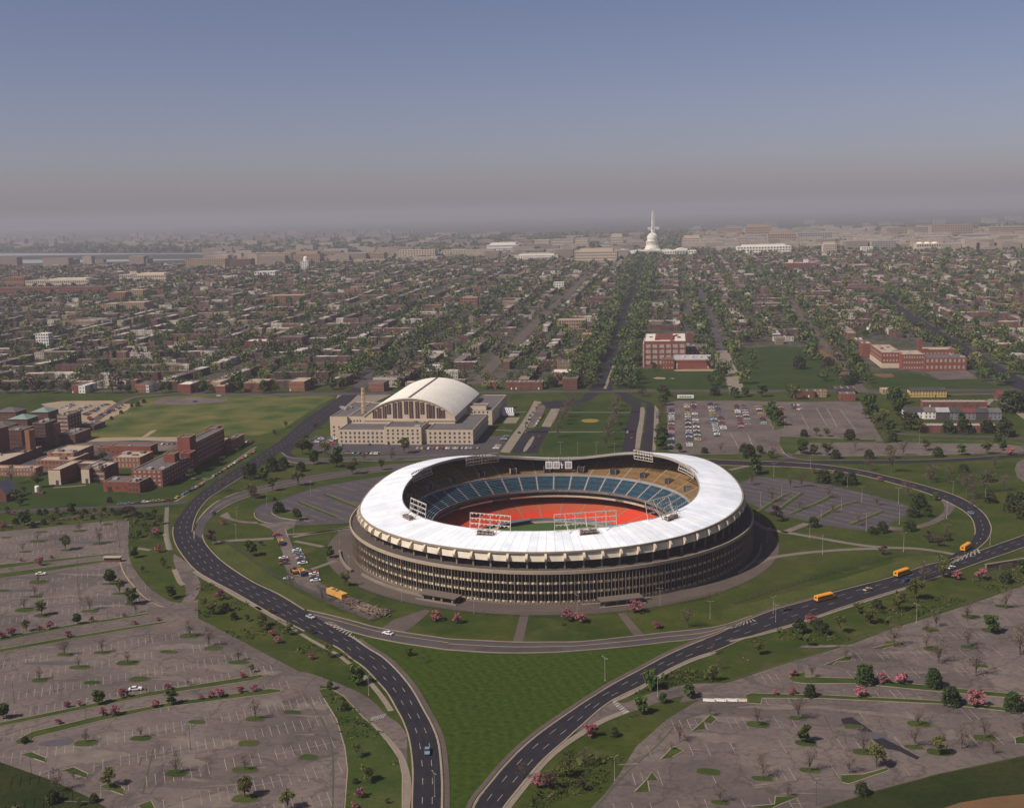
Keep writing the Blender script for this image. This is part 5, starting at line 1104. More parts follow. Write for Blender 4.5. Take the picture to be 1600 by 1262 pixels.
# --- terraces of houses that show largest
HCOUNT = [0]
HOUSE_XY = []
def house(x, y, gz, w_, d, h, wm, rm, place, colour, win=True, pitched=0, group='houses in the streets behind the stadium'):
    e = ob('row_house', None, None, (x, y, gz)); later(e, f'{colour} house', place, 'house', group); HCOUNT[0] += 1; HOUSE_XY.append((x, y))
    if pitched:
        m = MB(); m.box(-w_/2+.01, w_/2-.01, 0, d, 0, h, bottom=False); m.build('wall', wm, e)
        m = MB(); m.add([(-w_/2, -.4, h), (w_/2, -.4, h), (w_/2, d*.5, h+pitched), (-w_/2, d*.5, h+pitched), (w_/2, d+.4, h), (-w_/2, d+.4, h)], [(0, 1, 2, 3), (3, 2, 4, 5), (1, 4, 2), (0, 3, 5), (0, 5, 4, 1)]); m.build('roof', rm, e)
    else: flat(e, -w_/2+.01, w_/2-.01, 0, d, h, wm, rm, par=.35)
    if win:
        n = max(2, int(w_/2.6)); wins(e, '-y', -w_/2+.3, w_/2-.3, n, 0, [1.2, h/2+.9], 1.0, 1.5, PANE)
        if random.random() < .6: m = MB(); m.box(-w_/2+.6, -w_/2+1.7, -.1, 0, 0.1, 2.3); m.build('door', random.choice([DARKW, WHITEW, R_RED]), e)
    return e
def terrace(view, xl, yb_, xr, yt, n, depth, spec, place, pitched=0):
    x0, x1, y, hh, gz = trace(view, xl, yb_, xr, yt)
    for i in range(n):
        wm, rm, col = spec[i % len(spec)]; wd = (x1-x0)/n
        house(x0+wd*(i+.5), y, gz, wd, depth, hh, wm, rm, place, col, True, pitched)
terrace('ZS', 500, 742, 855, 682, 3, 12, [(YELLOW, R_BLACK, 'yellow')], 'in the yellow terrace', 2.6)
terrace('ZS', 625, 840, 1245, 785, 11, 10, [(BRICK, R_GREY, 'red brick'), (BRICK_D, R_TAN, 'brown brick')], 'in the brick terrace behind the white houses')
terrace('ZS', 450, 948, 635, 880, 2, 12, [(WHITEW, R_BLACK, 'white')], 'at the left end of the painted terrace', 3)
terrace('ZS', 637, 950, 756, 880, 1, 12, [(WHITEW, R_TAR, 'cream balcony')], 'in the painted terrace on the right', 3)
terrace('ZS', 758, 958, 885, 885, 1, 12, [(DARKW, R_GREY, 'black')], 'under the pale roof of the painted terrace', 3)
terrace('ZS', 887, 958, 1385, 890, 4, 12, [(GREYW, R_BLACK, 'dark grey'), (GREYW, R_RED, 'red-roofed grey'), (DARKW, R_BLACK, 'dark'), (GREYW, R_TAR, 'blue grey')], 'in the right half of the painted terrace', 3)
terrace('ZS', 600, 1080, 1365, 1012, 12, 10, [(BRICK, R_GREY, 'red brick'), (BRICK_D, R_GREY, 'brown brick')], 'in the nearest brick terrace, far right')
terrace('ZS', 235, 712, 415, 668, 3, 14, [(TANB, R_TAN, 'tan brick')], 'in the tan block left of the yellow terrace')
terrace('ZR', 415, 437, 478, 402, 2, 10, [(TANB, R_RED, 'tan brick')], 'behind the far car park'); terrace('ZR', 285, 440, 412, 402, 3, 10, [(BRICK_D, R_BLACK, 'brown brick')], 'behind the far car park')
terrace('ZR', 556, 458, 642, 418, 2, 12, [(BRICK, R_TAR, 'red brick')], 'at the corner of the far car park'); terrace('ZR', 530, 420, 640, 388, 3, 14, [(DARKW, R_BLACK, 'dark')], 'at the corner of the far car park')
terrace('ZR', 1450, 455, 1540, 425, 2, 12, [(BRICK_D, R_RED, 'red-roofed')], 'near the right edge behind dark trees', 3)
LEFT19 = 'along the street beyond the open field'
for xl, xr, yt_, yb_, c in ((600, 655, 225, 288, (BRICK, R_TAR, 'red brick')), (657, 712, 228, 290, (WHITEW, R_WHITE, 'white')), (1130, 1218, 218, 284, (BRICK_O, R_TAR, 'red brick')), (1219, 1243, 222, 284, (WHITEW, R_TAR, 'white')),
                            (1482, 1590, 215, 292, (BRICK, R_WHITE, 'red brick')), (1780, 1880, 230, 290, (BRICK, R_TAN, 'red brick'))):
    x0, x1, y, hh, gz = trace('ZQ', xl, yb_, xr, yt_); house(x0/2+x1/2, y, gz, x1-x0, 26, hh, c[0], c[1], LEFT19, c[2])
for v, xl, xr, yt_, yb_, d, c in (('ZA', 405, 505, 160, 216, 22, (BRICK_O, R_TAR, 'red brick')), ('ZA', 645, 700, 158, 192, 12, (TANB, R_TAN, 'tan brick')), ('ZA', 770, 890, 38, 82, 14, (WHITEW, R_RED, 'white')), ('ZA', 1310, 1550, 155, 205, 12, (BRICK, R_TAR, 'red brick')),
                                  ('ZP', 380, 412, 598, 612, 30, (BRICK, R_TAN, 'red brick')), ('ZP', 452, 476, 596, 611, 30, (BRICK_O, R_TAN, 'red brick')), ('ZP', 330, 345, 597, 612, 30, (TANB, R_TAN, 'tan brick')),
                                  ('ZM', 178, 300, 345, 415, 26, (BRICK_O, R_WHITE, 'red brick')), ('ZM', 250, 345, 385, 455, 20, (BRICK_D, R_TAR, 'brown brick')), ('ZM', 375, 490, 92, 135, 16, (BRICK_O, R_TAN, 'red brick'))):
    x0, x1, y, hh, gz = trace(v, xl, yb_, xr, yt_)
    n = max(1, round((x1-x0)/14))
    for i in range(n): wd = (x1-x0)/n; house(x0+wd*(i+.5), y, gz, wd, d, hh, c[0], c[1], 'in the street behind the armory' if v == 'ZA' else 'beside the wide tree-lined avenue' if v == 'ZM' else LEFT19, c[2])
terrace('ZD', 490, 182, 1040, 65, 8, 11, [(BRICK, R_TAR, 'red brick'), (BRICK_D, R_TAR, 'brown brick')], 'in the brick terrace facing the mall'); terrace('ZD', 215, 172, 345, 65, 2, 11, [(BRICK, R_TAR, 'red brick')], 'left of the brick terrace by the mall')
# ---------------------------------------------------------------- the dome, the obelisk and the far buildings
SLATE = mat('slate_roof', (0.30, 0.30, 0.28), (0.25, 0.25, 0.24), 0.05)
def capitol():
    y = 3240.; z = float(zt(y)); x = x_at(1019, y, z+30)
    e = thing('domed_capitol', 'white domed capitol with long wings at the end of the tree-lined avenue', 'capitol', (x, y, z))
    m = MB()
    for x0, x1, y0, y1, h in ((-26, 26, -6, 60, 23), (-62, -26.1, 4, 50, 20), (26.1, 62, 4, 50, 20), (-78, -62.1, 14, 40, 18), (62.1, 78, 14, 40, 18), (-114, -78.1, -10, 60, 22), (78.1, 114, -10, 60, 22)): m.box(x0, x1, y0, y1, 0, h)
    m.build('wall', STONE, e)
    for x0, x1, y0, y1, h in ((-60, -28, 8, 46, 20), (28, 60, 8, 46, 20), (-111, -81, -7, 57, 22), (81, 111, -7, 57, 22)): hip(e, x0, x1, y0, y1, h+.02, 4, SLATE)
    for cx_, y0, w2 in ((0, -14, 20), (-96, -18, 17), (96, -18, 17)):
        p = MB(); p.box(cx_-w2, cx_+w2, y0, y0+9, 0, 6); p.box(cx_-w2, cx_+w2, y0, y0+9, 17, 20)
        p.add([(cx_-w2, y0, 20), (cx_+w2, y0, 20), (cx_, y0, 26), (cx_-w2, y0+9, 20), (cx_+w2, y0+9, 20), (cx_, y0+9, 26)], [(0, 1, 2), (5, 4, 3), (0, 2, 5, 3), (1, 4, 5, 2)])
        for i in range(8): p.tube((cx_-w2+2+(2*w2-4)*i/7, y0+1.2, 6), (cx_-w2+2+(2*w2-4)*i/7, y0+1.2, 17), .9, .8, 8)
        p.build('portico', STONE, e)
    for sx in (-1, 1):
        for i in range(7): wp = MB(); xx = sx*(31+4.2*i); wp.box(xx-.8, xx+.8, 3.85, 4.02, 5, 9); wp.box(xx-.8, xx+.8, 3.85, 4.02, 11.5, 15); wp.build('window', PANE, e)
    c = (0, 26, 0); D = MB(); s = 0.96
    D.lathe([(24*s, 20), (24*s, 31), (22*s, 31.5), (21*s, 36)], 40, c); D.build('dome_base', STONE, e)
    D = MB(); D.lathe([(17*s, 36), (17*s, 47), (20.5*s, 47), (20.5*s, 49), (17.5*s, 49), (17.5*s, 56), (18*s, 56.5)], 40, c)
    pst = D.build('drum', STONE, e); D = MB()
    for i in range(36):
        t = 2*math.pi*i/36; D.tube((20*s*math.cos(t), 26+20*s*math.sin(t), 36), (20*s*math.cos(t), 26+20*s*math.sin(t), 47), .75, .65, 6)
    D.build('column_ring', STONE, pst); D = MB()
    D.lathe([(18*s*math.cos(a), 56.5+19*math.sin(a)) for a in np.linspace(0, 1.28, 14)], 40, c)
    for i in range(36):
        t = 2*math.pi*i/36; pr_ = [(18.25*s*math.cos(a), 56.5+19.3*math.sin(a)) for a in np.linspace(0.05, 1.25, 8)]
        for (r0, z0), (r1, z1) in zip(pr_, pr_[1:]): D.beam((r0*math.cos(t), 26+r0*math.sin(t), z0), (r1*math.cos(t), 26+r1*math.sin(t), z1), .5, .4)
    D.build('dome', STONE, e); D = MB()
    D.lathe([(5.6, 74.5), (5.6, 75.5), (3.4, 75.6), (3.4, 80.5), (4.2, 81), (2.6, 83), (1.0, 84)], 16, c); D.build('lantern', STONE, e)
    D = MB(); D.lathe([(1.0, 84), (.9, 85), (1.1, 86.5), (.8, 88.2), (.45, 88.8), (.5, 89.5), (.05, 90)], 10, c); D.build('statue', SLATE, e)
capitol()
y = 5512.; z = float(zt(y)); x = x_at(1020.5, y, z+100); e = thing('obelisk', 'tall pale stone obelisk rising behind the white dome', 'obelisk', (x, y, z), R_(20))
m = MB(); a, b = 9.2, 5.8; m.add([(-a, -a, 0), (a, -a, 0), (a, a, 0), (-a, a, 0), (-b, -b, 153), (b, -b, 153), (b, b, 153), (-b, b, 153)], [(0, 1, 5, 4), (1, 2, 6, 5), (2, 3, 7, 6), (3, 0, 4, 7)]); m.build('shaft', STONE, e)
m = MB(); m.add([(-b, -b, 153), (b, -b, 153), (b, b, 153), (-b, b, 153), (0, 0, 170.5)], [(0, 1, 4), (1, 2, 4), (2, 3, 4), (3, 0, 4)]); m.build('pyramidion', LIME, e)

def far_block(xl, yb_, xr, yt, depth, name, label, cat, wm, rm, rows=3, cols=8, yfix=None, extra=None, pane=PANE, group=None):
    """a distant building: walls, roof, bands of windows; the footprint stands where its foot was traced"""
    P = G(xl, yb_); x0, y, gz = P.x, P.y, P.z; x1 = x_at(xr, y, gz); hh = hgt(P, yt); e = thing(name, label, cat, ((x0+x1)/2, y, gz), 0, group); a, b = (x0-x1)/2, (x1-x0)/2
    flat(e, a, b, 0, depth, hh, wm, rm, par=.8)
    if rows:
        for k in range(rows):
            m = MB(); z0 = hh*(k+.3)/rows; z1 = z0+hh/rows*.5; n = max(2, int(depth/((b-a)/cols)))   # one continuous band of panes and piers along two sides
            path = [(a+(b-a)*(i+f)/cols, -.12) for i in range(cols) for f in (.22, .78)]+[(b+.12, -.12)]+[(b+.12, depth*(i+f)/n) for i in range(n) for f in (.22, .78)]
            for q, (u, v_) in enumerate(path): m.v += [(u, v_, z0), (u, v_, z1)]
            for q in range(len(path)-1): m.f.append((2*q, 2*q+2, 2*q+3, 2*q+1)); m.m.append(q % 2 if q < 2*cols else (q+1) % 2)
            m.build('window_row', [pane, wm], e)
    if extra == 'attic': flat(e, a*.8, b*.8, depth*.15, depth*.85, hh*1.22, wm, rm, z0=hh-.8, name='attic')
    if extra == 'hip': hip(e, a, b, 0, depth, hh+.02, hh*.28, rm, .5)
    if extra == 'pediment':
        w_ = (b-a)*.17; m = MB(); m.box(-w_, w_, -10, -.02, 0, hh*1.02); m.build('portico_wall', PANE, e); m = MB(); m.box(-w_-1, w_+1, -14, -.02, hh*1.02, hh*1.15)
        m.add([(-w_-1, -14, hh*1.15), (w_+1, -14, hh*1.15), (0, -14, hh*1.48), (-w_-1, 60, hh*1.15), (w_+1, 60, hh*1.15), (0, 60, hh*1.48)], [(0, 1, 2), (5, 4, 3), (0, 2, 5, 3), (1, 4, 5, 2)])
        for i in range(8): xx = -w_+2*w_*i/7; m.tube((xx, -13, 0), (xx, -13, hh*1.02), 1.1, 1.0, 8)
        m.build('portico', STONE, e)
    if extra == 'chimneys':
        for i in range(5): u = a+(b-a)*(i+.5)/5; m = MB(); m.lathe([(1.6, hh-1), (1.3, hh*2.0)], 10, (u, depth*.5, 0)); m.build('chimney', wm, e)
    if extra == 'boxes':
        for f in (-.62, .35): flat(e, b*f-(b-a)*.07, b*f+(b-a)*.07, depth*.3, depth*.6, hh*1.45, R_WHITE, R_WHITE, z0=hh-.9, name='penthouse')
    if extra == 'vault':
        m = MB(); w_ = (b-a)*.42
        for k in range(3):
            c = a*.62+(b-a)*.31*k; m.lathe([(w_*.36*math.cos(t), hh*.95+hh*.24*math.sin(t)) for t in np.linspace(0, 1.5, 8)], 20, (c, depth*.5, 0))
        m.build('vaults', STONE, e)
    if extra == 'dome':
        m = MB(); m.lathe([((b-a)*.3, hh-1), ((b-a)*.3, hh*1.3)]+[((b-a)*.3*math.cos(t), hh*1.3+(b-a)*.3*math.sin(t)) for t in np.linspace(0, 1.55, 9)], 24, (0, depth/2, 0)); m.build('dome', WHITEW, e)
    return e
FB = [ # hill around the dome
 (1038, 401, 1088, 392.5, 70, 'court_house', 'white court with pediment right of the avenue below the dome', 'court', STONE, R_WHITE, 2, 12, 'pediment'),
 (898, 411, 964, 393.5, 80, 'library_annex', 'cream stepped library annex left of the avenue', 'library', LIME, R_TAN, 4, 20, 'attic'),
 (956, 401, 990, 393, 90, 'library', 'grey library with green copper roof left of the avenue', 'library', GREYC, R_GREEN, 2, 10, 'hip'),
 (803, 408, 872, 399.5, 150, 'library_block', 'wide white library block with green centre roof left of the dome', 'library', STONE, R_TAN, 3, 20, 'attic'),
 (760, 396, 810, 383, 120, 'office_palace', 'long white office palace farthest left of the dome', 'office building', STONE, R_WHITE, 3, 16, 'attic'),
 (808, 393, 832, 376, 60, 'office_palace', 'brown office wing joined to the long white palace', 'office building', TANB, R_TAR, 4, 8, None),
 (834, 391, 858, 375.5, 60, 'office_block', 'pale office block second left of the dome cluster', 'office building', LIME, R_TAN, 4, 8, None),
 (862, 391, 896, 374, 60, 'office_block', 'broad tan office block midway left of the dome', 'office building', LIME, R_TAN, 4, 10, None),
 (899, 391, 919, 372.5, 50, 'office_block', 'tall pale office block with white roof left of the dome', 'office building', LIME, R_WHITE, 5, 7, None),
 (940, 392, 954, 380, 50, 'office_block', 'low green-roofed office nearest left of the dome', 'office building', LIME, R_GREEN, 3, 5, 'hip'),
 (953, 390, 974, 370, 50, 'office_block', 'tall stepped pale office nearest left of the dome', 'office building', LIME, R_TAN, 5, 7, 'attic'),
 (1066, 389, 1096, 372, 70, 'office_palace', 'stepped pale office palace right of the dome', 'office building', LIME, R_TAN, 5, 10, 'attic'),
 (1094, 389, 1107, 374, 60, 'office_palace', 'small pale office wing right of the dome', 'office building', LIME, R_TAN, 4, 5, None),
 (1012, 362, 1030, 355, 120, 'memorial_block', 'faint pale block around the foot of the obelisk', 'building', STONE, R_TAN, 0, 0, None),
 (1152, 398, 1236, 386, 90, 'senate_palace', 'long white-edged office palace right of the second avenue', 'office building', STONE, R_WHITE, 3, 18, 'attic'),
 (1157, 388, 1232, 380.5, 60, 'senate_palace', 'pale office range just behind the white-edged palace', 'office building', LIME, R_WHITE, 3, 18, None),
 (1227, 421, 1276, 411, 40, 'brick_warehouse', 'red brick warehouse with two white rooftop boxes', 'warehouse', BRICK, R_WHITE, 3, 14, 'boxes'),
 (1185, 420, 1225, 417, 20, 'brick_warehouse', 'low brick shed with a thin white roof line', 'warehouse', BRICK_D, R_WHITE, 1, 8, None),
 (1286, 397, 1307, 382, 40, 'office_tower', 'tan tower with white top right of the white-edged palace', 'office building', LIME, R_WHITE, 5, 7, 'attic'),
 (1346, 396, 1364, 386, 30, 'office_tower', 'small white block at the right of the skyline', 'office building', WHITEW, R_WHITE, 4, 5, None),
 (1362, 392, 1400, 377, 40, 'office_tower', 'grey office block behind the small white block', 'office building', GREYC, R_TAN, 5, 9, None),
 (1432, 394, 1470, 381, 50, 'railway_station', 'pale railway station with rounded vaults on the right skyline', 'station', LIME, R_WHITE, 2, 10, 'vault'),
 (1415, 390, 1434, 376, 50, 'office_block', 'tan block at the left of the vaulted station', 'office building', TANB, R_TAN, 4, 6, None),
 (1472, 388, 1509, 379, 60, 'post_hall', 'low hall with green roof right of the vaulted station', 'hall', LIME, R_GREEN, 3, 10, None),
 (1518, 389, 1526, 376, 20, 'office_tower', 'narrow tan tower right of the green-roofed hall', 'office building', TANB, R_TAN, 5, 3, None),
 (1200, 386, 1244, 366, 80, 'ministry', 'broad tan ministry on the skyline above the second avenue', 'office building', TANB, R_TAN, 5, 12, 'attic'),
 (1246, 380, 1300, 364, 90, 'ministry', 'broad grey ministry beside the tan one on the skyline', 'office building', GREYC, R_TAN, 5, 14, None),
 (1120, 372, 1160, 357, 90, 'ministry', 'faint tan ministry right of the obelisk', 'office building', TANB, R_TAN, 5, 12, None),
 (1165, 374, 1205, 355, 90, 'ministry', 'faint tan ministry with stepped roof, second right of the obelisk', 'office building', TANB, R_TAN, 5, 12, 'attic'),
 (1385, 372, 1450, 356, 80, 'ministry', 'long tan office range on the right skyline', 'office building', TANB, R_TAN, 5, 16, None),
 (1455, 374, 1520, 352, 80, 'ministry', 'tall tan office range on the far right skyline', 'office building', TANB, R_TAN, 6, 16, None),
 (1545, 372, 1600, 355, 80, 'ministry', 'brown office range cut by the right edge of the skyline', 'office building', TANB, R_TAN, 5, 14, None),
 # the left side
 (40, 450, 66, 438.5, 60, 'factory', 'cream factory block left of the long saw-roofed one', 'factory', LIME, R_TAN, 2, 8, None),
 (67, 450, 140, 438.5, 60, 'factory', 'long cream factory with a row of roof teeth on the left', 'factory', LIME, R_WHITE, 2, 22, 'attic'),
 (187, 441, 206, 429, 60, 'factory', 'cream end block of the second long factory', 'factory', LIME, R_TAN, 2, 6, None),
 (207, 441, 260, 430, 60, 'factory', 'second long cream factory on the left', 'factory', LIME, R_WHITE, 2, 18, 'attic'),
 (8, 450, 38, 433, 40, 'power_station', 'brick power station with tall chimneys at the left edge', 'power station', BRICK_O, R_TAN, 2, 8, 'chimneys'),
 (-10, 461, 90, 450, 40, 'brick_works', 'long low red brick works at the left edge', 'works', BRICK, R_TAR, 2, 24, None),
 (92, 461, 165, 449, 40, 'brick_works', 'long red brick works right of the low one', 'works', BRICK, R_TAR, 3, 20, None),
 (170, 470, 196, 457, 40, 'apartment_block', 'red brick apartment block below the factories', 'apartments', BRICK_O, R_TAN, 5, 7, None),
 (197, 468, 224, 453.5, 40, 'apartment_block', 'tan apartment block right of the brick apartments', 'apartments', TANB, R_TAN, 5, 8, None),
 (158, 489, 182, 475, 40, 'apartment_block', 'tan slab apartments standing among trees on the left', 'apartments', TANB, R_TAN, 5, 7, None),
 (187, 488, 226, 473, 40, 'apartment_block', 'wider tan slab apartments among trees on the left', 'apartments', TANB, R_TAN, 5, 11, None),
 (318, 500, 370, 492, 30, 'school', 'long low school with dark windows in the left quarter', 'school', TANB, R_TAR, 2, 18, None),
 (381, 541, 430, 533, 30, 'school', 'low brick school with white roof edge near the open field', 'school', BRICK, R_WHITE, 2, 12, None),
 (432, 541, 472, 527, 30, 'school', 'dark brick school right of the white-edged one', 'school', BRICK_D, R_TAR, 3, 10, None),
 (416, 472, 474, 462, 40, 'brick_mill', 'long red brick mill in the left middle distance', 'mill', BRICK_O, R_TAN, 3, 18, None),
 (57, 544, 77, 521, 14, 'apartment_house', 'tall white apartment house among trees on the left', 'apartments', WHITEW, R_WHITE, 5, 5, None),
 (720, 484, 746, 465, 20, 'apartment_house', 'pink brick apartment house with pale top left of the avenue', 'apartments', BRICK_O, R_WHITE, 4, 6, None),
 (865, 452, 881, 441, 16, 'white_hall', 'small white hall among the trees left of the avenue', 'hall', WHITEW, R_WHITE, 3, 4, None),
 (923, 480, 960, 465, 24, 'school', 'brown brick school beside the avenue, halfway to the dome', 'school', BRICK_D, R_TAR, 3, 10, None),
 (870, 515, 915, 500, 26, 'apartment_block', 'tan brick flats left of the avenue', 'apartments', TANB, R_TAN, 3, 12, None),
 (398, 434, 430, 424.5, 40, 'white_depot', 'white depot in the far left middle distance', 'depot', WHITEW, R_WHITE, 2, 8, None),
 (470, 420, 482, 408, 30, 'office_tower', 'white slab tower with a dome-like tank on its roof', 'office building', WHITEW, R_WHITE, 5, 4, 'dome'),
 (290, 417, 352, 405, 40, 'apartment_block', 'long pale apartment range near the river', 'apartments', TANB, R_TAN, 5, 18, None),
 (360, 418, 392, 405, 40, 'apartment_block', 'brown apartment block near the river', 'apartments', BRICK_D, R_TAN, 5, 9, None),
 (402, 414, 456, 396, 50, 'apartment_block', 'row of tall tan flats right of the river', 'apartments', TANB, R_TAN, 7, 14, None),
 (458, 413, 500, 397, 50, 'apartment_block', 'second row of tall tan flats right of the river', 'apartments', TANB, R_TAN, 7, 12, 'attic'),
 (545, 410, 600, 396, 50, 'apartment_block', 'third row of tall flats, nearest the dome hill', 'apartments', TANB, R_TAN, 6, 14, None),
 (620, 405, 680, 391, 50, 'office_block', 'long pale office range left of the dome hill', 'office building', LIME, R_TAN, 5, 14, None),
 (690, 402, 750, 391, 50, 'office_block', 'low pale offices at the left foot of the dome hill', 'office building', LIME, R_TAN, 4, 14, None)]
for a in FB: far_block(*a[:11], cols=a[11], extra=a[12])
# church steeples
for px_, yb_, yt_, lab in ((1359, 516, 504, 'white church with a pointed steeple among dark trees on the right'), (849, 430, 423, 'tiny white steeple left of the avenue'), (1053, 436, 429, 'tiny white steeple right of the avenue')):
    P = G(px_, yb_); hh = hgt(P, yt_); e = thing('church', lab, 'church', P); w_ = hh*.14
    m = MB(); m.box(-w_*2, w_*2, 0, w_*6, 0, hh*.35); m.build('nave', WHITEW, e); m = MB(); m.box(-w_, w_, -w_*2, -.02, 0, hh*.6); m.build('tower', WHITEW, e); m = MB(); m.lathe([(w_*1.2, hh*.6), (.1, hh)], 8, (0, -w_, 0)); m.build('steeple', R_GREY, e)

# far city beyond: too many and too faint to count, one mesh
def boxes_mesh(name, B, material):
    """B: rows of x0, x1, y0, y1, z0, z1, wall rgb, roof rgb"""
    n = len(B); A = np.array(B, float); v = np.empty((n, 8, 3))
    for i, (sx, sy, sz) in enumerate(((0, 0, 0), (1, 0, 0), (1, 1, 0), (0, 1, 0), (0, 0, 1), (1, 0, 1), (1, 1, 1), (0, 1, 1))):
        v[:, i, 0] = A[:, sx]; v[:, i, 1] = A[:, 2+sy]; v[:, i, 2] = A[:, 4+sz]
    fq = np.array([(0, 1, 5, 4), (1, 2, 6, 5), (2, 3, 7, 6), (3, 0, 4, 7), (4, 5, 6, 7)])
    F = (fq[None]+8*np.arange(n)[:, None, None]).reshape(-1, 4)
    col = np.ones((n, 5, 4)); col[:, :4, :3] = A[:, None, 6:9]; col[:, 4, :3] = A[:, 9:12]
    return np_mesh(name, v.reshape(-1, 3), F, col.reshape(-1, 4), material)
def np_mesh(name, v, F, fcol, material, smooth=False):
    me = bpy.data.meshes.new(name); k = F.shape[1]; me.vertices.add(len(v)); me.vertices.foreach_set('co', v.astype(np.float32).ravel())
    me.loops.add(F.size); me.loops.foreach_set('vertex_index', F.astype(np.int32).ravel()); me.polygons.add(len(F))
    me.polygons.foreach_set('loop_start', np.arange(0, F.size, k, dtype=np.int32)); me.polygons.foreach_set('loop_total', np.full(len(F), k, np.int32))
    if fcol is not None:
        at = me.color_attributes.new('tint', 'FLOAT_COLOR', 'CORNER'); at.data.foreach_set('color', np.repeat(fcol, k, axis=0).astype(np.float32).ravel())
    me.materials.append(material); me.polygons.foreach_set('use_smooth', [False]*len(F)); me.update(calc_edges=True); me.validate(); return me
TINT = mat('painted_walls', (0.3, 0.2, 0.15), attr='tint', rough=0.9, spec=0.1, fine=(0.16, 0.13, 0.12), fine_scale=0.25)
PAL_W = [(0.143, 0.055, 0.040), (0.113, 0.052, 0.040), (0.084, 0.046, 0.038), (0.185, 0.084, 0.057), (0.277, 0.202, 0.134), (0.126, 0.080, 0.063), (0.521, 0.470, 0.403), (0.071, 0.060, 0.059)]
PAL_R = [(0.080, 0.072, 0.072), (0.044, 0.040, 0.042), (0.160, 0.132, 0.116), (0.304, 0.256, 0.208), (0.496, 0.448, 0.400), (0.112, 0.096, 0.092)]
B = []
for i in range(620):
    px_ = rng.uniform(1080, 1640); d = rng.uniform(3700, 6800); P = G(px_, float(np.interp(d, [3700, 6800], [392, 360])))
    w_, dd, h = rng.uniform(25, 90), rng.uniform(25, 70), rng.uniform(12, 38); c = rng.choice([.32, .38, .27, .45]); wc = (c, c*.80, c*.62); r = rng.uniform(.25, .5)
    B.append((P.x-w_/2, P.x+w_/2, P.y, P.y+dd, P.z, P.z+h, *wc, r, r*.9, r*.8))
for i in range(420):
    px_ = rng.uniform(-40, 1000); P = G(px_, rng.uniform(368, 412)+ (1000-px_)*.006)
    if P.y < 3000 or (390 < pix(P)[1] < 413 and px_ < 330): continue
    w_, dd, h = rng.uniform(25, 110), rng.uniform(20, 50), rng.uniform(8, 34); c = rng.choice([.28, .33, .24, .42]); r = rng.uniform(.2, .5)
    B.append((P.x-w_/2, P.x+w_/2, P.y, P.y+dd, P.z, P.z+h, c, c*.78, c*.6, r, r*.9, r*.8))
for i in range(125):
    px_ = rng.uniform(-40, 640) if i < 110 else rng.uniform(1100, 1640); P = G(px_, rng.uniform(363, 378)+(640-px_)*.01 if i < 110 else rng.uniform(343, 354)); w_, h = rng.uniform(40, 120), rng.uniform(18, 50); c = rng.uniform(.18, .32)
    B.append((P.x-w_/2, P.x+w_/2, P.y, P.y+40, P.z, P.z+h, c, c*.85, c*.72, c, c*.9, c*.8))
struct(ob('distant_city', boxes_mesh('distant_city', B, TINT)), 'stuff')

# ---------------------------------------------------------------- the grid of streets beyond the stadium: houses and trees
def rotpoly(view, s): return [tuple(G(*p))[:2] for p in V(view, s)]
FREE = [rotpoly('ZE', '150,850 200,560 330,540 330,140 1180,140 1180,400 1330,560 1420,860'), rotpoly('ZR', '-60,420 -20,140 380,135 470,170 640,400 640,470 -60,440'), rotpoly('ZR', '600,410 640,200 680,110 1290,140 1300,280 1550,410'),
        rotpoly('ZP', '-60,612 520,612 530,640 -60,660')]
for a in FB:
    if a[1] > 412: p = G(a[0], a[1]); q = G(a[2], a[1]); FREE.append([(p.x-4, p.y-70), (q.x+4, q.y-70), (q.x+4, q.y+a[4]+6), (p.x-4, p.y+a[4]+6)])
DIAG = [[tuple(G(*p))[:2] for p in L] for L in ([(560, 606), (575, 591), (620, 566), (700, 512), (745, 484), (800, 449)], [(742, 600), (794, 547), (853, 490), (900, 448), (945, 405)], [(938, 611), (953, 560), (972, 505), (1000, 425), (1012, 400)],
        [(1150, 611), (1130, 555), (1108, 490), (1090, 450)], [(1345, 612), (1310, 575), (1270, 520), (1220, 455), (1180, 420)], [(1700, 640), (1590, 598), (1500, 545), (1420, 495), (1370, 460)])]
DW = [11, 11, 24, 12, 11, 20]
def dist_line(x, y, L):
    p = np.array((x, y)); best = 1e9
    for a, b in zip(L, L[1:]):
        a = np.array(a); b = np.array(b); t = np.clip(np.dot(p-a, b-a)/np.dot(b-a, b-a), 0, 1); best = min(best, np.linalg.norm(p-a-t*(b-a)))
    return best
def blocked(x, y, m=0.0):
    if any(inside((x, y), P) for P in FREE): return True
    return any(dist_line(x, y, L) < w_+m for L, w_ in zip(DIAG, DW))
xs0, ystep, xstep = -10, 128., 96.
units = []; tpos = []
Yc = Y19+18
row_y = Yc
def in_view(x, y, m=320):
    px_, py_ = pix((x, y, zt(y))); return -m < px_ < 1600+m
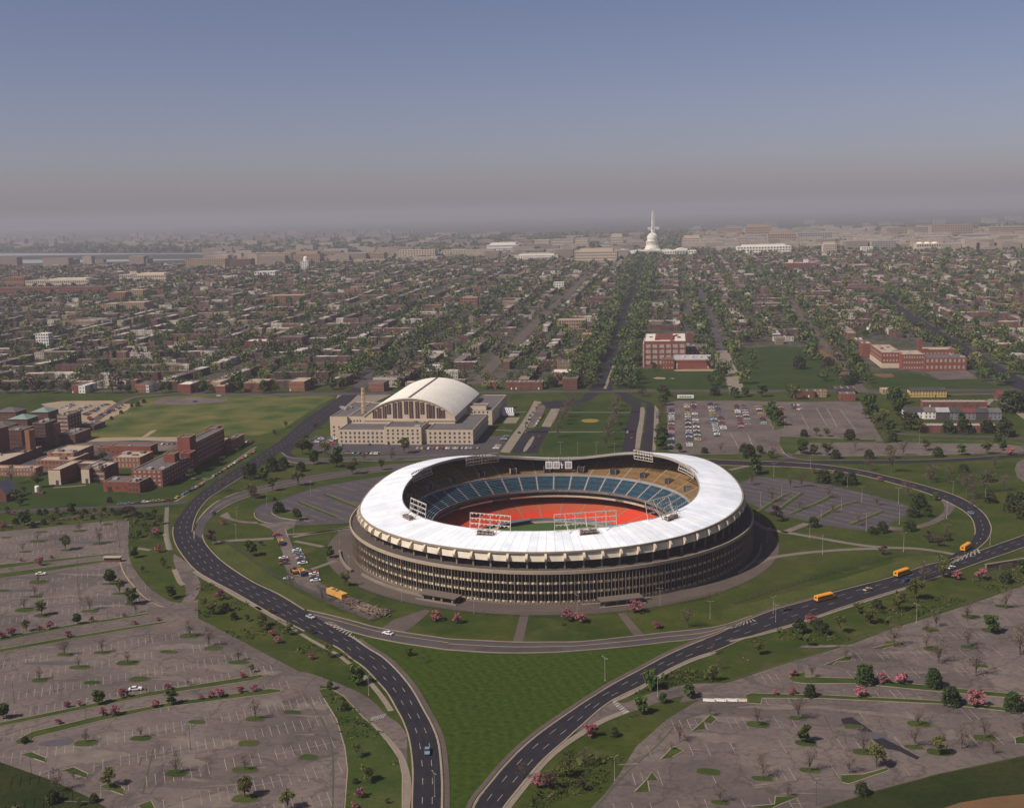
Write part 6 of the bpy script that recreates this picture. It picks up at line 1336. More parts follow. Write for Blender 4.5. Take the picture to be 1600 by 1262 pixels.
while row_y < 3260:
    depth = ystep*random.uniform(.9, 1.15)
    k0 = int(-2600/xstep); k1 = int(1900/xstep)
    for k in range(k0, k1):
        bx, bw = k*xstep+xs0, xstep
        if not (in_view(bx, row_y) or in_view(bx+bw, row_y+depth)): continue
        street_w = 17
        # rows along the two long sides (facing the avenues) and a short row facing the near street
        style = random.random()
        rows = []
        if style < .7: rows += [('v', bx+street_w/2+4, row_y+24, row_y+depth-8), ('v', bx+bw-street_w/2-4-10, row_y+24, row_y+depth-8)]
        if style > .12: rows += [('h', row_y+street_w/2+3, bx+12, bx+bw-12)]
        if style > .5: rows += [('h', row_y+depth*.52, bx+12, bx+bw-12)]
        for r in rows:
            h0 = random.choice([6.5, 7.2, 8, 9.2]); wc = random.choice(PAL_W[:6]) ; rc = random.choice(PAL_R); run = 0
            a, e_ = r[2], r[3]
            while a < e_-5:
                if run <= 0: run = random.randint(2, 6); wc = random.choice(PAL_W if random.random() < .6 else [PAL_W[6]]+PAL_W[:5]); rc = random.choice(PAL_R+[PAL_R[3], PAL_R[4]]); h0 = h0+random.uniform(-.8, .8); h0 = min(max(h0, 6), 10.5)
                run -= 1; uw = random.uniform(5.4, 7.2)
                if random.random() > .09:
                    if r[0] == 'h': X0, X1, Y0, Y1 = a, a+uw-.03, r[1]+random.uniform(0, .5), r[1]+random.uniform(9, 12)
                    else: X0, X1, Y0, Y1 = r[1]+random.uniform(0, .5), r[1]+random.uniform(9.5, 11.5), a, a+uw-.03
                    cx_, cy_ = (X0+X1)/2, (Y0+Y1)/2
                    if in_view(cx_, cy_, 300) and not blocked(cx_, cy_, 6) and not any(abs(cx_-hx) < 13 and -8 < cy_-hy < 30 for hx, hy in HOUSE_XY if abs(hy-cy_) < 40): units.append((X0, X1, Y0, Y1, h0, wc, rc))
                a += uw
    row_y += depth
units.sort(key=lambda u: (u[0]+u[1])**2*.25+(u[2]+600)**2)
WM = {}
def pal_mat(c, roof):
    k = (c, roof)
    if k not in WM: WM[k] = mat(('roof' if roof else 'house')+'_paint', c, tuple(q*.82 for q in c), 0.2, 0.9, fine=tuple(q*.75 for q in c), fine_scale=.9)
    return WM[k]
CN = {PAL_W[0]: 'red brick', PAL_W[1]: 'brown brick', PAL_W[2]: 'dark brick', PAL_W[3]: 'orange brick', PAL_W[4]: 'tan brick', PAL_W[5]: 'brown', PAL_W[6]: 'white', PAL_W[7]: 'dark grey'}
RN = {PAL_R[0]: 'grey-roofed', PAL_R[1]: 'black-roofed', PAL_R[2]: 'brown-roofed', PAL_R[3]: 'tan-roofed', PAL_R[4]: 'white-roofed', PAL_R[5]: 'dark-roofed'}
n_ind = max(0, 298-HCOUNT[0]); HM = {}
for u in units[:n_ind]:
    X0, X1, Y0, Y1, h, wc, rc = u; e = ob('row_house', None, None, ((X0+X1)/2, Y0, float(zt(Y0))))
    px_ = pix(e.location)[0]
    pl = 'left of the diagonal street' if px_ < 590 else 'between diagonal street and avenue' if px_ < 960 else 'right of the avenue'
    later(e, f'{RN[rc]} {CN[wc]} house', pl, 'house', 'houses in the streets behind the stadium')
    flat(e, (X0-X1)/2, (X1-X0)/2, 0, Y1-Y0, h, pal_mat(wc, 0), pal_mat(rc, 1), par=.3)
    if Y0 < 760: wins(e, '-y', (X0-X1)/2+.3, (X1-X0)/2-.3, max(2, int((X1-X0)/2.6)), 0, [1.3, h/2+1], 1.0, 1.5)
B = []
for X0, X1, Y0, Y1, h, wc, rc in units[n_ind:]:
    j = random.uniform(.82, 1.2); z = float(zt(Y0)); B.append((X0, X1, Y0, Y1, z-1, z+h, *(q*j for q in wc), *(q*j for q in rc)))
    if random.random() < .14: B.append((X0+1, X0+3, Y0+2, Y0+4, z+h, z+h+1.6, *wc, *rc))
# dark window strips on the rows behind, part of the same mass
for X0, X1, Y0, Y1, h, wc, rc in units[n_ind:n_ind+5200]:
    z = float(zt(Y0))
    for zz in (z+1.4, z+h*.58):
        n = 2 if X1-X0 < 8 else 4
        for q in range(n): c = X0+(X1-X0)*(q+.5)/n; B.append((c-.55, c+.55, Y0-.07, Y0+.02, zz, zz+1.5, .05, .045, .05, .05, .045, .05))
struct(ob('city_houses', boxes_mesh('city_houses', B, TINT)), 'stuff')
# ---------------------------------------------------------------- trees
BARK = mat('bark', (0.085, 0.065, 0.052), (0.12, 0.095, 0.075), 3, 0.95, spec=0.05, obj=True)
def leafm(n, c1, c2, rand=.22): return mat(n, c1, c2, 2.2, 0.85, spec=0.1, rand=rand, obj=True)
LEAF = {'b': leafm('bare_twigs', (0.145, 0.105, 0.075), (0.10, 0.078, 0.06)), 'o': leafm('budding_leaves', (0.120, 0.122, 0.034), (0.078, 0.086, 0.026)), 'g': leafm('green_leaves', (0.078, 0.115, 0.028), (0.050, 0.078, 0.020)),
        'p': leafm('pink_blossom', (0.40, 0.150, 0.170), (0.23, 0.085, 0.095)), 'd': leafm('dark_leaves', (0.056, 0.070, 0.026), (0.036, 0.046, 0.018)), 'k': leafm('purple_leaves', (0.085, 0.05, 0.045), (0.055, 0.036, 0.032)), 'e': leafm('evergreen', (0.046, 0.072, 0.024), (0.030, 0.048, 0.017))}
#        crown half width, foot of the crown, leaves, leaf size, clumps, trunk radius  (for a tree 1 high)
FORM = {'b': (.40, .22, 260, .022, 16, .022), 'o': (.42, .18, 820, .036, 17, .024), 'g': (.42, .14, 1200, .050, 22, .028), 'p': (.66, .12, 950, .052, 18, .03), 'd': (.55, .04, 850, .060, 16, .03), 'k': (.46, .14, 520, .042, 15, .028), 'e': (.46, .0, 1400, .050, 26, .035)}
def make_tree_meshes(kind, seed):
    R = np.random.default_rng(seed); rx, z0, nl, ls, nc, tr = FORM[kind]; m = MB()
    lean = R.uniform(-.03, .03, 2); top = Vector((lean[0], lean[1], .62)); m.tube((0, 0, -.01), (lean[0]*.5, lean[1]*.5, .3), tr, tr*.72, 6); m.tube((lean[0]*.5, lean[1]*.5, .3), top, tr*.72, tr*.25, 5)
    cl = []
    for i in range(nc):
        t = 2.4*i+R.uniform(-.3, .3); u = math.sqrt((i+.5)/nc); zc = z0+(1-z0)*(.18+.70*R.uniform(0, 1)); zz = (zc-(z0+1)/2)/((1-z0)/2)
        r = rx*.80*u*math.sqrt(max(1-zz*zz*.85, .05))*R.uniform(.75, 1.1); cl.append(Vector((r*math.cos(t), r*math.sin(t), zc)))
    for c in cl:
        s = Vector((0, 0, .14+.25*R.uniform(0, 1)))+Vector((lean[0], lean[1], 0))*.4; k = s.lerp(c, .55)+Vector((0, 0, .03)); m.tube(s, k, tr*.42, tr*.22, 4, cap=False); m.tube(k, c, tr*.22, tr*.08, 3, cap=False)
        if kind in 'bok':
            for _ in range(7 if kind == 'b' else 4):
                q = c+Vector(R.normal(0, .075, 3)); q.z += .03; m.tube(k.lerp(c, R.uniform(.2, .9)), q, tr*.10, tr*.04, 3, cap=False)
    trunk = m.mesh('trunk', BARK)
    V_ = []; per = nl//nc
    for c in cl:
        sp = .115 if kind not in 'e' else .10
        P = R.normal(0, 1, (per, 3)); P /= np.linalg.norm(P, axis=1)[:, None]; P *= (R.uniform(.25, 1.25, (per, 1))**.6)*np.array([sp*1.15, sp*1.15, sp*.85]); P += np.array(c)
        V_.append(P)
    P = np.concatenate(V_)
    if kind in 'de':                           # fill the dome down to the ground
        n = nl//2; a = R.uniform(0, 2*np.pi, n); zz = R.uniform(0.02, .95, n); rr = rx*np.sqrt(np.clip(1-zz**2*.95, 0, 1))*R.uniform(.72, 1.0, n); P = np.concatenate([P, np.stack([rr*np.cos(a), rr*np.sin(a), zz], 1)])
    P = P[P[:, 2] > 0.01]; n = len(P); a = R.normal(0, 1, (n, 3)); a /= np.linalg.norm(a, axis=1)[:, None]; b = np.cross(a, R.normal(0, 1, (n, 3))); b /= np.linalg.norm(b, axis=1)[:, None]
    s = ls*R.uniform(.6, 1.35, (n, 1)); a *= s; b *= s*.8; v = np.stack([P-a-b*.4, P+b-a*.3, P+a+b*.4, P-b+a*.3], 1).reshape(-1, 3)
    crown = np_mesh('crown', v, np.arange(4*n).reshape(-1, 4), None, LEAF[kind]); return trunk, crown
PROTO = {k: [make_tree_meshes(k, 31*i+ord(k)) for i in range(4 if k in 'bgpo' else 3)] for k in FORM}
TNAME = {'b': ('bare_tree', 'bare brown tree', 'tree'), 'o': ('budding_tree', 'yellow-green budding tree', 'tree'), 'g': ('leafy_tree', 'bright green leafy tree', 'tree'), 'p': ('blossom_tree', 'pink blossoming tree', 'tree'), 'd': ('dark_bush', 'dark green bushy tree', 'tree'), 'k': ('purple_tree', 'dull purple-leaved tree', 'tree'), 'e': ('evergreen_tree', 'dense dark evergreen dome', 'tree')}
def region(px, py):
    P = G(px, py)
    r = math.hypot(P.x, P.y)
    if inside((px, py), BIG_LEFT):
        return 'in the uppermost left car park' if py < 872 else 'in the second left car park' if py < 985 else 'in the third left car park' if py < 1085 else 'in the lowest left car park'
    if inside((px, py), BIG_RIGHT): return 'in the upper car park on the right' if py < 1062 + (px-1236)*.04 else 'in the lower car park on the right'
    if inside((px, py), INNER_R): return 'in the oval car park'
    if r < 135: return 'beside the stadium wall'
    if py > 1150 and px < 200: return 'on the lower left corner verge'
    if px < 340 and py > 790 and py < 960: return 'on the grass left of the parkway'
    if px < 660 and py > 890 and px < 660: return 'on the verge below the left parkway' if py > 915 + (px-330)*.42 else 'between left parkway and stadium'
    if inside((px, py), TRI): return 'on the mown triangle'
    if px < 330 and py > 690: return 'on the hospital lawn'
    if py < 622 and px < 640: return 'along the street beyond the field'
    if px < 640 and py > 735: return 'on the lawns left of the stadium'
    if px < 640: return 'between hospital and armory'
    if px < 830 and py < 720: return 'around the armory'
    if px < 1000 and py < 720: return 'along the mall lawn'
    if px < 1160 and py < 720: return 'between mall and far car park'
    if py < 720: return 'around the far car park'
    if px > 660 and py < 1003 and px < 1080: return 'on the lawn before the stadium'
    if px > 800 and py > 1003 and py - 1100 > -(px-880)*.42: return 'on the verge below the right parkway'
    if py < 800 + 0*(px): return 'inside the right loop road' if px < 1450 else 'beyond the right loop road'
    return 'on the lawns right of the stadium'
TREES_N = [0]; TSEEN = []
def tree(kind, px, py, hpx, view_k=1.0, hm=None):
    P = G(px, py)
    if any(abs(P.x-q.x)+abs(P.y-q.y) < 4.2 for q in TSEEN): return
    TSEEN.append(P); h = hm or hpx/view_k*scale_at(P)/0.955
    h *= 1.12 if kind == 'b' else 1.0
    nm, desc, cat = TNAME[kind]; e = ob(nm, None, None, P, random.uniform(0, 6.28)); s = random.uniform(.9, 1.1); e.scale = (h*s, h*s, h)
    tm, cm = random.choice(PROTO[kind]); ob('trunk', tm, e); ob('crown', cm, e); TREES_N[0] += 1
    later(e, desc, region(px, py), cat, nm.replace('_', ' ').replace('bush', 'bushe')+'s around the stadium'); return e
TREES = {
'Z1': 'b285,315,60 b765,195,60 b600,240,70 b755,335,110 o497,385,115 b175,395,60 p300,500,62 p160,470,30 p390,450,30 b290,625,55 b265,725,65 b185,830,90 o315,880,115 b680,840,95 g835,645,120 o905,715,115 g1000,795,125 b1030,860,65 g585,945,85 p85,1030,62 p10,1050,60 p300,990,40 p375,980,62 p515,1045,50 p695,925,40 p940,885,30 p1020,945,35 p1195,920,30 o200,1000,90 g1295,750,105 p1205,400,60 p1180,265,50 g1020,440,80 b1440,1040,120 p30,215,45 g185,200,115 o400,190,90 k960,130,95 g545,110,85 g350,125,55 d120,190,50 d250,215,45 k1010,110,70 d880,120,40 o1210,190,70 g1170,130,60 g1050,290,60 d1230,470,30 k1080,550,45 o1240,520,60 k60,115,45 p110,120,35 k210,120,45 d300,118,45 k430,112,50 p480,108,35 d640,108,40 k720,105,40 g790,100,45 d850,98,35 k40,205,40 d330,190,45 g620,160,50 d700,150,35 k770,140,45 o910,140,70 d990,130,50 k1030,140,60 g1120,150,60 d1170,200,35 o1080,220,45 k1200,300,35',
'Z2': 'p735,340,58 p1003,295,42 g590,378,85 g1020,382,90 p400,400,38 p478,390,36 p685,447,58 p615,447,46 p350,497,36 p922,397,46 p1195,352,30 p1255,342,42 p1310,337,58 p1430,312,42 p1515,302,42 p1445,222,36 b610,75,75 b385,92,85 b760,138,65 b470,162,60 b235,238,75 b840,577,65 b512,607,75 b1050,790,120 o650,870,115 b1520,470,115 b1460,772,85 o1460,935,125 g20,465,95 b345,900,130 d310,965,75 b1420,122,75 b875,312,40 b1120,270,45 o1500,192,50 o470,985,50 d150,610,40 d560,960,50 b440,830,60',
'Z3': 'o30,170,65 o195,195,75 p95,200,38 p130,245,42 p330,340,37 o435,330,85 g600,490,118 g440,522,55 d530,645,50 o600,925,85 o660,1072,115 p620,1165,60 p590,1230,45 o190,1235,120 g910,320,50 b1000,362,55 p1070,112,60 p1200,127,58 o85,70,40 k520,590,30 d590,1080,35 k780,1200,40 o330,190,40 b540,350,50',
'Z4': 'p50,122,52 p710,112,72 p795,122,66 p1120,62,72 p1245,157,47 b1425,152,115 g1210,520,122 g1435,572,95 g1280,602,62 g1150,662,105 p850,802,78 k600,1112,125 o700,1042,125 b810,982,105 d990,800,55 o1570,472,105 b1380,832,105 b440,1052,90 p540,1100,80 k800,1120,80 b1330,880,50 b1560,680,70 o680,140,30',
'Z8': 'k345,342,85 g580,412,92 d745,152,62 g855,202,72 p415,227,32 b600,75,80 p395,672,62 p705,892,42 p740,942,42 o350,762,85 o650,832,85 o810,882,85 g100,662,70 b1005,682,90 o1140,592,95 g1050,422,65 b210,905,110 o300,720,60 d430,740,50 d480,790,45 k560,800,45 b330,950,110 k640,350,35',
'Z6': 'g140,142,95 k255,397,85 d455,427,55 d830,457,60 d775,467,42 d980,447,58 k1080,512,65 k1135,532,62 k830,577,55 d510,187,70 d590,197,75 d660,197,65 p460,137,32 p570,152,37 p815,180,27 b880,132,130 b760,122,70 g1120,282,42 d1030,322,75 d1000,372,65 g1075,372,55 b965,262,85 b390,212,85 b330,217,65 b230,292,75 b540,272,65 b800,312,55 b560,352,55 b1290,272,140 b1390,242,115 b1090,192,95 b1190,192,75 o1160,702,115 b1060,722,105 o1010,822,115 p1235,712,52 p1370,712,62 o920,882,105 d800,872,55 o760,952,95 p445,957,62 d380,1002,75 d480,982,62 o600,1002,95 b1290,932,95 b1120,972,90 b1070,1002,65 g1420,1002,100 b1500,872,105 b700,420,65 b290,110,50 d1270,130,45 b1320,330,70 d1540,340,100 d1400,180,60 d1600,380,90 g380,1040,60 d1500,730,60 g1590,680,80 b1180,470,55 b1440,110,60 d1180,500,40 b120,200,70 b380,330,60 o700,900,70',
'Z5': 'p490,232,36 b580,242,65 e835,270,92 p925,267,52 p1010,267,57 e1165,287,92 d1245,345,60 p405,322,26 p485,322,36 e570,332,62 p810,332,52 e1250,372,90 p1365,377,78 e1545,400,92 b515,442,105 b320,472,85 g545,552,85 b345,722,115 b570,692,105 b825,602,105 o890,672,115 o1190,612,95 b1075,572,95 b1090,472,75 b1300,582,115 b1410,532,85 d820,802,62 b140,842,85 b465,812,65 b1370,232,130 b1190,172,115 b1330,92,85 b1130,102,65 b975,92,105 b740,152,65 b1580,132,130 d530,52,65 d640,32,55 o560,90,60 o320,130,70 b100,130,60 g85,250,80 b140,200,50 p1600,385,60 b760,700,90 b1600,520,100 b90,430,60 b1450,610,70 o300,95,50 b1390,330,50',
'ZB': 'd80,660,150 g200,680,140 d275,590,130 d385,555,100 d555,590,90 g680,525,140 g900,550,190 o530,730,150 o280,780,130 o80,850,140 o1050,620,150 o1330,580,110 b1165,490,80 b1430,490,120 o570,430,180 o790,460,150 b180,520,80 b260,450,70 o1550,420,150 g350,990,110 g520,1060,110 d300,875,40 o410,170,60 g300,240,50 o700,180,60 d1400,335,25 o640,420,130 b820,480,90',
'ZG': 'g1540,700,200 o1520,905,130 b1210,852,170 b1330,772,75 o860,722,125 o1220,532,85 k1400,390,60 o1390,420,60 b280,952,85',
'ZK': 'o470,960,190 o1270,640,130 d1380,1000,110 d1350,1140,70 b140,920,200 o200,1120,150 g250,1180,100 k1190,910,60 o870,1260,60 d90,1240,50 g960,160,80 p1120,150,75 o300,1040,100 g1310,690,90',
'ZM': 'b300,600,100 b275,640,100 b245,690,100 b215,770,110 b320,570,80 b265,665,90 b590,600,90 b600,640,100 b580,690,110 b570,740,110 b550,790,110 b535,840,110 b610,570,80 b900,620,90 b890,690,100 o880,760,80 g910,560,80 g900,850,100 g930,850,90 g1015,870,60 d905,780,80 g900,540,60 k770,500,60 k900,490,70 d930,500,50 d1250,495,65 g1380,510,70 g1445,505,65 g1560,505,85 g880,830,70 g1310,370,60 b850,300,70 g750,270,60 k850,330,60 o620,720,60 d1180,875,40 d1440,870,60 g1540,870,45 b1290,870,60 d180,440,70 g600,430,110 o470,440,60',
'ZR': 'g165,560,95 g200,600,90 p180,545,40 p210,585,40 d610,682,62 d350,662,42 g340,762,85 g405,762,55 o480,662,52 o420,660,50 g720,520,100 g740,560,90 o800,600,95 g830,640,80 o760,620,90 g860,480,105 g885,540,100 k930,600,95 d960,620,95 o930,470,60 d1170,640,70 d1260,640,80 o1000,640,80 d850,690,60 g1245,580,60 d1390,640,70 d1490,660,95 d1520,520,120 d1570,510,100 o480,770,85 b600,660,50 d530,785,50 d720,785,50 b640,740,60 o840,785,80 b915,770,80 d1110,775,55 g1245,765,60 o1390,760,80 b800,700,60 o1040,740,70 g1480,740,60 p1520,765,45 d40,780,75 g100,760,50 g160,785,45 d590,370,60 d630,360,65 g540,320,60 o300,450,85 o260,440,70 g110,435,85 g20,430,50 b520,230,90 k480,290,80 d320,280,80 g620,260,80 g660,260,60 d1150,150,60 d1450,690,40 o700,560,60 p540,360,0',
'ZQ': 'g60,290,90 o130,285,75 g200,288,110 k300,285,90 g340,280,110 o420,290,95 b520,290,100 g560,275,80 k770,290,70 b860,288,110 o940,290,90 k1010,285,100 g1070,288,80 b1290,290,110 o1350,288,100 g1410,285,95 b1640,290,100 g1700,290,110 o1760,290,80 k1930,290,110 g2000,285,90 b2100,290,100 g2200,292,110 o2300,290,90 d1150,400,40 d1200,370,35 g1100,410,40 d1010,460,30 d930,510,30',
'ZT': 'b110,130,70 g270,105,60 d480,138,45 d680,138,45 k1050,265,60 b1250,330,100 b1300,380,90 d1570,460,120 b1150,230,60 d1245,215,60 d1400,400,60 b1480,330,90',
}
for v, s in TREES.items():
    k = VIEWS[v][0]
    for t in s.split():
        x_, y_, h_ = (float(q) for q in t[1:].split(','))
        if h_ < 5: continue
        px_, py_ = V(v, f'{x_},{y_}')[0]
        if TREES_N[0] >= 620: break
        tree(t[0], px_, py_, h_, k)
# ---------------------------------------------------------------- the mass of city trees (far past counting)
def city_trees():
    X = []; 
    n = 45000; u = rng.random(n); px_ = rng.uniform(-60, 1660, n)
    # sample by ground area inside the view, thinning with distance
    yy = Y19+14+(4300-Y19)*u**0.95; half = (yy+CAM_D)*.5
    xx = CAM_X-0.1415*(yy+CAM_D)+rng.uniform(-1.35, 1.35, n)*half
    keep = np.ones(n, bool)
    # trees favour street edges
    fx = np.abs(((xx-xs0) % xstep)-0); fx = np.minimum(fx, xstep-fx); fy = rng.random(n)
    keep &= (fx < 15) & (fx > 6) | (rng.random(n) < .42)
    clump = np.sin(xx*.013+1.3)*np.sin(yy*.009+.4)+.5*np.sin(xx*.031+yy*.021); keep &= rng.random(n) < np.clip(.72+.28*clump, .25, 1)
    keep &= yy < 4200
    xx, yy = xx[keep], yy[keep]
    P = np.stack([xx, yy], 1); ok = np.ones(len(P), bool)
    for L, w_ in zip(DIAG, DW):
        dm = np.full(len(P), 1e9)
        for a, b in zip(L, L[1:]):
            a = np.array(a); b = np.array(b); t = np.clip(((P-a)@(b-a))/((b-a)@(b-a)), 0, 1); dm = np.minimum(dm, np.linalg.norm(P-a-t[:, None]*(b-a), axis=1))
        ok &= dm > w_*.55
    P = P[ok]
    ok = np.array([not any(inside(p, F_) for F_ in FREE[:3]) for p in P]); P = P[ok]
    # the avenue's own double rows of trees
    av = []
    for L, w_, dens, jt in ((DIAG[2], 26, 8.0, 6.0), (DIAG[2], 16, 10, 4), (DIAG[4], 17, 26, 6), (DIAG[3], 16, 26, 6), (DIAG[5], 22, 20, 6), (DIAG[0], 16, 26, 6)):
        for a, b in zip(L, L[1:]):
            a = np.array(a); b = np.array(b); k = int(np.linalg.norm(b-a)/dens); d = (b-a)/np.linalg.norm(b-a); nn = np.array([-d[1], d[0]])
            for i in range(k):
                for s in (-1, 1):
                    if rng.random() < .85: av.append(a+(b-a)*(i+rng.random())/k+nn*s*(w_+rng.normal(0, jt)))
    av = np.array(av); av = av[av[:, 1] > Y19+18]; nav = len(av); P = np.concatenate([P, av])
    # a belt of woods by the river and behind the hill
    m2 = 5200; yy = rng.uniform(4200, 8200, m2); xx = CAM_X-.1415*(yy+CAM_D)+rng.uniform(-1.05, 1.05, m2)*(yy+CAM_D)*.5; P = np.concatenate([P, np.stack([xx, yy], 1)])
    dd = np.stack([P[:, 0]-CAM.x, P[:, 1]-CAM.y, zt(P[:, 1])+8-CAM.z], 1); dz = dd@np.array(fw); ppx = 800+F_PX*(dd@np.array(c_r))/dz; ppy = 631-F_PX*(dd@np.array(c_u))/dz
    keep2 = ~((ppx < 420) & (ppy < 417) & (ppy > 393)); m2 = int(keep2[len(P)-m2:].sum()); nav = nav; P = P[keep2]
    N = len(P); far = P[:, 1]+CAM_D; big = np.where(P[:, 1] > 4200, 1.3, 1.0)
    h = rng.uniform(6.5, 15, N)*big; h[N-m2-nav:N-m2] = rng.uniform(10, 17, nav); r = h*rng.uniform(.36, .56, N)*np.where(big > 1, 2.2, 1)
    kind = rng.random(N); base = np.where(kind[:, None] < .36, [.048, .072, .022], np.where(kind[:, None] < .70, [.095, .112, .034], np.where(kind[:, None] < .88, [.135, .105, .078], [.150, .140, .050])))
    base[N-m2-nav:N-m2] = base[N-m2-nav:N-m2]*.35+np.array([.052, .080, .024])*.65; base = base*rng.uniform(.85, 1.5, (N, 1))
    nq = np.where(far < 1350, 130, np.where(far < 1900, 70, np.where(far < 2600, 36, np.where(far < 3500, 20, 12))))
    Vs, Cs = [], []
    for q in (130, 70, 36, 20, 12):
        I = np.where(nq == q)[0]; n = len(I)
        if n == 0: continue
        D = rng.normal(0, 1, (n, q, 3)); D /= np.linalg.norm(D, axis=2)[:, :, None]; D *= rng.uniform(.35, 1.05, (n, q, 1))**.6
        lob = 1+.10*np.sin(D[:, :, :1]*4+rng.uniform(0, 6, (n, 1, 1)))
        c = np.stack([P[I, 0], P[I, 1], zt(P[I, 1])+h[I]*.60], 1)[:, None, :]+D*lob*np.stack([r[I], r[I], h[I]*.40], 1)[:, None, :]
        a = rng.normal(0, 1, (n, q, 3)); a /= np.linalg.norm(a, axis=2)[:, :, None]; b = np.cross(a, rng.normal(0, 1, (n, q, 3))); b /= np.linalg.norm(b, axis=2)[:, :, None]
        s = (r[I]*{130: .17, 70: .25, 36: .36, 20: .5, 12: .66}[q])[:, None, None]*rng.uniform(.7, 1.3, (n, q, 1)); a = a*s; b = b*s*.8
        Vs.append(np.stack([c-a-b*.4, c+b-a*.3, c+a+b*.4, c-b+a*.3], 2).reshape(-1, 3)); col = np.ones((n, q, 4)); col[:, :, :3] = base[I][:, None, :]*rng.uniform(.85, 1.15, (n, q, 1)); Cs.append(col.reshape(-1, 4))
    v = np.concatenate(Vs); c = np.concatenate(Cs); F_ = np.arange(len(v)).reshape(-1, 4)
    struct(ob('city_trees', np_mesh('city_trees', v, F_, c, mat('city_leaves', (.05, .07, .02), attr='tint', rough=.9, spec=.05))), 'stuff')
    print('city trees', N, 'faces', len(F_))
city_trees()
# rough herbage along the verges: tufts too many to count
def tufts():
    pts = []
    for poly, n, s in ((V('Z8', '250,520 400,610 700,770 1000,960 1080,1000 700,990 420,860 300,780 230,720 280,640'), 900, 1.0), (V('Z4', '1600,330 1300,440 1100,560 1250,520 1500,480 1700,470 1700,330'), 500, 1.0), (V('Z6', '0,1043 400,960 960,770 1400,650 1600,620 1600,740 1000,930 640,1043'), 1100, 1.1),
                       (V('Z3', '380,525 520,560 700,740 850,930 870,1227 530,1227 545,1000 480,700'), 800, .8), (V('Z4', '460,1227 700,900 900,760 1100,680 1450,590 1250,720 1000,960 860,1227'), 900, .9), (V('Z1', '0,120 400,90 850,110 1200,90 1250,360 990,380 980,165 0,235'), 900, 1.0), (V('Z2', '0,740 300,840 620,998 0,998'), 500, 1.1)):
        g = [G(*p) for p in poly]; x0, x1 = min(p.x for p in g), max(p.x for p in g); y0, y1 = min(p.y for p in g), max(p.y for p in g); k = 0
        for _ in range(n*6):
            q = (rng.uniform(x0, x1), rng.uniform(y0, y1))
            if inside(q, g) and math.sin(q[0]*.11)*math.sin(q[1]*.13+1)+.6*math.sin(q[0]*.05+q[1]*.07) > .1: pts.append((*q, s)); k += 1
            if k >= n: break
    P = np.array(pts); N = len(P); q = 9; D = rng.normal(0, 1, (N, q, 3)); D[:, :, 2] = np.abs(D[:, :, 2]); sz = (P[:, 2]*rng.gamma(1.6, .24, N))[:, None, None]
    c = np.stack([P[:, 0], P[:, 1], np.full(N, .05)], 1)[:, None, :]+D*sz*np.array([.8, .8, .35]); a = rng.normal(0, 1, (N, q, 3))*sz*.28; b = rng.normal(0, 1, (N, q, 3))*sz*.28
    v = np.stack([c-a, c+b, c+a, c-b], 2).reshape(-1, 3); t = rng.random((N, 1)); base = np.where(t < .5, [.045, .066, .017], np.where(t < .8, [.075, .085, .025], [.12, .10, .05])); col = np.ones((N, q, 4)); col[:, :, :3] = base[:, None, :]*rng.uniform(.8, 1.2, (N, q, 1))
    struct(ob('herbage', np_mesh('herbage', v, np.arange(len(v)).reshape(-1, 4), col.reshape(-1, 4), MATS['city_leaves'])), 'stuff')
tufts()

# ---------------------------------------------------------------- lamp posts
GALV = mat('galvanised_steel', (0.42, 0.40, 0.38), (0.34, 0.32, 0.31), 1.0, 0.5, spec=0.4); DPOLE = mat('weathered_steel', (0.075, 0.062, 0.058), (0.11, 0.09, 0.08), 1.0, 0.7)
def lamp_proto(m_, nm):
    p = MB(); p.tube((0, 0, 0), (0, 0, .5), .28, .26, 8); p.tube((0, 0, .5), (0, 0, 12), .12, .07, 8); a = p.mesh('pole', m_)
    q = MB(); q.tube((0, 0, 11.8), (1.9, 0, 12.3), .07, .05, 6); b = q.mesh('arm', m_)
    r = MB(); r.box(1.7, 2.4, -.16, .16, 12.24, 12.42); r.box(1.75, 2.35, -.12, .12, 12.17, 12.24); c = r.mesh('lamp_head', GREYC); return a, b, c
LP = {0: lamp_proto(GALV, 's'), 1: lamp_proto(DPOLE, 'd')}
POSTS = {'Z1': (1, '600,755,585 610,760,700 815,895,820 1135,1075,930 590,530,440 515,250,215 905,360,190 690,350,310'), 'Z2': (1, '1135,650,500 322,305,200 85,370,230 512,470,430 162,135,60 190,815,660'), 'Z3': (0, '672,555,530 1065,1160,1148'), 'Z4': (0, '1248,560,470 155,70,5 770,60,0 1262,20,-40 1560,100,20 992,1060,1020 935,470,330'),
 'Z6': (0, '240,155,82 168,315,235 283,265,190 718,290,208 607,335,255 497,385,308 742,450,352 922,412,310 917,302,215 640,212,150 1180,382,290 945,562,460 505,575,475 435,487,415 160,408,320 205,512,440 250,945,860 237,900,862 1015,945,890 1213,250,180 1390,265,190 440,110,60 1415,525,460'),
 'Z8': (0, '675,112,35 935,40,-10 497,200,130 835,282,225 1107,345,262 1165,505,440 492,310,288 1478,685,580'), 'ZT': (0, '1140,490,400'), 'Z5': (1, '905,330,250 600,855,770 260,250,150 890,165,105 720,410,330 1085,285,200'), 'ZM': (0, '235,880,800 347,880,805 470,880,800 590,880,820 1445,505,440'), 'ZR': (0, '180,610,570 1005,700,650'), 'Z8b': (0, '')}
DP = 0
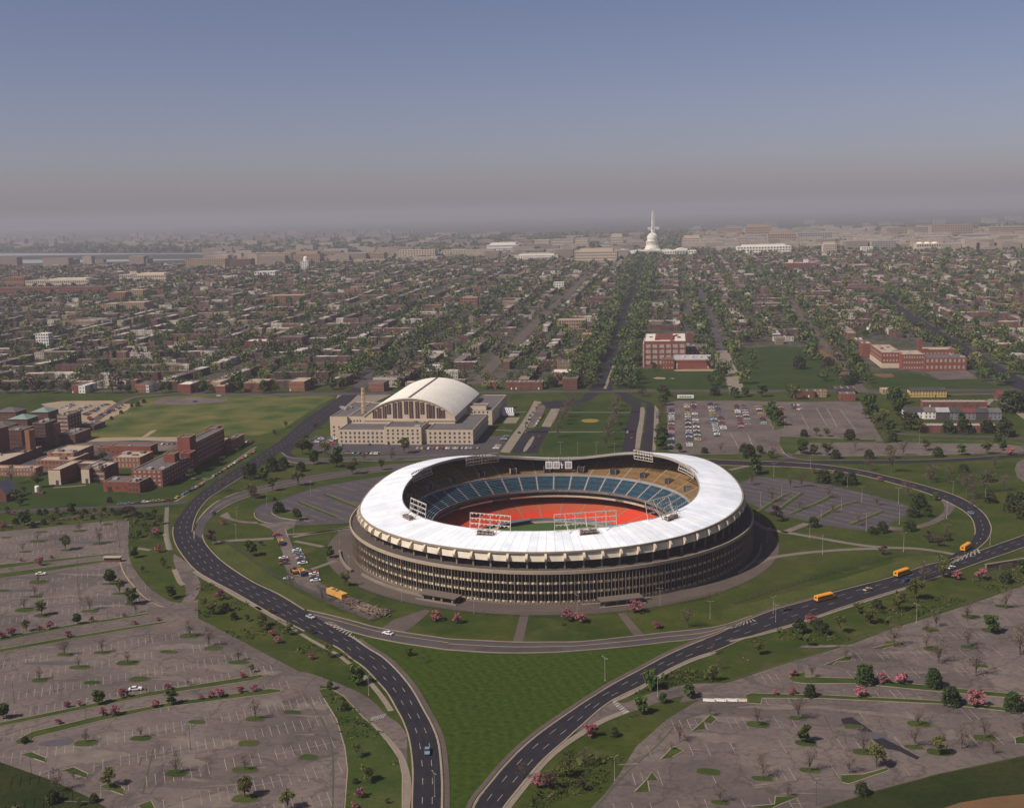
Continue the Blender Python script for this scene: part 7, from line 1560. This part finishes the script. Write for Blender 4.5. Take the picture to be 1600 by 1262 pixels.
for v, (kd, s) in POSTS.items():
    if not s: continue
    for t in s.split():
        x_, yb_, yt_ = (float(q) for q in t.split(',')); (a, b) = V(v, f'{x_},{yb_}')[0]; c = V(v, f'{x_},{yt_}')[0][1]; P = G(a, b); h = min(max(hgt(P, c), 8), 16)/12.3
        e = ob('lamp_post', None, None, P, random.choice([0, .6, 1.2, 2.2])); e.scale = (h, h, h); me = LP[kd]
        ob('pole', me[0], e); ob('arm', me[1], e); ob('lamp_head', me[2], e); ob('arm', me[1], e, None, math.pi); ob('lamp_head', me[2], e, None, math.pi)
        later(e, 'silver double-armed lamp post' if kd == 0 else 'dark double-armed lamp post', region(a, b), 'lamp post', 'lamp posts around the stadium')

# ---------------------------------------------------------------- vehicles
TYRE = mat('tyre', (0.02, 0.02, 0.021), None, rough=0.8); CHROME = mat('chrome', (0.5, 0.5, 0.5), None, rough=0.25, metal=0.8)
PAINTS = {n: mat('car_paint_'+n.replace(' ', '_'), c, None, rough=0.35, spec=0.5) for n, c in {'white': (.72, .70, .66), 'silver': (.42, .42, .43), 'tan': (.42, .31, .19), 'brown': (.14, .085, .055), 'red': (.34, .04, .035), 'dark blue': (.03, .045, .10), 'black': (.02, .02, .022), 'green': (.04, .085, .05), 'pale blue': (.16, .24, .33), 'yellow': (.62, .40, .07), 'orange': (.55, .20, .04), 'maroon': (.13, .025, .03)}.items()}
def car_body(m, mi=0):
    P = [(-2.45, .34), (-2.5, .62), (-2.4, .86), (-1.2, .93), (1.15, .95), (2.35, .84), (2.5, .6), (2.45, .34)]; n = len(P); o = len(m.v)
    for y, k in ((-.9, 0), (.9, 0)): m.v += [(x, y*(1.0 if z < .8 else .95), z) for x, z in P]
    m.f += [tuple(o+i for i in range(n)), tuple(o+2*n-1-i for i in range(n))]+[(o+i, o+n+i, o+n+(i+1) % n, o+(i+1) % n) for i in range(n)]; m.m += [mi]*(n+2)
def car_cabin(m, mg, mr):
    lo = [(-1.75, -.82, .93), (1.0, -.82, .95), (1.0, .82, .95), (-1.75, .82, .93)]; hi = [(-1.15, -.66, 1.36), (.35, -.66, 1.38), (.35, .66, 1.38), (-1.15, .66, 1.36)]
    o = len(m.v); m.v += lo+hi; m.f += [(o, o+1, o+5, o+4), (o+1, o+2, o+6, o+5), (o+2, o+3, o+7, o+6), (o+3, o, o+4, o+7)]; m.m += [mg]*4
    m.box(-1.18, .38, -.69, .69, 1.36, 1.42, mr)
def wheel_mesh():
    m = MB(); m.lathe([(.05, -.1), (.2, -.1), (.33, -.09), (.33, .09), (.2, .1), (.05, .1)], 14); m.v = [(v[0], v[2], v[1]) for v in m.v]; return m.mesh('wheel', TYRE)
WHEEL = wheel_mesh()
CARM = {}
def lot_car(col):
    if col not in CARM:
        m = MB(); car_body(m); car_cabin(m, 1, 0)
        for x in (-1.5, 1.5):
            for y in (-.82, .82): m.tube((x, y-.1, .33), (x, y+.1, .33), .33, .33, 8, 2)
        CARM[col] = m.mesh('car', [PAINTS[col], GLASS_D, TYRE])
    return CARM[col]
def big_car(P, rz, col, label):
    e = thing('car', label, 'car', P, rz); m = MB(); car_body(m); m.build('body', PAINTS[col], e); m = MB(); car_cabin(m, 0, 1); m.build('cabin', [GLASS_D, PAINTS[col]], e)
    for x in (-1.5, 1.5):
        for y in (-.84, .84): ob('wheel', WHEEL, e, (x, y, .33))
    for y in (-.6, .6):
        m = MB(); m.box(2.44, 2.53, y-.18, y+.18, .55, .75); m.build('headlight', CHROME, e)
    for x in (-2.52, 2.5): m = MB(); m.box(x-.06, x+.06, -.85, .85, .38, .52); m.build('bumper', CHROME, e)
    return e
NCAR = [0]; CREST = []
def park(P, rz, col, place):
    if NCAR[0] >= 292: CREST.append((P.copy(), rz, col)); return
    e = ob('parked_car', lot_car(col), None, (P.x, P.y, P.z+.06), rz); s = random.uniform(.92, 1.05); e.scale = (s, s, s); NCAR[0] += 1; later(e, f'{col} car', place, 'car', 'cars parked around the stadium')
CW = ['white']*6+['silver']*5+['tan']*4+['brown']*3+['red']*3+['dark blue']*4+['black']*3+['green']*2+['pale blue']*3+['maroon']*2+['yellow']
def row(view, s, n, place, occ=.9, turn=90, jit=.25):
    p, q = V(view, s); A_, B_ = G(*p), G(*q); d = B_-A_; rz = math.atan2(d.y, d.x)+R_(turn); L = d.length
    n = n or int(L/2.75)
    for i in range(n):
        if random.random() > occ: continue
        park(A_.lerp(B_, (i+.5)/n)+Vector((random.uniform(-jit, jit), random.uniform(-jit, jit), 0)), rz+random.choice([0, math.pi])+random.gauss(0, .02), random.choice(CW), place)
row('ZG', '1110,690 1590,400', 15, 'parked along the street below the long wing', .8, 0, .1); row('ZG', '690,940 1000,775', 9, 'parked along the lower street kerb', .85, 0, .1)
row('ZG', '30,1012 640,955', 7, 'at the street corner by the hospital lawn', .9, 0, .3); row('ZG', '1430,290 1600,300', 6, 'beside the brick annex', .8); row('ZG', '430,325 680,320', 8, 'in the hospital yard', .7)
row('Z8', '848,368 888,465', 10, 'in the service yard beside the lawn', .95); row('Z8', '770,420 800,560', 8, 'along the left side of the service yard', .7); row('Z8', '725,270 760,330', 4, 'at the top of the service yard', .8); row('Z8', '952,505 965,570', 5, 'in the service yard near the trucks', 1)
FL = 'in far car park'
row('ZM', '966,572 962,850', 34, f'{FL}, leftmost file', .85)
row('ZM', '1065,545 1085,835', 40, f'{FL}, row two, left file', .82); row('ZM', '1108,545 1140,795', 38, f'{FL}, row two, right file', .8)
row('ZM', '1218,550 1268,770', 30, f'{FL}, row three, left file', .8); row('ZM', '1262,545 1310,725', 26, f'{FL}, row three, right file', .75)
row('ZM', '1392,560 1425,715', 18, f'{FL}, row four, left file', .85); row('ZM', '1440,560 1470,695', 16, f'{FL}, row four, right file', .8)
row('ZR', '88,490 128,605', 14, f'{FL}, file beside the trees', .8); row('ZR', '278,485 325,485', 5, 'behind the far car park trees', 1); row('ZR', '290,500 340,512', 4, 'behind the far car park trees', 1); row('ZR', '205,490 230,515', 4, 'right of the trees in the far car park', 1)
row('ZA', '690,595 1130,592', 30, 'in the second row before the armory', .8); row('ZA', '770,560 1110,556', 20, 'against the armory wall', .6); row('ZA', '215,572 420,570', 9, 'against the armory wall', .4); row('ZA', '260,622 470,628', 16, 'in the dark row behind the hedge', .85)
row('ZA', '1235,600 1315,508', 9, 'at the right end of the armory yard', .95); row('ZA', '55,555 110,520', 5, 'left of the armory', .9); row('ZA', '120,560 190,525', 6, 'left of the armory', .9); row('ZA', '140,575 200,555', 4, 'left of the armory', .8)
row('ZD', '985,400 690,860', 17, 'queuing on the pale drive by the tent', .85, 0, .9); row('ZD', '1062,550 930,745', 9, 'lined up under the trees by the drive', .9, 0)
HP = 'in sandy hospital car park'
row('ZQ', '520,432 625,385', 9, f'{HP}, first file', .8); row('ZQ', '630,458 750,398', 10, f'{HP}, second file', .8); row('ZQ', '715,478 905,385', 13, f'{HP}, third file', .8); row('ZQ', '845,480 1030,402', 12, f'{HP}, fourth file', .8)
row('ZQ', '505,425 610,378', 9, f'{HP}, first file', .85); row('ZQ', '615,450 735,392', 10, f'{HP}, second file', .85); row('ZQ', '700,472 890,378', 13, f'{HP}, third file', .85); row('ZQ', '830,475 1020,395', 13, f'{HP}, fourth file', .85)
for v, x_, y_, tx, ty, col, lab in (('Z8', 935, 782, 1010, 815, 'silver', 'pale green-grey car driving on the left parkway near the hatched nose'), ('Z8', 1395, 880, 1300, 860, 'white', 'white car driving on the grey loop road before the stadium'), ('Z8', 355, 165, 300, 210, 'black', 'dark car entering the parkway from the loop road'), ('Z3', 1020, 897, 1016, 1000, 'pale blue', 'blue car driving towards the bottom edge on the left parkway'),
                                ('Z1', 310, 571, 420, 565, 'white', 'lone white car in the second car park on the left'), ('Z2', 806, 297, 860, 292, 'white', 'white car beside the pink trees of the third car park'), ('Z6', 752, 774, 830, 752, 'tan', 'tan car driving between the yellow buses'), ('Z6', 962, 722, 1040, 700, 'dark blue', 'blue car driving beside the middle yellow bus'), ('Z6', 1310, 357, 1260, 325, 'pale blue', 'blue car on the right curve of the loop road'),
                                ('ZM', 95, 770, 110, 700, 'red', 'red car on the left mall drive'), ('ZM', 55, 838, 30, 890, 'black', 'black car on the left mall drive near the roof rim'), ('ZM', 703, 780, 715, 700, 'red', 'red car on the right mall drive'), ('ZM', 676, 742, 690, 680, 'silver', 'pale car on the right mall drive'), ('Z6', 1205, 655, 1270, 635, 'white', 'white car beyond the last bus on the parkway'),
                                ('ZP', 342, 619, 330, 619, 'white', 'white van-like car at the edge of the open field'), ('ZP', 305, 628, 300, 628, 'black', 'black car on the grey strip of the open field'), ('ZP', 1228, 954, 1262, 945, 'black', 'dark car on the right parkway ahead of the nearest bus')):
    P = G(*V(v, f'{x_},{y_}')[0]); Q = G(*V(v, f'{tx},{ty}')[0]); P.z += .14; big_car(P, math.atan2(Q.y-P.y, Q.x-P.x), col, lab)
m = MB(); cols = list(PAINTS)               # the rest of the parked cars, past the first three hundred
for P, rz, col in CREST:
    k = MB(); ci = cols.index(col); car_body(k, ci); car_cabin(k, len(cols), ci); M = Matrix.Translation((P.x, P.y, P.z+.1)) @ Matrix.Rotation(rz, 4, 'Z')
    o = len(m.v); m.v += [tuple(M @ Vector(v)) for v in k.v]; m.f += [tuple(i+o for i in f) for f in k.f]; m.m += k.m
if CREST: struct(m.build('more_parked_cars', [PAINTS[c] for c in cols]+[GLASS_D]), 'stuff')
# yellow buses
BUSY = mat('bus_yellow', (0.72, 0.30, 0.02), (0.66, 0.27, 0.02), 0.5, 0.45, spec=0.4)
def bus(P, rz, label):
    e = thing('school_bus', label, 'bus', P, rz, 'yellow buses on the right parkway'); m = MB()
    sec = [(-1.22, .5), (-1.25, 1.7), (-1.22, 2.55), (-.85, 2.95), (.85, 2.95), (1.22, 2.55), (1.25, 1.7), (1.22, .5)]; n = len(sec)
    for x in (-5.4, 4.0): m.v += [(x, y, z) for y, z in sec]
    m.f += [tuple(range(n)), tuple(range(2*n-1, n-1, -1))]+[(i, (i+1) % n, n+(i+1) % n, n+i) for i in range(n)]; m.m += [0]*(n+2); m.build('body', BUSY, e)
    m = MB(); m.add([(4.0, -1.05, .5), (5.6, -.95, .5), (5.6, .95, .5), (4.0, 1.05, .5), (4.0, -1.05, 1.6), (5.6, -.9, 1.35), (5.6, .9, 1.35), (4.0, 1.05, 1.6)], [(0, 1, 5, 4), (1, 2, 6, 5), (2, 3, 7, 6), (4, 5, 6, 7), (3, 2, 1, 0)]); m.build('hood', BUSY, e)
    for s in (-1, 1):
        for i in range(9): x = -4.9+.98*i; m = MB(); m.box(x-.36, x+.36, s*1.235-.04, s*1.235+.04, 1.8, 2.42); m.build('window', GLASS_D, e)
        for z in (1.05, 1.55): m = MB(); m.box(-5.35, 3.95, s*1.25-.02, s*1.25+.02, z, z+.09); m.build('stripe', TYRE, e)
    m = MB(); m.box(3.98, 4.06, -1.0, 1.0, 1.75, 2.55); m.build('windscreen', GLASS_D, e); m = MB(); m.box(-5.46, -5.38, -.5, .5, 1.7, 2.4); m.build('rear_window', GLASS_D, e)
    for x in (-3.3, 4.4):
        for y in (-1.05, 1.05): k = ob('wheel', WHEEL, e, (x, y, .5)); k.scale = (1.5, 1.5, 1.5)
    for x in (-5.55, 5.7): m = MB(); m.box(x-.08, x+.08, -1.15, 1.15, .45, .75); m.build('bumper', TYRE, e)
for x_, y_, tx, ty, lab in ((517, 825, 620, 800, 'yellow school bus nearest the stadium on the right parkway'), (938, 690, 1040, 655, 'yellow school bus in the middle of the three on the parkway'), (1285, 550, 1360, 500, 'yellow school bus farthest right where the loop road joins')):
    P = G(*V('Z6', f'{x_},{y_}')[0]); Q = G(*V('Z6', f'{tx},{ty}')[0]); P.z = .14; bus(P, math.atan2(Q.y-P.y, Q.x-P.x)+math.pi*0, lab)
# works vehicles of the service yard
ORNG = mat('works_yellow', (0.62, 0.33, 0.07), (0.5, 0.27, 0.07), 0.8, 0.5)
def truck(P, rz, label, dark=False):
    e = thing('dump_truck', label, 'truck', P, rz); m = MB(); m.box(1.5, 3.6, -1.1, 1.1, .7, 1.7); m.add([(1.6, -1.05, 1.7), (2.9, -1.05, 1.7), (2.9, 1.05, 1.7), (1.6, 1.05, 1.7), (1.7, -.95, 2.5), (2.5, -.95, 2.5), (2.5, .95, 2.5), (1.7, .95, 2.5)], [(0, 1, 5, 4), (1, 2, 6, 5), (2, 3, 7, 6), (3, 0, 4, 7), (4, 5, 6, 7)]); m.build('cab', ORNG if not dark else PAINTS['dark blue'], e)
    m = MB(); m.add([(-3.4, -1.2, 1.0), (1.3, -1.2, 1.0), (1.3, 1.2, 1.0), (-3.4, 1.2, 1.0), (-3.6, -1.3, 2.4), (1.3, -1.3, 2.4), (1.3, 1.3, 2.4), (-3.6, 1.3, 2.4), (-3.3, -1.1, 2.4), (1.1, -1.1, 2.4), (1.1, 1.1, 2.4), (-3.3, 1.1, 2.4), (-3.2, -1, 1.3), (1.1, -1, 1.3), (1.1, 1, 1.3), (-3.2, 1, 1.3)], [(0, 1, 5, 4), (1, 2, 6, 5), (2, 3, 7, 6), (3, 0, 4, 7), (4, 5, 9, 8), (5, 6, 10, 9), (6, 7, 11, 10), (7, 4, 8, 11), (8, 9, 13, 12), (9, 10, 14, 13), (10, 11, 15, 14), (11, 8, 12, 15), (12, 13, 14, 15)]); m.build('tipper', ORNG, e)
    for x in (-2.4, -1.2, 2.6):
        for y in (-1, 1): k = ob('wheel', WHEEL, e, (x, y, .5)); k.scale = (1.5, 1.8, 1.5)
for x_, y_, tx, ty, lab, dk in ((758, 345, 775, 385, 'yellow dump truck with dark cab at the yard entrance', True), (885, 525, 910, 560, 'yellow dump truck with blue cab in the service yard', True)):
    P = G(*V('Z8', f'{x_},{y_}')[0]); Q = G(*V('Z8', f'{tx},{ty}')[0]); P.z = .1; truck(P, math.atan2(Q.y-P.y, Q.x-P.x), lab, dk)
P = G(*V('Z8', '840,515')[0]); P.z = .1; e = thing('wheel_loader', 'yellow wheel loader with raised bucket in the service yard', 'loader', P, 2.2)
m = MB(); m.box(-2.6, .2, -1, 1, .8, 1.9); m.box(.3, 1.8, -.7, .7, .8, 1.4); m.build('chassis', ORNG, e); m = MB(); m.box(-1.2, .1, -.75, .75, 1.9, 3.1); m.build('cab', [GLASS_D], e); m = MB(); m.beam((1, -.6, 1.3), (3.4, -.6, 1.0), .2, .3); m.beam((1, .6, 1.3), (3.4, .6, 1.0), .2, .3); m.build('arm', ORNG, e)
m = MB(); m.add([(3.3, -1.3, .3), (4.3, -1.3, .2), (3.3, -1.3, 1.5), (3.3, 1.3, .3), (4.3, 1.3, .2), (3.3, 1.3, 1.5)], [(0, 1, 2), (5, 4, 3), (0, 3, 4, 1), (0, 2, 5, 3)]); m.build('bucket', RUST, e)
for x in (-1.7, 1.4):
    for y in (-1.1, 1.1): k = ob('wheel', WHEEL, e, (x, y, .75)); k.scale = (2.3, 2.6, 2.3)
P = G(*V('Z8', '1092,660')[0]); Q = G(*V('Z8', '1140,680')[0]); P.z = .1; e = thing('works_trailer', 'long yellow flat-topped trailer with two dark hatches in the yard', 'trailer', P, math.atan2(Q.y-P.y, Q.x-P.x))
m = MB(); m.box(-6.5, 6.5, -1.6, 1.6, .9, 3.0); m.box(-6.7, 6.7, -1.7, 1.7, 3.0, 3.2); m.build('body', ORNG, e)
for x in (-2.8, 0.2): m = MB(); m.box(x-.7, x+.7, -.7, .9, 3.2, 3.6); m.build('hatch', RUST, e)
for x in (-4.8, -3.6, 4.2):
    for y in (-1.3, 1.3): k = ob('wheel', WHEEL, e, (x, y, .45)); k.scale = (1.35, 1.6, 1.35)
def heap(v, s, nm, label, cat, material, n, size, ang=.6):
    P = G(*V(v, s)[0]); P.z = .08; e = ob(nm, None, None, P); tag(e, label, cat); m = MB(); R = np.random.default_rng(n)
    for i in range(n):
        a = R.normal(0, 1, 2)*np.array([size, size*.45]); c, s_ = math.cos(ang), math.sin(ang); x, y = a[0]*c+a[1]*s_, -a[0]*s_+a[1]*c; z = R.uniform(0, 1)*max(0, 1.8-np.hypot(*(a/size))*.8); d = R.normal(0, 1, 3); d[2] *= .3; d = d/np.linalg.norm(d)*R.uniform(.8, 2.2); m.beam((x-d[0], y-d[1], z+.25), (x+d[0], y+d[1], z+.25+abs(d[2])*.4), R.uniform(.15, .5), R.uniform(.15, .5))
    m.build('scrap', material, e)
heap('Z8', '1165,690', 'scrap_heap', 'brown scrap heap behind the long yellow trailer', 'scrap heap', RUST, 90, 2.6); heap('Z8', '1300,745', 'timber_heap', 'pale timber and rubble heap at the yard end by the fence', 'rubble heap', mat('rubble', (.30, .22, .16), (.16, .11, .085), 1.0), 130, 4.6)
# fences
WIRE = mat('fence_wire', (0.09, 0.08, 0.075), None, rough=0.6)
def fence(nm, label, line, h, step=3.0, bars=6, dens=1.1):
    L = [Vector((p[0], p[1], float(zt(p[1])))) for p in line]; e = ob(nm, None, None, L[0]); tag(e, label, 'fence'); o = L[0]; pm, rm_ = MB(), MB()
    acc = 0
    for a, b in zip(L, L[1:]):
        d = (b-a).length; n = max(1, int(d/step))
        for i in range(n):
            p = a.lerp(b, i/n)-o; pm.box(p.x-.06, p.x+.06, p.y-.06, p.y+.06, p.z, p.z+h)
        k = max(2, int(d/dens))
        for z in (h*.98, h*.5, h*.06): rm_.beam(a-o+Vector((0, 0, z)), b-o+Vector((0, 0, z)), .06, .06)
        for i in range(k): p = a.lerp(b, i/k)-o; q = a.lerp(b, min(1, (i+1)/k))-o; rm_.beam(p+Vector((0, 0, .1)), q+Vector((0, 0, h-.05)), .045, .045); rm_.beam(p+Vector((0, 0, h-.05)), q+Vector((0, 0, .1)), .045, .045)
    pm.build('post', WIRE, e)['kind'] = 'stuff'; rm_.build('wire_mesh', WIRE, e)
fence('chain_fence', 'dark chain fence along the lower edge of the service yard', smooth_line([tuple(G(*p)) for p in V('Z8', '780,500 832,592 1000,672 1130,735 1275,800 1345,775 1432,735')], 4), 3.0, dens=.6)
fence('plaza_fence', 'dark chain fence curving round the plaza before the stadium', [(122.8*math.cos(t), 122.8*math.sin(t)) for t in np.radians(np.arange(228, 318, 2))], 2.2)
fence('lawn_fence', 'long dark fence across the lawn below the right path', smooth_line([tuple(G(*p)) for p in V('Z6', '20,850 200,790 500,700 800,620 960,585 1160,572')], 5), 1.9, dens=1.4)
fence('meadow_fence', 'dark fence across the lawn beside the left parkway', smooth_line([tuple(G(*p)) for p in V('Z8', '440,335 560,420 700,520 815,600')], 4), 1.9, dens=1.4)
fence('school_fence', 'chain fence round the school field beyond the mall', [tuple(G(*p)) for p in V('ZE', '165,855 205,570')]+[tuple(G(*p)) for p in V('ZE', '210,560 330,550')], 3.0)
# barriers, booth, trailer, tents
for x_, i in ((85, 0), (140, 1), (193, 2), (240, 3)):
    P = G(*V('Z5', f'{x_},353')[0]); e = ob('traffic_barrier', None, None, P, -.02); m = MB(); m.add([(-1.9, -.35, 0), (1.9, -.35, 0), (1.9, .35, 0), (-1.9, .35, 0), (-1.9, -.12, .35), (1.9, -.12, .35), (1.9, .12, .35), (-1.9, .12, .35), (-1.9, -.09, 1.0), (1.9, -.09, 1.0), (1.9, .09, 1.0), (-1.9, .09, 1.0)], [(0, 1, 5, 4), (1, 2, 6, 5), (2, 3, 7, 6), (3, 0, 4, 7), (4, 5, 9, 8), (5, 6, 10, 9), (6, 7, 11, 10), (7, 4, 8, 11), (8, 9, 10, 11)]); m.build('block', WHITEW if i < 3 else CREAM, e); m = MB(); m.box(-1.5, -1.2, -.37, .37, .02, .12); m.box(1.2, 1.5, -.37, .37, .02, .12); m.build('slot', DARKW, e); e.scale = (1.1, .95, .95)
    later(e, 'white concrete barrier', 'across the entrance of the right car park', 'barrier', 'barriers at the right car park entrance')
P = G(*V('Z1', '855,470')[0]); e = thing('ticket_booth', 'long pale-roofed ticket booth at the left car park entrance', 'booth', P, .08); m = MB(); m.box(-4.2, 4.2, -1, 1, 0, 2.3); m.build('wall', BRICK_D, e); m = MB(); m.box(-4.7, 4.7, -1.5, 1.5, 2.3, 2.6); m.build('roof', R_TAN, e)
for x in (-2.6, 0, 2.6): m = MB(); m.box(x-.8, x+.8, -1.05, -.99, 1.0, 1.9); m.build('window', PANE, e)
x0, x1, y, hh, gz = trace('ZE', 785, 985, 992, 946); e = thing('site_trailer', 'long white trailer with dark windows beside the far car park', 'trailer', ((x0+x1)/2, y, gz)); w2 = (x1-x0)/2; m = MB(); m.box(-w2, w2, 0, 3.4, .6, hh); m.box(-w2-.1, w2+.1, -.1, 3.5, hh, hh+.2); m.build('body', WHITEW, e)
for i in range(5): m = MB(); xx = -w2+3+(2*w2-6)*i/4; m.box(xx-.8, xx+.8, -.06, .01, hh*.45, hh*.8); m.build('window', PANE, e)
for x in (-w2*.5, w2*.5): k = ob('wheel', WHEEL, e, (x, .3, .35))
x0, x1, y, hh, gz = trace('ZD', 435, 590, 615, 470); e = thing('striped_tent', 'blue and white striped tent beside the armory', 'tent', ((x0+x1)/2, y, 0)); w2 = (x1-x0)/2
TW = mat('tent_cloth', (.72, .68, .66), None); TB = mat('tent_blue', (.06, .06, .16), None); m = MB(); n = 12
for i in range(n):
    a, b = -w2+2*w2*i/n, -w2+2*w2*(i+1)/n; za, zb_ = (1-abs((a+b)/2)/w2*.25)*hh, hh*.55
    m.add([(a, 0, hh*.55), (b, 0, hh*.55), (b*.75, 7, hh), (a*.75, 7, hh)], [(0, 1, 2, 3)], i % 2); m.add([(a, 14, hh*.55), (b, 14, hh*.55), (b*.75, 7, hh), (a*.75, 7, hh)], [(3, 2, 1, 0)], i % 2); m.add([(a, 0, hh*.55), (b, 0, hh*.55), (b, 0, hh*.12), (a, 0, hh*.12)], [(3, 2, 1, 0)], 0)
m.add([(-w2, 0, hh*.55), (-w2, 14, hh*.55), (-w2*.75, 7, hh)], [(0, 1, 2)]); m.add([(w2, 0, hh*.55), (w2, 14, hh*.55), (w2*.75, 7, hh)], [(0, 1, 2)]); m.build('canopy', [TW, TB], e); m = MB()
for x in (-w2, 0, w2):
    for yy in (0.05, 14): m.tube((x, yy, 0), (x, yy, hh*.55), .1, .1, 6)
m.build('pole', GALV, e)
x0, x1, y, hh, gz = trace('ZD', 415, 695, 650, 610); e = thing('flat_marquee', 'flat white marquee floor beside the striped tent', 'marquee', ((x0+x1)/2, y, 0)); w2 = (x1-x0)/2; m = MB(); m.box(-w2, w2, 0, 26, 0, .6); m.box(-w2+.5, w2-.5, .5, 25.5, .6, .75); m.build('platform', PAVE, e)
# retaining wall of the underpass at the right edge
P = G(*V('Z6', '1520,650')[0]); e = thing('retaining_wall', 'concrete retaining wall of the underpass at the right edge', 'wall', P, .5); m = MB(); m.box(-14, 14, 0, 1, 0, 3.2); m.box(-14.2, 14.2, -.2, 1.2, 3.2, 3.6); m.box(-6, 2, -.3, 0, 0, 2.4); m.build('wall', CONC, e)

# ---------------------------------------------------------------- haze
hz = MB(); hz.box(-35500, 35500, -35500, 35500, -4.2, 300); hm = bpy.data.materials.new('haze'); hm.use_nodes = True; nt = hm.node_tree; nt.nodes.clear()
pv = nt.nodes.new('ShaderNodeVolumePrincipled'); pv.inputs['Density'].default_value = HAZE_DENSITY; pv.inputs['Color'].default_value = HAZE_COLOR; pv.inputs['Anisotropy'].default_value = 0.0
no = nt.nodes.new('ShaderNodeOutputMaterial'); nt.links.new(pv.outputs[0], no.inputs['Volume']); struct(hz.build('haze', hm), 'stuff')
wrest()
# ---------------------------------------------------------------- labels: what it is, where it stands, and which of its neighbours it is
bpy.context.view_layer.update()
GR = {}
for o, d, pl in PENDING: GR.setdefault((d, pl), []).append(o)
for (d, pl), L in GR.items():
    fl = ' file' in pl; end = 'near end' if fl else 'left'; L.sort(key=lambda o: -pix(o.location)[1] if fl else pix(o.location)[0])
    for i, o in enumerate(L):
        n = len(L)
        o['label'] = f'{d} {pl}' if n == 1 else f"{'nearest' if fl else 'leftmost'} {d} {pl}" if i == 0 else f"{'farthest' if fl else 'rightmost'} {d} {pl}" if i == n-1 else f'{d} {pl}, {ordinal(i)} from the {end}'
print('trees', TREES_N, 'cars', NCAR, 'houses', HCOUNT, n_ind, 'units', len(units), 'objects', len(bpy.data.objects))
